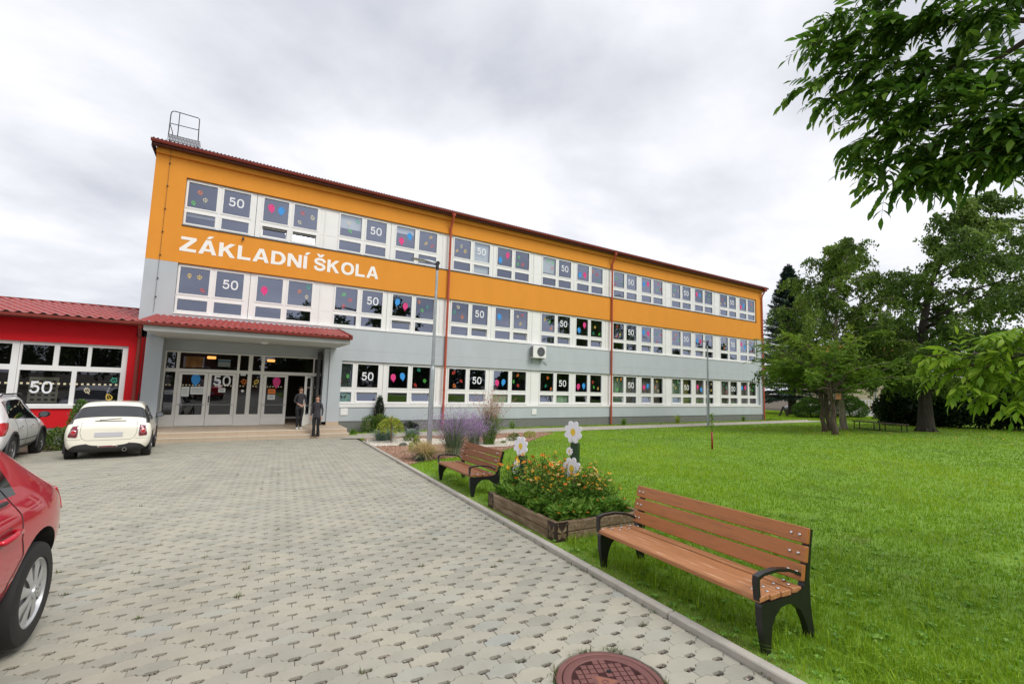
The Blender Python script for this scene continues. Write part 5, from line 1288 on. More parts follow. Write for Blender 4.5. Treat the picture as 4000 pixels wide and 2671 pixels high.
b = MB(); b.prism(tr_(1), lambda a, c, d: (a, c, d), .001, .0052); b.prism(tr_(.72), lambda a, c, d: (a, c, d), .0053, .0062, 1); b.lathe([(.022, .0063), (.02, .0085), (.012, .0085), (.012, .0063)], (-.03, 0, 0), n=16, closed=True); b.build('triangle_mark', [m_iron, mat('rusty_iron', (.28, .11, .07), .7)], lid)
b = MB(); b.lathe([(.017, .0066), (0, .0066)], (.03, .095, 0), n=16); b.build('lifting_hole', MT['black'], lid)

# ------------------------------------------------------------------ street lamps
def lamp(x, y, H, h1, hd, label, k=1.0):
    L_ = empty('street_lamp', (x, y, gz(x, y)), 0, label, 'street lamp', 'street lamps at the school front')
    b = MB(); b.lathe([(.088*k, 0), (.086*k, h1-.02), (.078*k, h1+.02), (.062*k, h1+.10)], n=16, m=0); b.build('lower_pole', MT['steel'], L_, 'auto')
    b = MB(); b.lathe([(.056*k, h1+.08), (.044*k, H-.22)], n=14); b.build('upper_pole', MT['steel'], L_, 'auto')
    b = MB(); b.lathe([(.056*k, H-.25), (.056*k, H-.02)], n=12); b.lathe([(.07*k, -.06), (.07*k, .06)], (0, 0, H-.0), 'y', n=14); b.build('joint', MT['black'], L_, 'auto')
    b = MB(); d = Vector(hd).normalized(); s_ = Vector((-d.y, d.x, 0)).normalized(); n_ = d.cross(s_); Lh = .92
    vs = []
    for t, w_, th in ((.05, .05, .05), (.22, .10, .055), (.45, .15, .05), (Lh*.85, .14, .03), (Lh, .10, .018)):
        c = d*t+Vector((0, 0, H))
        vs += [c-s_*w_-n_*th*.3, c+s_*w_-n_*th*.3, c+s_*w_*.8+n_*th*.7, c-s_*w_*.8+n_*th*.7]
    b.add(vs, [(i*4+j, i*4+(j+1) % 4, (i+1)*4+(j+1) % 4, (i+1)*4+j) for i in range(4) for j in range(4)]+[(0, 1, 2, 3), (19, 18, 17, 16)]); b.build('lamp_head', mat('lamp_grey', (.22, .23, .24), .4, metal=.4), L_)
    b = MB(); vs = []
    for t, w_ in ((.42, .11), (Lh*.9, .10)):
        c = d*t+Vector((0, 0, H)); vs += [c-s_*w_-n_*.022, c+s_*w_-n_*.022]
    b.add(vs, [(0, 1, 3, 2)]); b.build('lens', MT['numw'], L_)
lamp(5.588, 14.504, 6.32, 2.6, (-.92, .30, .10), 'tall street lamp rising from the shrub bed behind the farther bench')
lamp(25.607, 17.955, 5.40, 2.3, (-.80, -.25, -.05), 'thin street lamp at the edge of the path before the right half of the school', 1.0)
# ------------------------------------------------------------------ vegetation
def cards(P, D_, L_, Wd, fold=.0):
    """pointed leaves: position, direction, length, width -> verts, quads (two per leaf)"""
    n = len(P); D_ = D_/np.maximum(np.linalg.norm(D_, axis=1), 1e-6)[:, None]
    r = rs.normal(0, 1, (n, 3)); S = np.cross(D_, r); S /= np.maximum(np.linalg.norm(S, axis=1), 1e-6)[:, None]
    Nn = np.cross(S, D_)
    V = np.zeros((n, 4, 3)); L1 = L_[:, None]; W1 = Wd[:, None]*.5
    V[:, 0] = P; V[:, 1] = P+D_*L1*.45+S*W1+Nn*W1*fold; V[:, 2] = P+D_*L1; V[:, 3] = P+D_*L1*.45-S*W1+Nn*W1*fold
    F = (np.array([[0, 1, 2, 3]])[None]+(np.arange(n)*4)[:, None, None]).reshape(-1, 4)
    return V.reshape(-1, 3), F
def leafobj(name, P, D_, L_, Wd, m, parent=None, rn=None, loc=None, fold=.0):
    V, F = cards(P, D_, L_, Wd, fold)
    me = npmesh(name, V, F, m, rs.uniform(0, 1, len(P)) if rn is None else rn)
    return link(name, me, parent, loc)
def foliage(name, dark, mid, light, rough=.55, trans=.3):
    return mat(name, mid, rough, ramp=[(0, dark), (.55, mid), (1, light)], trans=trans, spec=.3)
M_bark = mat('bark_brown', (.10, .075, .055), .95, var=.4, vs=9, stretch=(1, 1, .25), bump=.9, bs=14, bdist=.04)
M_barkd = mat('bark_dark', (.05, .04, .032), .95, var=.4, vs=9, stretch=(1, 1, .25), bump=.9, bs=14, bdist=.04)
M_barkl = mat('bark_pale', (.30, .26, .20), .9, var=.5, vs=5, stretch=(1, 1, .4), bump=.5, bs=20)
def rdir(k): 
    v = rs.normal(0, 1, (k, 3)); return v/np.linalg.norm(v, axis=1)[:, None]
def polyline(p0, d0, L_, n, droop, wob=.12):
    p = np.array(p0, float); d = np.array(d0, float); d /= np.linalg.norm(d); out = [p.copy()]; s_ = L_/n
    for i in range(n):
        d = d+rs.normal(0, wob, 3)+np.array([0, 0, -droop/n]); d /= np.linalg.norm(d); p = p+d*s_; out.append(p.copy())
    return np.array(out)
def tree(name, label, loc, trunk, r0, prof, nb, m_leaf, m_bark, leaf=(.11, .075), nt=18, nl=16, droop=.6, tdroop=1.2, tl=(.6, 1.1), elev=(10, 50), skew=None, cat='tree', group=None, seed=1, lump=.35, limb_r=.035, hang=.4, flare=1.6, spread=.12, up=.0):
    """trunk: list of (x,y,z) offsets; prof: list of (height, radius) for the crown"""
    global rs
    keep = rs; rs = np.random.RandomState(seed)
    root = empty(name, loc, 0, label, cat, group)
    T = np.array(trunk, float); H = T[-1, 2]
    b = MB(); n = len(T); rad = [r0*(1-.85*(z/H)**.9) for z in T[:, 2]]; 
    pts = [tuple(T[0]-np.array([0, 0, .15]))]+[tuple(T[0]+np.array([0, 0, .12]))]+[tuple(t) for t in T[1:]]; rr = [r0*flare, r0*(1+(flare-1)*.45)]+rad[1:]
    b.tube(pts, rr, 14)
    # root flare
    for i in range(6):
        a = i*1.047+rs.uniform(0, .6); b.tube([(math.cos(a)*r0*.5, math.sin(a)*r0*.5, .5*r0*2.2), (math.cos(a)*r0*1.15, math.sin(a)*r0*1.15, .12), (math.cos(a)*r0*flare*1.25, math.sin(a)*r0*flare*1.25, -.1)], [r0*.35, r0*.28, r0*.10], 7)
    ph = np.array(prof); z0, z1 = ph[0, 0], ph[-1, 0]
    LP, LD = [], []; twigs = MB()
    lob = rs.uniform(0, 6.28, 4)
    for k in range(nb):
        t = (k+rs.uniform(0, 1))/nb; z = z0+(z1-z0)*t
        R_ = np.interp(z, ph[:, 0], ph[:, 1]); a = k*2.39996+rs.uniform(-.4, .4)
        R_ *= 1+lump*(math.sin(2*a+lob[0]+z)*.5+math.sin(3*a+lob[1]-z*1.7)*.5)+rs.normal(0, .08)
        # branch leaves the trunk below its tip
        zs = max(min(z-R_*.45, H*.97), T[1, 2] if len(T) > 2 else 0); ti = np.interp(zs, T[:, 2], np.arange(n)); i0 = int(min(ti, n-2)); f = ti-i0; ps = T[i0]*(1-f)+T[i0+1]*f
        sk = np.array(skew)*(t**1.2) if skew is not None else 0
        tip = np.array([math.cos(a)*R_, math.sin(a)*R_, z])+sk
        L_ = np.linalg.norm(tip-ps); mid = (ps+tip)/2+np.array([0, 0, L_*.12*rs.uniform(.3, 1.5)])+rs.normal(0, .06*L_, 3)
        tt = np.linspace(0, 1, 9)[:, None]; bl = (1-tt)**2*ps+2*tt*(1-tt)*mid+tt**2*tip
        bl[:, 2] -= droop*(tt[:, 0]**3)*L_*.16
        rb = limb_r*(.5+.5*L_/3); b.tube([tuple(p) for p in bl], [rb*(1-.8*q) for q in np.linspace(0, 1, 9)], 6)
        for j in range(nt):
            q = rs.uniform(.28, 1)**.8; i1 = min(int(q*8), 7); p0 = bl[i1]+(bl[i1+1]-bl[i1])*(q*8-i1)
            bd = bl[i1+1]-bl[i1]; bd /= np.linalg.norm(bd)
            d = bd*.5+rdir(1)[0]*.9+np.array([0, 0, up]); tlj = rs.uniform(*tl)*(.5+.5*min(R_/2, 1.2))
            tw = polyline(p0, d, tlj, 5, tdroop, .18)
            u_ = np.sort(rs.uniform(.05, 1, nl))*5; ii = np.minimum(u_.astype(int), 4); ff = (u_-ii)[:, None]
            P = tw[ii]*(1-ff)+tw[ii+1]*ff+rs.normal(0, spread*.5, (nl, 3)); LP.append(P); LD.append((tw[ii+1]-tw[ii])*2+rdir(nl)*.7+np.array([0, 0, -hang]))
            if j % 3 == 0: twigs.tube([tuple(p) for p in tw], [.010, .008, .007, .006, .005, .004], 3, cap=False)
    P = np.concatenate(LP); Dd = np.concatenate(LD)
    k0 = len(b.v); b.v += twigs.v; b.f += [tuple(i+k0 for i in f) for f in twigs.f]; b.m += twigs.m; b.build('trunk', m_bark, root, True)
    N_ = len(P); rn = np.clip(.5+.22*np.sin(P[:, 0]*2.1+P[:, 2]*1.3)+.2*np.sin(P[:, 1]*1.9-P[:, 2])+rs.normal(0, .2, N_), 0, 1)
    leafobj('crown', P, Dd, leaf[0]*rs.uniform(.7, 1.35, N_), leaf[1]*rs.uniform(.7, 1.3, N_), m_leaf, root, rn)
    if loc[1] > 4 and loc[1] < 13 and loc[0] < 45: root.scale = (.88, .88, .88)
    rs = keep
    return root
F_birch = foliage('birch_leaf', (.06, .12, .014), (.14, .24, .025), (.25, .36, .05), trans=.4)
F_dark = foliage('dark_leaf', (.02, .048, .010), (.05, .10, .018), (.10, .17, .03))
F_olive = foliage('olive_leaf', (.045, .095, .012), (.11, .20, .025), (.22, .32, .055), trans=.4)
F_yew = foliage('yew_spray', (.06, .13, .012), (.16, .28, .024), (.33, .43, .055), trans=.4)
F_spruce = foliage('spruce_needle', (.012, .032, .020), (.028, .060, .040), (.06, .10, .075), trans=.1)
F_conif = foliage('dwarf_conifer', (.03, .08, .010), (.08, .17, .02), (.15, .26, .04), trans=.15)
F_hedge = foliage('hedge_leaf', (.010, .024, .007), (.020, .046, .011), (.05, .09, .02), trans=.15)
g0 = lambda x, y: (x, y, gz(x, y))
def gl(x, y):
    s = onlawn(x, y); return (x*s, y*s, gz(x*s, y*s))
# birch behind the multi-stemmed yew
tree('birch_tree', 'tall birch with drooping light green crown rising behind the low spreading tree', gl(30.8, 12.6), [(0, 0, 0), (.1, .1, 1.5), (-.1, .2, 4), (-.2, .1, 7), (.1, -.2, 9.5), (.0, -.4, 11.2)], .16,
     [(4.0, 3.4), (5.2, 4.1), (6.5, 3.5), (7.6, 2.7), (8.6, 2.0), (10.4, 1.6), (11.5, .9)], 68, F_birch, M_barkl, leaf=(.135, .09), nt=26, nl=26, droop=1.0, tdroop=2.6, tl=(.5, 1.2), hang=1.0, seed=3, lump=.7, skew=(-.3, -.3, 0), group='birches on the lawn')
# large birch-like tree with the thick trunk
tree('broadleaf_tree', 'largest lawn tree with thick dark trunk and open olive crown, right of the low bench', gl(33.4, 9.6), [(0, 0, 0), (.1, 0, 1.6), (.1, 0, 3.6), (.1, -.1, 6), (.3, -.5, 8.5), (.6, -1.5, 11), (.8, -2.4, 12.8)], .34,
     [(3.0, 3.0), (4.4, 3.9), (6.2, 3.9), (8, 3.4), (9.4, 2.8), (10.8, 1.9), (12.2, 1.3), (13.2, .7)], 76, F_olive, M_barkd, leaf=(.15, .105), nt=26, nl=24, droop=.8, tdroop=2.0, tl=(.5, 1.1), hang=.8, seed=8, skew=(.9, -2.6, 0), lump=.7, flare=1.4)
tree('broadleaf_tree', 'tall olive tree at the right edge, partly behind the largest lawn tree', gl(41.0, 5.6), [(0, 0, 0), (0, .1, 2), (.1, 0, 5), (.2, .1, 9), (.3, .4, 13.5)], .34,
     [(3.0, 3.0), (5, 4.2), (7.5, 4.0), (10, 3.0), (12.5, 2.0), (14, .8)], 44, F_olive, M_barkd, leaf=(.17, .12), nt=24, nl=22, droop=.8, tdroop=1.8, tl=(.8, 1.5), hang=.7, seed=18)
tree('broadleaf_tree', 'dark leafy tree filling the gap between the birch and the largest lawn tree', g0(49.4, 16.6), [(0, 0, 0), (0, 0, 2.5), (.1, .1, 5.6), (0, 0, 8.4)], .24,
     [(4.0, 2.2), (5.0, 3.2), (6.4, 3.2), (7.8, 2.4), (9.2, 1.0)], 40, F_dark, M_barkd, leaf=(.16, .115), nt=22, nl=22, tdroop=1.2, tl=(.7, 1.2), seed=28)
# low spreading tree with several trunks
def yew():
    global rs
    keep = rs; rs = np.random.RandomState(44)
    cx_, cy_, zb = gl(26.6, 11.6)
    root = empty('yew_tree', (cx_, cy_, zb), 0, 'low spreading tree with several bare twisted trunks and feathery green sprays', 'tree')
    LP, LD = [], []
    for (tx, ty, r0) in ((24.95, 10.55, .12), (27.3, 12.1, .105), (28.6, 12.4, .09)):
        tx, ty, _z = gl(tx, ty); b = MB(); ox, oy = tx-cx_, ty-cy_; zo = gz(tx, ty)-zb
        tr = np.array([(ox, oy, zo-.1), (ox+.03, oy, zo+.3), (ox-.08, oy+.08, zo+.8), (ox+.05, oy+.02, zo+1.25), (ox+.02, oy+.1, zo+1.8), (ox+.15, oy+.25, zo+2.7), (ox+.2, oy+.35, zo+3.8)])
        b.tube([tuple(p) for p in tr], [r0*1.45, r0*1.15, r0*.95, r0*.95, r0*.8, r0*.55, r0*.3], 12)
        for k in range(2): 
            o_ = rs.normal(0, r0*.5, 2); b.tube([(ox+o_[0], oy+o_[1], zo-.05), (ox+o_[0]*.9-.05, oy+o_[1]*.9+.06, zo+.8), (ox+o_[0]*.7+.05, oy+o_[1]*.7, zo+1.3), (ox+o_[0]*3, oy+o_[1]*3, zo+2.4)], [r0*.42, r0*.36, r0*.30, r0*.18], 8)
        for k in range(24):
            z = rs.uniform(1.3, 3.5); i0 = int(np.searchsorted(tr[:, 2], z+zo))-1; i0 = min(max(i0, 0), len(tr)-2); f = (z+zo-tr[i0, 2])/(tr[i0+1, 2]-tr[i0, 2]); ps = tr[i0]+(tr[i0+1]-tr[i0])*f
            a = k*2.4+rs.uniform(-.5, .5); el = R(rs.uniform(14, 68)); L_ = rs.uniform(2.2, 3.9)*(1.1-.25*math.sin(el))
            bl = polyline(ps, (math.cos(a)*math.cos(el), math.sin(a)*math.cos(el), math.sin(el)), L_, 9, .75, .13)
            kc = next((q for q in range(3, 10) if bl[q][2] < 2.0+.1*math.hypot(bl[q][0], bl[q][1])), 10); b.tube([tuple(p) for p in bl[:kc]], [.05*(1-.085*q*10/kc) for q in range(kc)], 6)
            for j in range(30):
                q = rs.uniform(2.2, 9); i1 = min(int(q), 8); p0 = bl[i1]+(bl[i1+1]-bl[i1])*(q-i1); bd = bl[i1+1]-bl[i1]; bd /= np.linalg.norm(bd)
                d = bd*.8+rdir(1)[0]*.8; d[2] *= .45; tw = polyline(p0, d, rs.uniform(.45, .95), 5, .35, .16)
                n_ = 26; u_ = np.sort(rs.uniform(0, 5, n_)); ii = np.minimum(u_.astype(int), 4); ff = (u_-ii)[:, None]
                P = tw[ii]*(1-ff)+tw[ii+1]*ff; td = tw[ii+1]-tw[ii]; td /= np.linalg.norm(td, axis=1)[:, None]; s_ = np.cross(td, [0, 0, 1]); s_ /= np.maximum(np.linalg.norm(s_, axis=1), .1)[:, None]
                LP.append(P); LD.append(td*.7+s_*np.where(rs.uniform(0, 1, n_) < .5, 1, -1)[:, None]+rs.normal(0, .22, (n_, 3)))
        b.build('trunk', M_bark, root, True)
    P = np.concatenate(LP); Dd = np.concatenate(LD); rh = np.hypot(P[:, 0], P[:, 1]); ok = (P[:, 2] > 2.0+.14*rh+.25*np.sin(P[:, 0]*2)) & (rh < 5); P, Dd = P[ok], Dd[ok]; N_ = len(P)
    rn = np.clip(.45+.25*np.sin(P[:, 0]*1.5+P[:, 1]*2.2)+.10*(P[:, 2]-3.5)+rs.normal(0, .18, N_), 0, 1)
    leafobj('crown', P, Dd, rs.uniform(.10, .22, N_), rs.uniform(.03, .055, N_), F_yew, root, rn)
    root.scale = (.9, .9, .9); rs = keep
yew()
bb_ = empty('bird_box', (gl(24.95, 10.4)[0], gl(24.95, 10.4)[1], gl(24.95, 10.4)[2]+1.6), R(-60), 'small wooden nesting box fixed to the front trunk of the low spreading tree', 'nesting box')
b = MB(); b.bbox(-.09, .09, -.22, -.06, 0, .26, .004); b.build('box', m_woodw, bb_); b = MB(); b.box(-.11, .11, -.25, -.05, .262, .28); b.build('lid', M_bark, bb_); b = MB(); b.lathe([(.022, -.2215), (0, -.2215)], (0, 0, .18), 'y', n=12); b.build('entrance_hole', MT['black'], bb_)
# spruces
def spruce(loc, H, Rb, label, seed, zb=.8, m=F_spruce, group=None):
    global rs
    keep = rs; rs = np.random.RandomState(seed); root = empty('spruce_tree', loc, 0, label, 'tree', group)
    b = MB(); b.tube([(0, 0, -.2), (0, 0, .5), (.05, 0, H*.5), (0, .05, H)], [Rb*.13, Rb*.09, Rb*.05, .02], 10); LP, LD = [], []
    z = zb
    while z < H-.1:
        Rr_ = Rb*(1-(z-zb)/(H-zb))**.85+.12
        nb = int(7+Rr_*2.2)
        for k in range(nb):
            a = rs.uniform(0, 6.28); L_ = Rr_*rs.uniform(.72, 1.12); t_ = (z-zb)/(H-zb)
            d = np.array([math.cos(a), math.sin(a), -.18+.75*t_])
            bl = polyline((0, 0, z+rs.uniform(-.15, .15)), d, L_, 6, .25-.6*.2, .05); bl[:, 2] += np.linspace(0, 1, 7)**2*.12*L_
            b.tube([tuple(p) for p in bl], [.03, .025, .02, .016, .012, .009, .006], 4, cap=False)
            n_ = int(60+46*L_); q = rs.uniform(.6, 6, n_); ii = np.minimum(q.astype(int), 5); ff = (q-ii)[:, None]; P = bl[ii]*(1-ff)+bl[ii+1]*ff
            sd = np.array([-math.sin(a), math.cos(a), 0]); w_ = (.10+.30*(1-q/6.5))*L_*.55
            off = rs.uniform(-1, 1, n_)*w_; P = P+sd*off[:, None]+np.stack([np.zeros(n_), np.zeros(n_), -np.abs(rs.normal(0, .10, n_))], 1)
            LP.append(P); LD.append(np.array([math.cos(a), math.sin(a), -.25])+sd*np.sign(off)[:, None]*.7+rs.normal(0, .4, (n_, 3)))
        z += max(.16, Rr_*.13)
    P = np.concatenate(LP); Dd = np.concatenate(LD); N_ = len(P)
    b.build('trunk', M_barkd, root, True); leafobj('crown', P, Dd, rs.uniform(.14, .30, N_), rs.uniform(.05, .10, N_), m, root, np.clip(rs.normal(.45, .25, N_), 0, 1)); rs = keep
spruce(g0(52.6, 26.4), 17.0, 4.6, 'tall dark bluish spruce behind the right end of the school', 5, 2.2)
# pruned conifers, hedge shrubs, bed shrubs: leafy shells over lumpy blobs
def shrub(name, label, loc, blobs, m, n, leaf=(.05, .03), cat='shrub', group=None, stem=None, seed=1, up=.3, core=.0, rad_dir=.7, edge=.25, m_stem=None):
    global rs
    keep = rs; rs = np.random.RandomState(seed); root = empty(name, loc, 0, label, cat, group); LP, LD = [], []
    vol = np.array([bl[3]*bl[4]*bl[5] for bl in blobs]); vol = vol**.67; vol /= vol.sum()
    for bl, w_ in zip(blobs, vol):
        k = max(int(n*w_), 20); d = rdir(k); rr = 1-np.abs(rs.normal(0, edge, k)); rr = np.where(rs.uniform(0, 1, k) < .12, rr+rs.uniform(0, .16, k), rr)
        lum = 1+.10*np.sin(d[:, 0]*7+bl[0]*9)*np.sin(d[:, 2]*6+d[:, 1]*5)
        P = np.array(bl[:3])+d*(rr*lum)[:, None]*np.array(bl[3:6]); LP.append(P); LD.append(d*rad_dir+np.array([0, 0, up])+rs.normal(0, .45, (k, 3)))
    P = np.concatenate(LP); Dd = np.concatenate(LD); ok = P[:, 2] > -.05; P, Dd = P[ok], Dd[ok]; N_ = len(P)
    leafobj('foliage', P, Dd, leaf[0]*rs.uniform(.7, 1.35, N_), leaf[1]*rs.uniform(.7, 1.3, N_), m, root, np.clip(.5+.25*np.sin(P[:, 0]*9+P[:, 2]*6)*np.sin(P[:, 1]*8)+rs.normal(0, .2, N_), 0, 1))
    b = MB()
    if stem: 
        for s_ in stem: b.tube(s_[0], s_[1], 8)
    else:
        h_ = max(bl[2] for bl in blobs)
        for i in range(7): a = i*.9; b.tube([(0, 0, -.1), (math.cos(a)*.06*h_, math.sin(a)*.06*h_, h_*.5), (math.cos(a)*.3*h_, math.sin(a)*.3*h_, h_*1.05)], [.012+.02*h_*.6, .01+.012*h_, .006], 5)
    b.build('stem', m_stem or M_bark, root, True); rs = keep
    return root
shrub('conifer_ball', 'clipped cone-shaped conifer left of the low spreading tree, nearer the spruce', g0(48.0, 22.4), [(0, 0, .75, 1.45, 1.45, .95), (0, 0, 1.35, .85, .85, .65)], F_conif, 9000, (.16, .07), 'conifer', 'clipped conifers by the road', seed=4, up=-.2, rad_dir=1, edge=.10)
shrub('conifer_ball', 'clipped dome-shaped conifer before the cream house with the tiled roof', g0(54.2, 21.6), [(0, 0, .85, 1.55, 1.55, 1.1), (0, 0, 1.5, .95, .95, .75)], F_conif, 9000, (.17, .07), 'conifer', 'clipped conifers by the road', seed=6, up=-.2, rad_dir=1, edge=.10)
for i, (x_, y_, w_, h_, lb) in enumerate(((40.7, 12.6, 1.4, 2.5, 'dark evergreen shrub at the left end of the shrub row, nearest the grey post'), (41.0, 11.2, 1.9, 3.0, 'dark evergreen shrub left of the thick trunk in the shrub row'), (41.6, 8.4, 2.0, 2.7, 'dark evergreen shrub right of the thick trunk in the shrub row'), (42.0, 5.6, 2.0, 2.9, 'dark evergreen shrub near the right edge in the shrub row'), (42.4, 2.6, 2.1, 2.6, 'dark evergreen shrub at the right end of the shrub row'))):
    bl = [(0, 0, h_*.5, w_*.8, w_*.9, h_*.5)]+[(rs.uniform(-.6, .6)*w_, rs.uniform(-.8, .8)*w_, h_*rs.uniform(.3, .75), w_*.6, w_*.6, h_*.35) for _ in range(6)]
    shrub('evergreen_shrub', lb, gl(x_, y_), bl, F_hedge, 15000, (.20, .10), 'shrub', 'dark shrubs beyond the lawn', seed=30+i, up=.1)
for i, (x_, y_) in enumerate(((47, 10), (47.5, 4.5))):
    tree('background_tree', ('bushy tree far behind the shrub row, right of the thick trunk', 'bushy tree far behind the shrub row at the right edge', 'bushy tree far behind the shrub row, left of the thick trunk')[i], g0(x_, y_), [(0, 0, 0), (0, 0, 1.5), (0, 0, 4), (0, 0, 7)], .2, [(1.0, 2.8), (3, 3.4), (5, 3.0), (7.2, 1.4)] if i < 2 else [(2.6, 2.2), (4, 2.8), (6.2, 1.4)], 34, F_dark if i != 1 else F_olive, M_barkd, leaf=(.22, .16), nt=15, nl=15, seed=60+i, group='background trees behind the shrub row')
# planting bed by the steps
spr = lambda n_, h_, r_, m_, nm, lb, loc, lean, wd, grp=None, sd=1, cat='grass clump', top=None, m2=None: clump(n_, h_, r_, m_, nm, lb, loc, lean, wd, grp, sd, cat, top, m2)
def clump(n_, h_, r_, m_, nm, lb, loc, lean, wd, grp, sd, cat, top=None, m2=None):
    """arching stalks from one crown; optional plumes on top"""
    global rs
    keep = rs; rs = np.random.RandomState(sd); root = empty(nm, loc, 0, lb, cat, grp); n = n_
    a = rs.uniform(0, 6.28, n); d = np.stack([np.cos(a), np.sin(a)], 1); r1 = rs.uniform(0, r_, n)[:, None]*d
    hh = h_*rs.uniform(.55, 1.05, n); ln = np.abs(rs.normal(0, lean, n))
    ts = np.linspace(0, 1, 6); C_ = np.zeros((n, 6, 3))
    for i, t in enumerate(ts):
        C_[:, i, :2] = r1+d*(hh*ln)[:, None]*t**2; C_[:, i, 2] = hh*(t-.30*ln*t**3)
    s_ = np.stack([-d[:, 1], d[:, 0], np.zeros(n)], 1)*wd*.5; wv = np.array([.8, 1, 1, .85, .6, .08])
    V = np.stack([C_-s_[:, None]*wv[None, :, None], C_+s_[:, None]*wv[None, :, None]], 2).reshape(n*12, 3)
    f = np.array([[i*2, i*2+1, i*2+3, i*2+2] for i in range(5)]); F = (f[None]+(np.arange(n)*12)[:, None, None]).reshape(-1, 4)
    link('blades', npmesh('blades', V, F, m_, np.repeat(rs.uniform(0, 1, n), 5)), root)
    if top:
        cnt, L0, W0, sp_ = top; sel = np.where(hh > h_*.62)[0]; P = np.repeat(C_[sel, 5], cnt, 0); Q = np.repeat(C_[sel, 4], cnt, 0); dd = P-Q; u_ = rs.uniform(-2.6, .55, len(P))[:, None]
        P = P+dd*u_+rs.normal(0, sp_, P.shape); leafobj('plumes', P, dd/np.linalg.norm(dd, axis=1)[:, None]*.9+rs.normal(0, .35, P.shape), L0*rs.uniform(.6, 1.3, len(P)), np.full(len(P), W0), m2, root)
    rs = keep; return root
F_gold = foliage('golden_leaf', (.16, .24, .02), (.34, .42, .04), (.56, .60, .10)); F_lav = foliage('lavender_leaf', (.12, .19, .13), (.25, .36, .27), (.42, .54, .44))
F_box = foliage('green_leaf', (.05, .12, .012), (.13, .25, .03), (.25, .37, .06)); F_blue = foliage('blue_grass', (.06, .10, .09), (.13, .19, .16), (.26, .30, .22))
F_tan = foliage('tan_grass', (.34, .26, .11), (.66, .53, .28), (.86, .74, .48)); F_sage = foliage('sage_stalk', (.09, .14, .07), (.20, .26, .15), (.36, .38, .32))
F_purp = foliage('purple_flower', (.26, .13, .36), (.46, .26, .58), (.64, .46, .74), trans=.35); F_misc = foliage('green_reed', (.06, .15, .02), (.15, .29, .04), (.32, .44, .12)); F_pink = foliage('pink_plume', (.34, .16, .12), (.56, .32, .26), (.74, .55, .46))
F_yewd = foliage('yew_dark', (.006, .014, .006), (.014, .030, .010), (.03, .055, .016), trans=.05); F_mix = foliage('mixed_leaf', (.045, .10, .014), (.11, .20, .03), (.27, .28, .06))
shrub('column_yew', 'narrow black-green columnar yew against the grey wall', g0(5.5, 20.75), [(0, 0, .8, .20, .20, .85), (.03, 0, 1.1, .13, .13, .5)], F_yewd, 2600, (.09, .02), 'conifer', seed=71, up=1.2, edge=.15)
shrub('bush', 'broad green bush behind the small weeping tree', g0(5.35, 20.35), [(-.3, 0, .38, .42, .35, .42), (.25, .1, .36, .5, .35, .38), (.75, 0, .3, .36, .3, .32), (.1, -.1, .55, .35, .3, .3)], F_mix, 3600, (.07, .045), 'shrub', seed=72)
shrub('bush', 'dark low bush at the wall right of the weeping tree', g0(6.8, 20.3), [(0, 0, .22, .38, .3, .26), (.2, 0, .2, .25, .25, .22)], F_yewd, 1500, (.07, .03), 'shrub', seed=73, up=.6)
wt = empty('weeping_tree', g0(4.64, 15.75), 0, 'small grafted tree with yellow-green weeping crown on a thin stem', 'tree')
LP = []; LD = []; b = MB(); b.tube([(0, 0, -.05), (.0, .01, .4), (-.01, 0, .78)], [.018, .015, .014], 8)
for k in range(26):
    a = k*2.4; p = polyline((-.01, 0, .78+rs.uniform(0, .06)), (math.cos(a), math.sin(a), rs.uniform(.5, 1.9)), rs.uniform(.45, .8), 8, 3.2, .10); b.tube([tuple(q) for q in p], [.006, .005, .005, .004, .004, .003, .003, .002, .002], 4, cap=False)
    q = rs.uniform(1, 8, 46); ii = np.minimum(q.astype(int), 7); ff = (q-ii)[:, None]; P = p[ii]*(1-ff)+p[ii+1]*ff; LP.append(P+rs.normal(0, .015, P.shape)); LD.append(rs.normal(0, 1, P.shape)*.7+np.array([math.cos(a), math.sin(a), -.6]))
b.build('stem', mat('young_bark', (.30, .17, .09), .8), wt, True); leafobj('crown', np.concatenate(LP), np.concatenate(LD), rs.uniform(.06, .11, 26*46), rs.uniform(.025, .04, 26*46), F_gold, wt)
b = MB(); b.tube([(.06, .05, -.05), (.06, .05, .7)], .02, 6); b.build('stake', MT['steel'], wt)
clump(900, .52, .30, F_lav, 'lavender', 'grey-green lavender mound below the small weeping tree', g0(4.66, 16.7), .7, .016, 'lavender mounds in the white gravel', 81, 'lavender')
clump(700, .40, .26, F_lav, 'lavender', 'smaller lavender mound behind the low green bush, left of the lamp post', g0(6.1, 18.0-.25), .7, .016, 'lavender mounds in the white gravel', 82, 'lavender')
shrub('bush', 'low round green bush in the white gravel left of the lamp post', g0(5.45, 16.05), [(0, 0, .13, .24, .22, .17)], F_box, 900, (.04, .022), 'shrub', seed=83)
shrub('dwarf_conifer', 'yellow-green dwarf conifer on the bark mulch near the kerb', g0(4.6, 13.0), [(0, 0, .12, .2, .2, .12), (.02, 0, .28, .12, .12, .13), (-.1, .03, .2, .1, .1, .1), (.12, -.03, .18, .1, .1, .1), (.02, 0, .40, .06, .06, .09)], F_gold, 1100, (.05, .022), 'conifer', seed=84, up=.5)
shrub('fescue_tuft', 'tiny blue-green cushion plant on the mulch left of the dwarf conifer', g0(4.77, 14.75), [(0, 0, .03, .12, .10, .06)], F_blue, 420, (.05, .012), 'plant', seed=85, up=.8)
clump(1500, .56, .16, F_tan, 'feather_grass', 'tan feathery grass clump beside the farther bench', g0(4.25, 11.3), .85, .009, None, 86, 'grass clump')
clump(420, .24, .12, F_blue, 'fescue_tuft', 'blue-green grass tuft in front of the tan feathery grass', g0(4.05, 11.1), .8, .007, None, 87, 'grass clump')
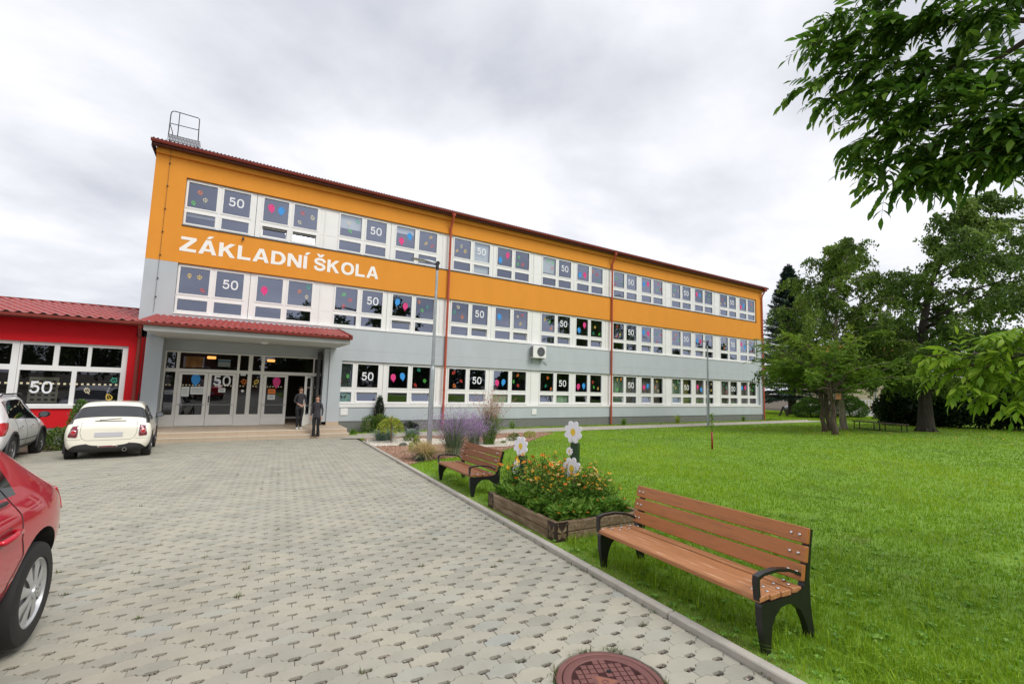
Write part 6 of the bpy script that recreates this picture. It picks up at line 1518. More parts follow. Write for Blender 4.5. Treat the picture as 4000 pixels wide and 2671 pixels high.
rsg = clump(430, 1.38, .24, F_sage, 'russian_sage', 'large hazy purple-flowering bush behind the farther bench', g0(5.25, 11.75), .60, .012, None, 88, 'shrub', (16, .038, .014, .05), F_purp)
clump(240, 1.10, .20, F_sage, 'russian_sage', 'smaller purple-flowering bush between the large purple one and the reed grass', g0(6.45, 12.85), .42, .011, None, 89, 'shrub', (26, .035, .012, .028), F_purp)
clump(560, 1.30, .20, F_misc, 'silver_grass', 'tall green arching reed grass clump under the pink plumes', g0(7.5, 13.8), .50, .018, None, 90, 'grass clump')
clump(60, 1.75, .16, F_misc, 'silver_grass_plumes', 'airy pink plumes above the tall reed grass', g0(7.56, 13.78), .20, .008, None, 91, 'grass plumes', (60, .08, .012, .030), F_pink)
shrub('bush', 'low dark bush at the right end of the planting bed', g0(8.95, 14.5), [(0, 0, .14, .26, .22, .19), (.15, .05, .12, .16, .16, .15)], F_mix, 1000, (.045, .022), 'shrub', seed=92)
shrub('bush', 'tiny green cushion in the white gravel left of the low dark bush', g0(8.2, 14.0), [(0, 0, .03, .12, .10, .06)], F_box, 300, (.04, .02), 'shrub', seed=93)
shrub('bush', 'small olive bush at the lawn edge behind the low dark bush', g0(10.4, 15.6), [(0, 0, .12, .28, .22, .16)], F_gold, 700, (.05, .02), 'shrub', seed=94)
for i, (x_, y_, h_, n_, lb) in enumerate(((12.35, 20.2, .55, 130, 'yellow-green grass tuft at the wall, leftmost along the plinth'), (20.45, 20.2, .55, 170, 'dark green grass tuft at the wall just right of the second downspout'), (25.75, 20.4, .70, 150, 'pale arching grass tuft at the wall left of the thin lamp post'), (33.6, 20.5, .55, 120, 'small grass tuft at the wall right of the thin lamp post'), (4.3, 20.3, .30, 120, 'low grass tuft at the wall beside the entrance steps'))):
    clump(n_, h_, .10, (F_misc, F_box, F_gold, F_box, F_misc)[i], 'wall_grass_tuft', lb, g0(x_, y_), .55, .016, 'grass tufts along the school wall', 100+i, 'grass clump')
# shrubs before the annex
shrub('bush', 'low yellow-green bush between the white SUV and the cream hatchback', g0(-4.35, 18.3), [(-.1, 0, .28, .42, .4, .34), (.28, .1, .25, .35, .35, .3)], F_mix, 2600, (.07, .04), 'shrub', seed=111)
shrub('cypress', 'upright golden-green cypress before the annex window', g0(-4.30, 19.2), [(0, 0, .6, .25, .25, .7), (0, 0, 1.0, .16, .16, .42)], F_conif, 2600, (.07, .025), 'conifer', seed=112, up=1.0, edge=.12)
shrub('cypress', 'small round-topped golden shrub behind the cream hatchback', g0(-3.95, 19.3), [(0, 0, .6, .2, .2, .68)], F_gold, 1500, (.06, .025), 'conifer', seed=113, up=.9, edge=.12)
# sapling with red guard
sp_ = empty('sapling', gl(13.58, 9.38), 0, 'thin young sapling with a red trunk guard standing on the lawn', 'sapling')
b = MB(); b.tube([(0, 0, -.05), (.01, 0, .5), (-.01, .01, 1.0), (0, 0, 1.14)], [.012, .010, .007, .003], 6); b.build('stem', M_bark, sp_, True)
b = MB(); b.tube([(0, 0, 0), (-.015, 0, .575)], [.030, .028], 10); b.build('trunk_guard', mat('red_guard', (.30, .012, .02), .5), sp_, True)
k = 60; zz = rs.uniform(.62, 1.14, k); P = np.c_[rs.normal(0, .015, k), rs.normal(0, .015, k), zz]; leafobj('leaves', P, np.c_[rs.normal(0, 1, (k, 2)), rs.uniform(.1, .9, k)], rs.uniform(.06, .12, k), rs.uniform(.025, .05, k), F_box, sp_)

# ------------------------------------------------------------------ flowers in the box
F_mar = foliage('marigold_leaf', (.06, .17, .014), (.14, .30, .03), (.27, .42, .07)); F_stalk = foliage('marigold_stalk', (.09, .16, .03), (.18, .26, .07), (.32, .32, .13))
petc = {'orange': mat('petal_orange', (.80, .24, .012), .6, var=.2, vs=30, trans=.2), 'yellow': mat('petal_yellow', (.85, .50, .02), .6, var=.15, vs=30, trans=.2), 'pale': mat('petal_pale', (.80, .66, .22), .6, trans=.2)}
m_ctr = mat('flower_centre', (.30, .10, .01), .8)
def blossom(r_, double=False):
    b = MB(); n = 13
    for lay, (rr, h_, a0) in enumerate(((1, .10, 0), (.8, .22, .24), (.5, .32, .1))):
        for i in range(n):
            a = 2*math.pi*i/n+a0; w_ = .24
            pts = []
            for t, wk, z in ((.12, .4, .0), (.6, 1, h_*.8), (1.0, .45, h_*.75-.12)):
                for s_ in (-1, 1): pts.append(((t*rr*math.cos(a)-s_*w_*wk*.5*rr*math.sin(a))*r_, (t*rr*math.sin(a)+s_*w_*wk*.5*rr*math.cos(a))*r_, z*r_))
            b.add(pts, [(0, 1, 3, 2), (2, 3, 5, 4)], 0)
    b.lathe([(.22*r_, .30*r_), (.12*r_, .42*r_), (0, .44*r_)], n=8, m=1)
    return b
bl_me = {c: blossom(.026).mesh('blossom', [petc[c], m_ctr]) for c in petc}
def marigold(seed, h_, tall):
    global rs
    keep = rs; rs = np.random.RandomState(seed); root = empty('marigold_plant', (0, 0, 0)); b = MB(); LP, LD, LL_ = [], [], []
    tips = []
    for k in range(11 if tall else 5):
        a = rs.uniform(0, 6.28); p = polyline((rs.normal(0, .02), rs.normal(0, .02), 0), (math.cos(a)*.35, math.sin(a)*.35, 1), h_*rs.uniform(.7, 1.1), 6, .1, .10); b.tube([tuple(q) for q in p], [.004, .004, .0035, .003, .003, .0025, .002], 4, cap=False); tips.append(p[-1])
        q = rs.uniform(.3, 5.6, 22); ii = np.minimum(q.astype(int), 5); ff = (q-ii)[:, None]; LP.append(p[ii]*(1-ff)+p[ii+1]*ff); LD.append(rs.normal(0, 1, (22, 3))+np.array([0, 0, .35])); LL_.append(rs.uniform(.03, .065, 22))
    n_ = 70 if tall else 150; a = rs.uniform(0, 6.28, n_); LP.append(np.c_[rs.normal(0, .04, n_), rs.normal(0, .04, n_), rs.uniform(.02, .16, n_)]); LD.append(np.c_[np.cos(a), np.sin(a), rs.uniform(.1, 1.1, n_)]); LL_.append(rs.uniform(.06, .13, n_))
    P = np.concatenate(LP); L_ = np.concatenate(LL_); b.build('stalks', F_stalk, root); leafobj('leaves', P, np.concatenate(LD), L_, L_*rs.uniform(.28, .4, len(P)), F_mar, root, fold=.3)
    k = 0
    for t in tips[:(9 if tall else 2)]:
        if rs.uniform() < .1: continue
        c = rs.choice(['orange', 'yellow', 'yellow', 'yellow', 'orange', 'pale']); o = link('blossom', bl_me[c], root, tuple(t)); o.rotation_euler = (rs.normal(0, .4), rs.normal(0, .4), rs.uniform(0, 6)); s_ = rs.uniform(.65, 1.15); o.scale = (s_, s_, s_)
    rs = keep; return root
protos = [marigold(200+i, (.40, .46, .52, .36)[i % 4], True) for i in range(6)]+[marigold(300+i, .2, False) for i in range(4)]
used = set(); r_ = random.Random(3)
for i in range(9):
    for j in range(12):
        uu, vv = .12+(LW-.24)*(i+.5)/9+r_.uniform(-.05, .05), .12+(LL-.24)*(j+.5)/12+r_.uniform(-.05, .05)
        low = (j < 2 or i < 1) or (r_.random() < .12)
        wx, wy = uv(u0+uu, v0+vv)
        if any(abs(wx*py_-wy*px_)/math.hypot(px_, py_) < .10 and math.hypot(wx, wy) < math.hypot(px_, py_)+.05 for px_, py_ in ((3.74, 5.78), (4.13, 5.02))): low = True
        q = r_.randrange(6, 10) if low else r_.randrange(6)
        o = protos[q] if q not in used else copy_tree(protos[q]); used.add(q)
        wx, wy = uv(u0+uu, v0+vv); o.location = (wx, wy, gz(wx, wy)+.165); o.rotation_euler = (0, 0, r_.uniform(0, 6.28)); s_ = r_.uniform(.85, 1.15)*(1.0 if low else .92+.10*math.sin(i*.5)); s_ = s_ if low else s_*r_.uniform(.95, 1.45); o.scale = (s_, s_, s_)
        if low: o['label'] = 'leafy green marigold plant with few blossoms at the edge of the flower box'; o['category'] = 'flower'; o['group'] = 'low marigold plants at the box edge'
        else: o['label'] = 'tall marigold plant with orange and yellow blossoms inside the flower box'; o['category'] = 'flower'; o['group'] = 'tall marigold plants in the flower box'

# ------------------------------------------------------------------ daisy ornaments
m_daisy = mat('daisy_white', (.90, .89, .95), .5); m_dy = mat('daisy_yellow', (.85, .60, .05), .5); m_green = mat('post_green', (.018, .055, .018), .5); m_str = mat('string', (.45, .36, .2), .9)
def daisy(b, c, r_, th, face, tilt=0.0):
    f = np.array([math.cos(face), math.sin(face), 0]); s_ = np.array([-math.sin(face), math.cos(face), 0]); n = 72; o = []
    for i in range(n):
        a = 2*math.pi*i/n+.39; k = .60+.40*abs(math.sin(a*4))**.5; x_, z_ = r_*k*math.cos(a), r_*k*math.sin(a)*1.04; o.append((x_*math.cos(tilt)-z_*math.sin(tilt), x_*math.sin(tilt)+z_*math.cos(tilt)))
    b.prism(o, lambda p, q, d: tuple(np.array(c)+s_*p+np.array([0, 0, q])+f*d), -th/2, th/2, 0)
    e = [(r_*.27*math.cos(t), r_*.33*math.sin(t)) for t in np.linspace(0, 6.283, 28, endpoint=False)]
    b.prism(e, lambda p, q, d: tuple(np.array(c)+s_*p+np.array([0, 0, q])+f*d), th/2+.0004, th/2+.0016, 1)
for (x_, y_, zt, fl, lb) in ((3.74, 5.78, .575, [(0, .0, .142, .148, 0), (-.03, .05, -.13, .062, .3), (-.04, .07, -.22, .06, .8)], 'shorter green post topped with a white daisy cut-out in the flower box'),
                             (4.13, 5.02, .845, [(0, 0, .152, .158, 0), (-.02, .05, -.12, .058, .2), (-.03, -.02, -.35, .158, .1), (-.04, -.03, -.55, .062, .4)], 'taller green post with a column of white daisy cut-outs in the flower box')):
    dp = empty('daisy_post', (x_, y_, gz(x_, y_)+.16), 0, lb, 'garden ornament', 'daisy posts in the flower box'); zo = gz(x_, y_)+.16; fc = R(196)
    b = MB(); b.M = Matrix.Rotation(R(28), 4, 'Z'); b.bbox(-.052, .052, -.052, .052, -.04, zt-zo, .003); b.build('post', m_green, dp)
    for (dx, dy, dz, r_, tl_) in fl:
        b = MB(); daisy(b, (dx+math.cos(fc)*.055, dy+math.sin(fc)*.055, zt-zo+dz), r_*.98, .012, fc, tl_); b.build('daisy', [m_daisy, m_dy], dp)
    b = MB(); p = [(d_[0]+math.cos(fc)*.06, d_[1]+math.sin(fc)*.06, zt-zo+d_[2]) for d_ in fl]; b.tube(p, .002, 4); b.build('string', m_str, dp)

# ------------------------------------------------------------------ ash tree overhead, trunk right of the frame
F_ash = foliage('ash_leaflet', (.035, .10, .012), (.095, .22, .02), (.24, .40, .045), rough=.42, trans=.52); F_ashl = foliage('ash_leaflet_light', (.13, .27, .015), (.26, .44, .028), (.40, .56, .06), rough=.42, trans=.45)
def pinnate(p, d, L_, npair, wl, drp, ws):
    """rachis points and leaflets of one compound leaf: returns lists of verts, quads"""
    out = []; d = d/np.linalg.norm(d); pts = [np.array(p)]; q = d.copy(); seg = L_/(npair+1)
    for i in range(npair+1): q = q+np.array([0, 0, -drp/(npair+1)]); q /= np.linalg.norm(q); pts.append(pts[-1]+q*seg)
    side = np.cross(q, [0, 0, 1]); side /= max(np.linalg.norm(side), .1); side = side*math.cos(ws)+np.cross(side, q)*math.sin(ws)
    for i in range(1, npair+1):
        f = (pts[i+1]-pts[i]); f /= np.linalg.norm(f); k = wl*(.75+.5*math.sin(math.pi*i/(npair+1)))
        for s_ in (-1, 1): out.append((pts[i], f*.62+side*s_*.8+np.array([0, 0, -.22]), k))
    out.append((pts[-1], (pts[-1]-pts[-2])/np.linalg.norm(pts[-1]-pts[-2]), wl*1.15)); return pts, out
def leaflets(name, items, m, parent, wr_=.37):
    P = np.array([i[0] for i in items]); D_ = np.array([i[1] for i in items]); K = np.array([i[2] for i in items]); n = len(P)
    D_ /= np.linalg.norm(D_, axis=1)[:, None]; r = np.array([0, 0, 1.])+rs.normal(0, .35, (n, 3)); S = np.cross(D_, r); S /= np.linalg.norm(S, axis=1)[:, None]; Nn = np.cross(S, D_)
    prof = [(0, .10, 0), (.18, .62, .02), (.42, 1, .03), (.70, .70, .0), (1.0, .04, -.09)]; V = np.zeros((n, 15, 3))
    for j, (t, w_, z) in enumerate(prof):
        c = P+D_*(K*t)[:, None]+Nn*(K*z)[:, None]
        hw_ = S*(K*wr_*.5*w_)[:, None]; V[:, j*3] = c-hw_+Nn*(K*.05*w_)[:, None]; V[:, j*3+1] = c; V[:, j*3+2] = c+hw_+Nn*(K*.05*w_)[:, None]
    f = np.array([q for j in range(4) for q in ((j*3, j*3+1, j*3+4, j*3+3), (j*3+1, j*3+2, j*3+5, j*3+4))]); F = (f[None]+(np.arange(n)*15)[:, None, None]).reshape(-1, 4)
    rn = np.repeat(np.clip(rs.normal(.5, .28, n), 0, 1), 8); return link(name, npmesh(name, V.reshape(-1, 3), F, m, rn, smooth=True), parent)
ash = empty('ash_tree', g0(6.6, -.7), 0, 'ash tree whose leafy boughs reach into the picture from the top right corner', 'tree')
AO2 = np.array(g0(6.6, -.7))
def boughs(targets, nodes, mleaf, nm, nleaf, lw, spread, seed):
    global rs
    keep = rs; rs = np.random.RandomState(seed); b = MB(); items = []; rach = MB()
    for (t, nd) in targets:
        t = np.array(t)-AO2; a = np.array(nodes[nd])-AO2; L_ = np.linalg.norm(t-a); mid = (a+t)/2+np.array([0, 0, .10*L_])+rs.normal(0, .05, 3)
        tt = np.linspace(0, 1, 9)[:, None]; p = (1-tt)**2*a+2*tt*(1-tt)*mid+tt**2*t; b.tube([tuple(q) for q in p], [.016*(1-.8*q) for q in np.linspace(0, 1, 9)], 6)
        for k in range(nleaf):
            q = 8*(1-rs.uniform(0, 1)**1.5*min(.95, spread/max(L_, .3))); i = min(int(q), 7); p0 = p[i]+(p[i+1]-p[i])*(q-i); dd = p[i+1]-p[i]; dd /= np.linalg.norm(dd)
            d = dd*.6+rdir(1)[0]*.85+np.array([0, 0, .15]); np_ = rs.randint(3, 6); pts, its = pinnate(p0, d, rs.uniform(.15, .27)*(lw/.088), np_, lw*rs.uniform(.8, 1.2), rs.uniform(.6, 1.7), rs.normal(0, .4)); items += its
            rach.tube([tuple(x) for x in pts], .0016, 3, cap=False)
    b.build('bough', M_bark, ash, True); rach.build('leaf_stalks', F_mar, ash); leaflets(nm, items, mleaf, ash); rs = keep
nodesU = {0: (5.6, -.1, 4.1), 1: (5.3, .6, 3.9), 2: (5.2, .5, 4.5), 3: (5.0, .95, 4.35), 4: (4.95, .75, 3.75), 5: (4.9, .55, 3.45), 6: (5.3, .3, 5.0)}
def lim(*q):
    P_l = [np.array(x)-AO2 for x in q]; P_l = [2*P_l[0]-P_l[1]]+P_l+[2*P_l[-1]-P_l[-2]]; o = []
    for i in range(1, len(P_l)-2):
        a, b_, c, d = P_l[i-1:i+3]
        for t in np.linspace(0, 1, 4, endpoint=False): o.append(tuple(.5*((2*b_)+(c-a)*t+(2*a-5*b_+4*c-d)*t*t+(3*b_-a-3*c+d)*t**3)))
    o.append(tuple(P_l[-2])); return o
def radl(*r_): return [float(np.interp(i/4, range(len(r_)), r_)) for i in range((len(r_)-1)*4+1)]
b = MB()
b.tube(lim((6.6, -.7, -.1), (6.6, -.7, .3), (6.55, -.65, 1.2), (6.6, -.6, 2.4), (6.5, -.5, 3.6), (6.6, -.6, 5.5)), radl(.24, .18, .16, .145, .12, .07), 14)
b.tube(lim((6.55, -.6, 2.9), (6.0, -.3, 3.7), (5.6, -.1, 4.1), (5.3, .6, 3.9), (4.95, .75, 3.75), (4.9, .55, 3.45)), radl(.08, .06, .05, .035, .022, .014), 8); b.tube(lim((5.6, -.1, 4.1), (5.2, .5, 4.5), (5.0, .95, 4.35)), radl(.05, .03, .018), 8)
b.tube(lim((6.5, -.5, 3.6), (5.8, 0, 4.7), (5.3, .3, 5.0)), radl(.07, .05, .03), 8); b.tube(lim((6.6, -.62, 2.1), (5.6, .0, 2.2), (4.95, .4, 2.05), (4.6, .6, 1.95)), radl(.06, .04, .025, .014), 8)
b.build('trunk', M_bark, ash, True)
TU = [((4.20, 1.90, 4.44), 3), ((4.26, 1.80, 4.25), 3), ((4.19, 1.88, 4.80), 2), ((4.26, 1.73, 5.02), 6), ((4.33, 1.57, 4.75), 2), ((4.29, 1.66, 4.55), 3), ((4.36, 1.50, 4.14), 3), ((4.36, 1.55, 3.97), 1), ((4.33, 1.62, 3.78), 1), ((4.34, 1.53, 3.55), 4), ((4.38, 1.42, 3.34), 4), ((4.42, 1.27, 3.38), 4), ((4.46, 1.14, 3.32), 5), ((4.49, .99, 3.45), 5), ((4.52, .84, 3.42), 5), ((4.54, .73, 3.34), 5), ((4.40, 1.34, 3.75), 4), ((4.45, 1.18, 3.95), 1), ((4.49, .98, 4.05), 1), ((4.54, .76, 4.12), 1), ((4.51, .89, 3.7), 5), ((4.54, .73, 3.6), 5), ((4.41, 1.32, 4.7), 2), ((4.48, 1.05, 4.65), 2), ((4.52, .83, 4.5), 6), ((4.44, 1.21, 4.3), 3), ((4.5, 1.0, 5.1), 6), ((4.4, 1.4, 5.2), 6), ((4.55, .6, 4.9), 6), ((4.6, .55, 3.9), 5)]
nodesU.update({7: (6.6, -.6, 5.5), 8: (6.5, -.5, 3.6), 9: (5.8, 0, 4.7), 10: (5.6, 0, 2.2)})
r5 = random.Random(9)
TX = [((r5.uniform(5.4, 8.0), r5.uniform(-2.4, -.1), r5.uniform(3.6, 7.0)), r5.choice([7, 7, 8, 9])) for _ in range(34)]+[((r5.uniform(5.2, 6.0), r5.uniform(-.6, .25), r5.uniform(1.7, 2.6)), 10) for _ in range(6)]
boughs(TX, nodesU, F_ash, 'leaves', 22, .088, .8, 6)
boughs(TU, nodesU, F_ash, 'leaves', 25, .088, .62, 5)
nodesL = {0: (4.6, .6, 1.95), 1: (4.95, .4, 2.05)}
TL = [((4.06, 1.15, 1.93), 0), ((4.07, 1.08, 1.80), 0), ((4.09, 1.0, 1.72), 0), ((4.10, .93, 1.63), 0), ((4.09, .98, 1.90), 0), ((4.12, .88, 1.84), 0), ((4.13, .80, 2.05), 1), ((4.16, .72, 2.06), 1), ((4.14, .82, 1.96), 0), ((4.15, .75, 1.62), 0), ((4.15, .76, 1.75), 0), ((4.17, .68, 1.88), 1), ((4.2, .6, 1.7), 1)]
boughs(TL, nodesL, F_ashl, 'leaves', 10, .062, .30, 9)

# ------------------------------------------------------------------ trees on the photographer's side (mirrored in the windows)
for i, (x_, y_, h_, r_, lb) in enumerate(((7.5, -15, 11.5, 4.2, 'big dark tree behind the photographer, nearest the parking space'), (16.5, -15.5, 12.5, 4.4, 'big dark tree behind the photographer, second along the street'), (-15, -14, 8.5, 3.6, 'round dark tree behind the photographer on the annex side'), (-9.5, -16, 9, 3.4, 'leaning dark tree behind the photographer between the houses'))):
    tree('street_tree', lb, g0(x_, y_), [(0, 0, 0), (0, 0, 2), (.1, 0, h_*.5), (0, 0, h_*.9)], .3, [(1.8, r_*.7), (h_*.35, r_), (h_*.6, r_*.9), (h_*.85, r_*.5), (h_, .5)], 44, F_dark, M_barkd, leaf=(.34, .24), nt=16, nl=12, seed=120+i, group='street trees behind the photographer')
for i in range(9):
    bl = [(rs.uniform(-5, 5), rs.uniform(-.8, .8), rs.uniform(1.2, 2.6), 2.4, 1.4, rs.uniform(1.6, 2.4)) for _ in range(7)]
    shrub('tall_hedge', 'tall dark hedge section along the street behind the photographer', g0(4+i*11.5, -18.5), bl, F_hedge, 5000, (.5, .3), 'hedge', 'tall hedge behind the photographer', seed=140+i)
hs = empty('brick_house', (-2.5, -22, gz(0, -22)), 0, 'brown house with a pitched roof behind the photographer', 'house')
b = MB(); b.box(-4, 4, -4, 4, -1, 4.2); b.build('wall', mat('brown_brick', (.20, .09, .065), .9, var=.2, vs=8), hs)
b = MB(); b.prism([(-4.4, 4.0), (0, 7.6), (4.4, 4.0), (0, 7.2)], lambda a, c, d: (a, d, c), -4.4, 4.4); b.prism([(-4, 4.2), (4, 4.2), (0, 7.3)], lambda a, c, d: (a, d, c), 3.9, 4.0, 1); b.build('roof', [MT['roofd'], mat('gable_plank', (.15, .08, .06), .9)], hs)
for x_ in (-2.3, .6):
    b = MB(); b.box(x_, x_+1.6, 4.01, 4.06, .9, 2.4); o = b.build('window', MT['white'], hs); b = MB(); b.box(x_+.1, x_+1.5, 4.065, 4.07, 1.0, 2.3); b.build('pane', MT['autoglass'], o)

# ------------------------------------------------------------------ beyond the lawn
hb = empty('cream_house', (74.2, 29.4, gz(0, 25)), math.atan2(-9, 3.4), 'low cream house with an orange tiled roof seen between the trees', 'house')
# local x runs along the front, local -y... front faces the school lawn
b = MB(); b.box(-6, 6.5, -8, 0, -.4, 5.6); b.build('wall', mat('cream_render', (.62, .56, .36), .9, var=.05, vs=1), hs if False else hb)
b = MB(); b.prism([(.5, 5.5), (-4, 8.9), (-8.5, 5.5), (-4, 9.2), (.62, 5.72)], lambda a, c, d: (d, a, c), -6.5, 7.0); b.build('roof', mat('orange_tiles', (.52, .14, .05), .8, var=.25, vs=6, stretch=(4, 1, 1)), hb)
for x_ in (-3.6, .6, 3.8):
    b = MB(); b.box(x_, x_+2.0, .01, .08, 1.7, 3.5); o = b.build('window', mat('brown_window', (.22, .06, .02), .5), hb)
    for xa in (.12, 1.06):
        b = MB(); b.box(x_+xa, x_+xa+.8, .085, .09, 1.85, 3.35); b.build('pane', MT['autoglass'], o)
fb = empty('balustrade_fence', (65.5, 25.2, gz(0, 25)), math.atan2(-9, 3.4), 'low white ornamental fence with red details before the cream house', 'fence')
b = MB(); b.box(-5, 7, -.1, .1, -.2, .75); b.build('base_wall', MT['panel'], fb)
b = MB(); b.box(-5, 7, -.08, .08, 1.75, 1.87)
for i in range(40):
    x_ = -4.9+i*.3; b.lathe([(.05, .95), (.11, 1.15), (.05, 1.35), (.10, 1.55), (.05, 1.75)], (x_, 0, 0), n=6)
b.build('balusters', MT['white'], fb)
b = MB()
for i in range(40): b.lathe([(.12, .76), (.13, .85), (.06, .94)], (-4.9+i*.3, 0, 0), n=6)
b.build('red_feet', mat('fence_red', (.28, .04, .05), .7), fb)
gp = empty('grey_post', g0(53.7, 19.1), 0, 'plain grey metal post at the roadside right of the dome-shaped conifer', 'post')
b = MB(); b.lathe([(.09, -.1), (.09, 4.0), (.0, 4.02)], n=12); b.build('pole', MT['steel'], gp, 'auto'); b = MB(); b.lathe([(.16, 0), (.16, .05), (.10, .10)], n=12); b.build('base', MT['steel'], gp)
# low bench on the lawn
lb_ = empty('low_bench', gl(31.4, 11.05), math.atan2(-2.44, -.19), 'long low dark bench standing on the lawn between the two thick trunks', 'bench')
for dy in (-.16, .16):
    b = MB(); b.bbox(-1.10, 1.10, dy-.13, dy+.13, .39, .43, .006); b.build('seat_board', mat('dark_board', (.10, .07, .055), .8, var=.3, vs=4), lb_)
b = MB(); b.tube([(-1.05, 0, .04), (1.05, 0, .04)], .02, 6); b.build('ground_rail', MT['black'], lb_)
for x_ in (-1.0, -.12, .12, 1.0):
    for dy in (-.26, .26):
        b = MB(); b.tube([(x_, dy, -.02), (x_, dy, .39)], .022, 6); b.build('leg', MT['black'], lb_)
# wooden trestle far left of the spruce
ts_ = empty('trestle', g0(47.3, 24.6), R(20), 'small dark wooden trestle under the spruce', 'trestle')
for sx_ in (-.5, .5):
    for sy_ in (-.4, .4):
        b = MB(); b.tube([(sx_*.4, 0, 1.0), (sx_, sy_, -.05)], .05, 6); b.build('leg', M_barkd, ts_)
b = MB(); b.tube([(-.5, 0, 1.0), (.5, 0, 1.0)], .05, 6); b.build('beam', M_barkd, ts_)
# dark car behind the spruce trunk
dc = empty('parked_car', (60.5, 27.2, gz(0, 25)), R(60), 'dark car half hidden behind the spruce trunk', 'car')
st = [(.0, .4, .7, .8, .6, .68, .62, .56), (.1, .25, .9, .96, .76, .84, .76, .68), (.55, .2, .95, 1.38, .8, .87, .8, .56), (1.1, .2, .95, 1.45, .8, .87, .8, .56), (2.2, .2, .93, 1.40, .8, .87, .8, .55), (2.9, .2, .9, .96, .8, .87, .78, .7), (3.9, .25, .75, .82, .74, .8, .7, .6), (4.1, .4, .5, .6, .6, .66, .6, .5)]
me = loft(st, lambda i, j: 1 if (j == 5 and 2 <= i <= 4) or (j in (6, 7) and i in (1, 4)) else 0, [carpaint('dark_paint', (.01, .012, .016)), MT['autoglass']], 2, [])
split_by_mat(me, {'dark_paint': 'body', 'auto_glass': 'windows'}, dc)
for yy in (.8, 3.3):
    for sg in (-1, 1): wheel(dc, sg*.78, yy, .31, sg, MT['alu'], MT['aludark'])

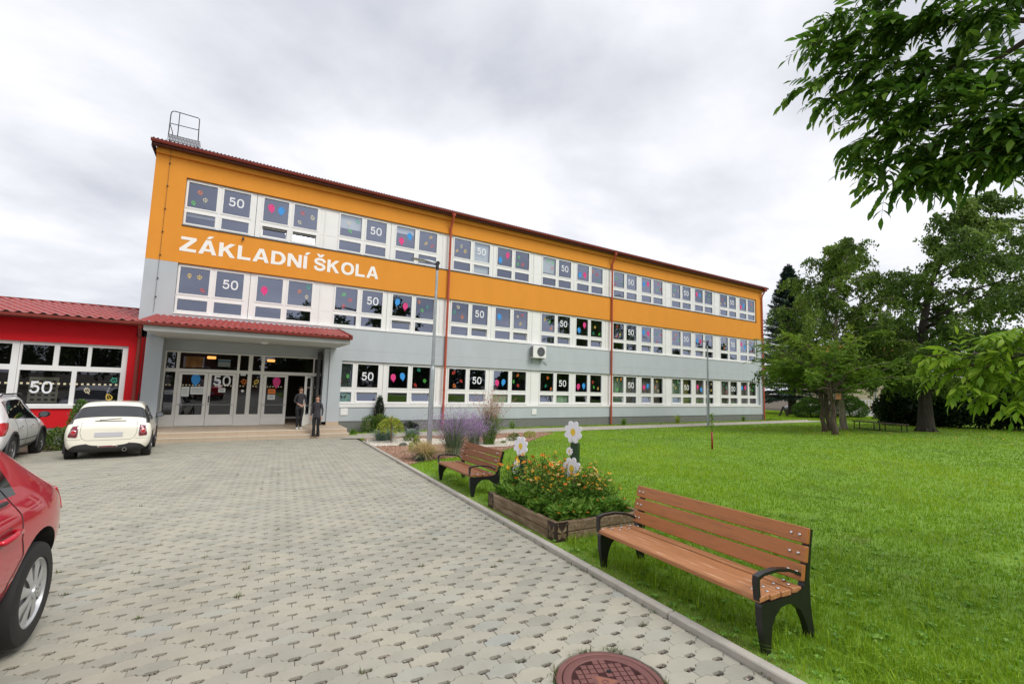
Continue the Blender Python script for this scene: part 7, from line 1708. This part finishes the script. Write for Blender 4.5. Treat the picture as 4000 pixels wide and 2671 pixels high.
# ------------------------------------------------------------------ people on the steps
m_skin = mat('skin', (.50, .28, .19), .55); m_trs = mat('black_trousers', (.012, .012, .014), .85); m_top = mat('dark_grey_top', (.045, .042, .05), .9, bump=.2, bs=120); m_shoe = mat('white_shoe', (.75, .75, .74), .5); m_shoed = mat('beige_shoe', (.30, .20, .13), .6); m_hair = mat('brown_hair', (.06, .035, .02), .6, bump=.4, bs=90)
def person(loc, rz, label, H=1.63, stance=.09, step=.0, flared=False, shoe=None, arms='down', turn=0.0):
    root = empty('person', loc, rz, label, 'person'); k = H/1.63
    vs, es, rad = [], [], []
    def v(x, y, z, r_, p=None):
        vs.append((x*k, y*k, z*k)); rad.append(r_*k if not isinstance(r_, tuple) else tuple(q*k for q in r_)); i = len(vs)-1
        if p is not None: es.append((p, i))
        return i
    pel = v(0, 0, .90, (.135, .10)); waist = v(0, .005, 1.05, (.118, .085), pel); chest = v(0, .01, 1.24, (.150, .105), waist); sh = v(0, 0, 1.36, (.115, .075), chest); nk = v(0, -.01, 1.43, .048, sh); hd0 = v(0, -.015, 1.49, .062, nk); hd1 = v(0, -.02, 1.55, (.075, .088), hd0); v(0, -.012, 1.61, (.062, .07), hd1)
    for s_ in (-1, 1):
        fy = step*s_; fl = .075 if flared else .047
        hip = v(s_*.085, 0, .84, .086, pel); th = v(s_*.09, fy*.25-.005, .65, .076, hip); kn = v(s_*stance, fy*.5-.02, .47, .055, th); ca = v(s_*stance, fy*.75, .30, .052 if not flared else .062, kn); an = v(s_*stance, fy+.01, .085, fl*.92, ca); he = v(s_*stance, fy+.0, .035, .036, an); v(s_*(stance+.02), fy-.15, .028, (.034, .024), he)
        s1 = v(s_*.155, 0, 1.345, .052, sh)
        if arms == 'front' : el = v(s_*.215, .03, 1.10, .040, s1); wr_ = v(s_*.10, -.17, .98, .027, el); pa = v(s_*.05, -.20, .955, .026, wr_); fd = (-s_*.5, -.4, -.55)
        else: el = v(s_*.215, .02, 1.09, .040, s1); wr_ = v(s_*.225, -.03, .86, .027, el); pa = v(s_*.225, -.04, .80, (.030, .018), wr_); fd = (0, -.12, -1)
        px, py, pz = [q/k for q in vs[pa]]; fdv = Vector(fd).normalized(); sd = Vector((0, 1, 0)) if arms == 'down' else Vector((s_*.3, .2, -.5)).normalized()
        for q in range(4):
            o = (q-1.5)*.017; l1 = (.042, .05, .047, .036)[q]; a = Vector((px, py, pz))+sd*o+fdv*.03; c = a+fdv*l1; d = c+(fdv+Vector((-s_*.35, 0, 0))).normalized()*.03
            i1 = v(*a, .009, pa); i2 = v(*c, .0085, i1); v(*d, .007, i2)
        a = Vector((px, py, pz))-sd*.03; i1 = v(*a, .010, pa); v(*(a+fdv*.03-sd*.012), .008, i1)
    me = bpy.data.meshes.new('body'); me.from_pydata(vs, es, []); o = link('body', me); o.modifiers.new('s', 'SKIN'); 
    sv = me.skin_vertices[0].data
    for i, r_ in enumerate(rad): sv[i].radius = r_ if isinstance(r_, tuple) else (r_, r_)
    sv[0].use_root = True; md = o.modifiers.new('u', 'SUBSURF'); md.levels = 2; bpy.context.view_layer.update()
    ev = o.evaluated_get(bpy.context.evaluated_depsgraph_get()); m2 = bpy.data.meshes.new_from_object(ev); bpy.data.objects.remove(o)
    m2.materials.clear()
    for mm in (m_skin, m_trs, m_top, shoe or m_shoe): m2.materials.append(mm)
    mi = []
    for p in m2.polygons:
        c = p.center; z = c.z/k; x = abs(c.x)/k
        if z > 1.415: t = 0
        elif z > .80 and not (x > .18 and z < .885) and not (arms == 'front' and c.y/k < -.13): t = 2
        elif x > .18 and z > .6 or (arms == 'front' and c.y/k < -.13 and z > .7): t = 0
        elif z > .075: t = 1
        else: t = 3
        mi.append(t)
    m2.polygons.foreach_set('material_index', mi); m2.polygons.foreach_set('use_smooth', [True]*len(mi)); link('body', m2, root)
    hz = 1.555*k; hy = -.02*k
    b = MB(); n = 20
    for i, (el, ) in enumerate([(q,) for q in np.linspace(-.9, 1.5, 9)]):
        for j in range(n):
            a = 2*math.pi*j/n; fr = math.cos(a+math.pi/2)   # front is -y
            r_ = .102*k*math.cos(el)**.8 if abs(el) < 1.5 else .008; b.v.append((r_*.90*math.cos(a), hy+.018*k+r_*1.02*math.sin(a)*(.98), hz+.022*k+.098*k*math.sin(el)))
    for i in range(8):
        for j in range(n):
            a = 2*math.pi*(j+.5)/n
            if math.sin(a) < -.35 and i < 5: continue      # face left open
            b.f.append((i*n+j, i*n+(j+1) % n, (i+1)*n+(j+1) % n, (i+1)*n+j)); b.m.append(0)
    b.build('hair', m_hair, root, True)
    b = MB(); fz = 1.545*k; fy = hy-.088*k
    b.v += []; b.lathe([(.012*k, fy+.012*k), (.008*k, fy-.012*k), (0, fy-.018*k)], (0, 0, fz-.012*k), 'y', n=8); b.build('nose', m_skin, root, True)
    b = MB()
    for s_ in (-1, 1): b.lathe([(.009*k, fy+.012*k), (.006*k, fy+.006*k), (0, fy+.005*k)], (s_*.03*k, 0, fz+.012*k), 'y', n=8)
    b.build('eyes', MT['black'], root, True); b = MB(); b.box(-.02*k, .02*k, fy+.005*k, fy+.02*k, fz-.05*k, fz-.043*k); b.build('mouth', mat('lips', (.35, .10, .09), .5), root)
    b = MB()
    for s_ in (-1, 1): b.tube([(s_*.078*k, hy+.01*k, fz+.01*k), (s_*.088*k, hy+.02*k, fz+.02*k), (s_*.08*k, hy+.01*k, fz-.03*k)], [.006*k, .012*k, .006*k], 6)
    b.build('ears', m_skin, root, True)
    return root
person((2.06, 19.62, ZP+.0), R(12), 'person in slim black trousers and white shoes on the top step in the open doorway', 1.62, .075, .03, False, None, 'front')
person((2.62, 19.00, gz(0, 19)), R(-35), 'person in wide black trousers standing on the pavers below the steps', 1.62, .07, .05, True, m_shoed, 'down')
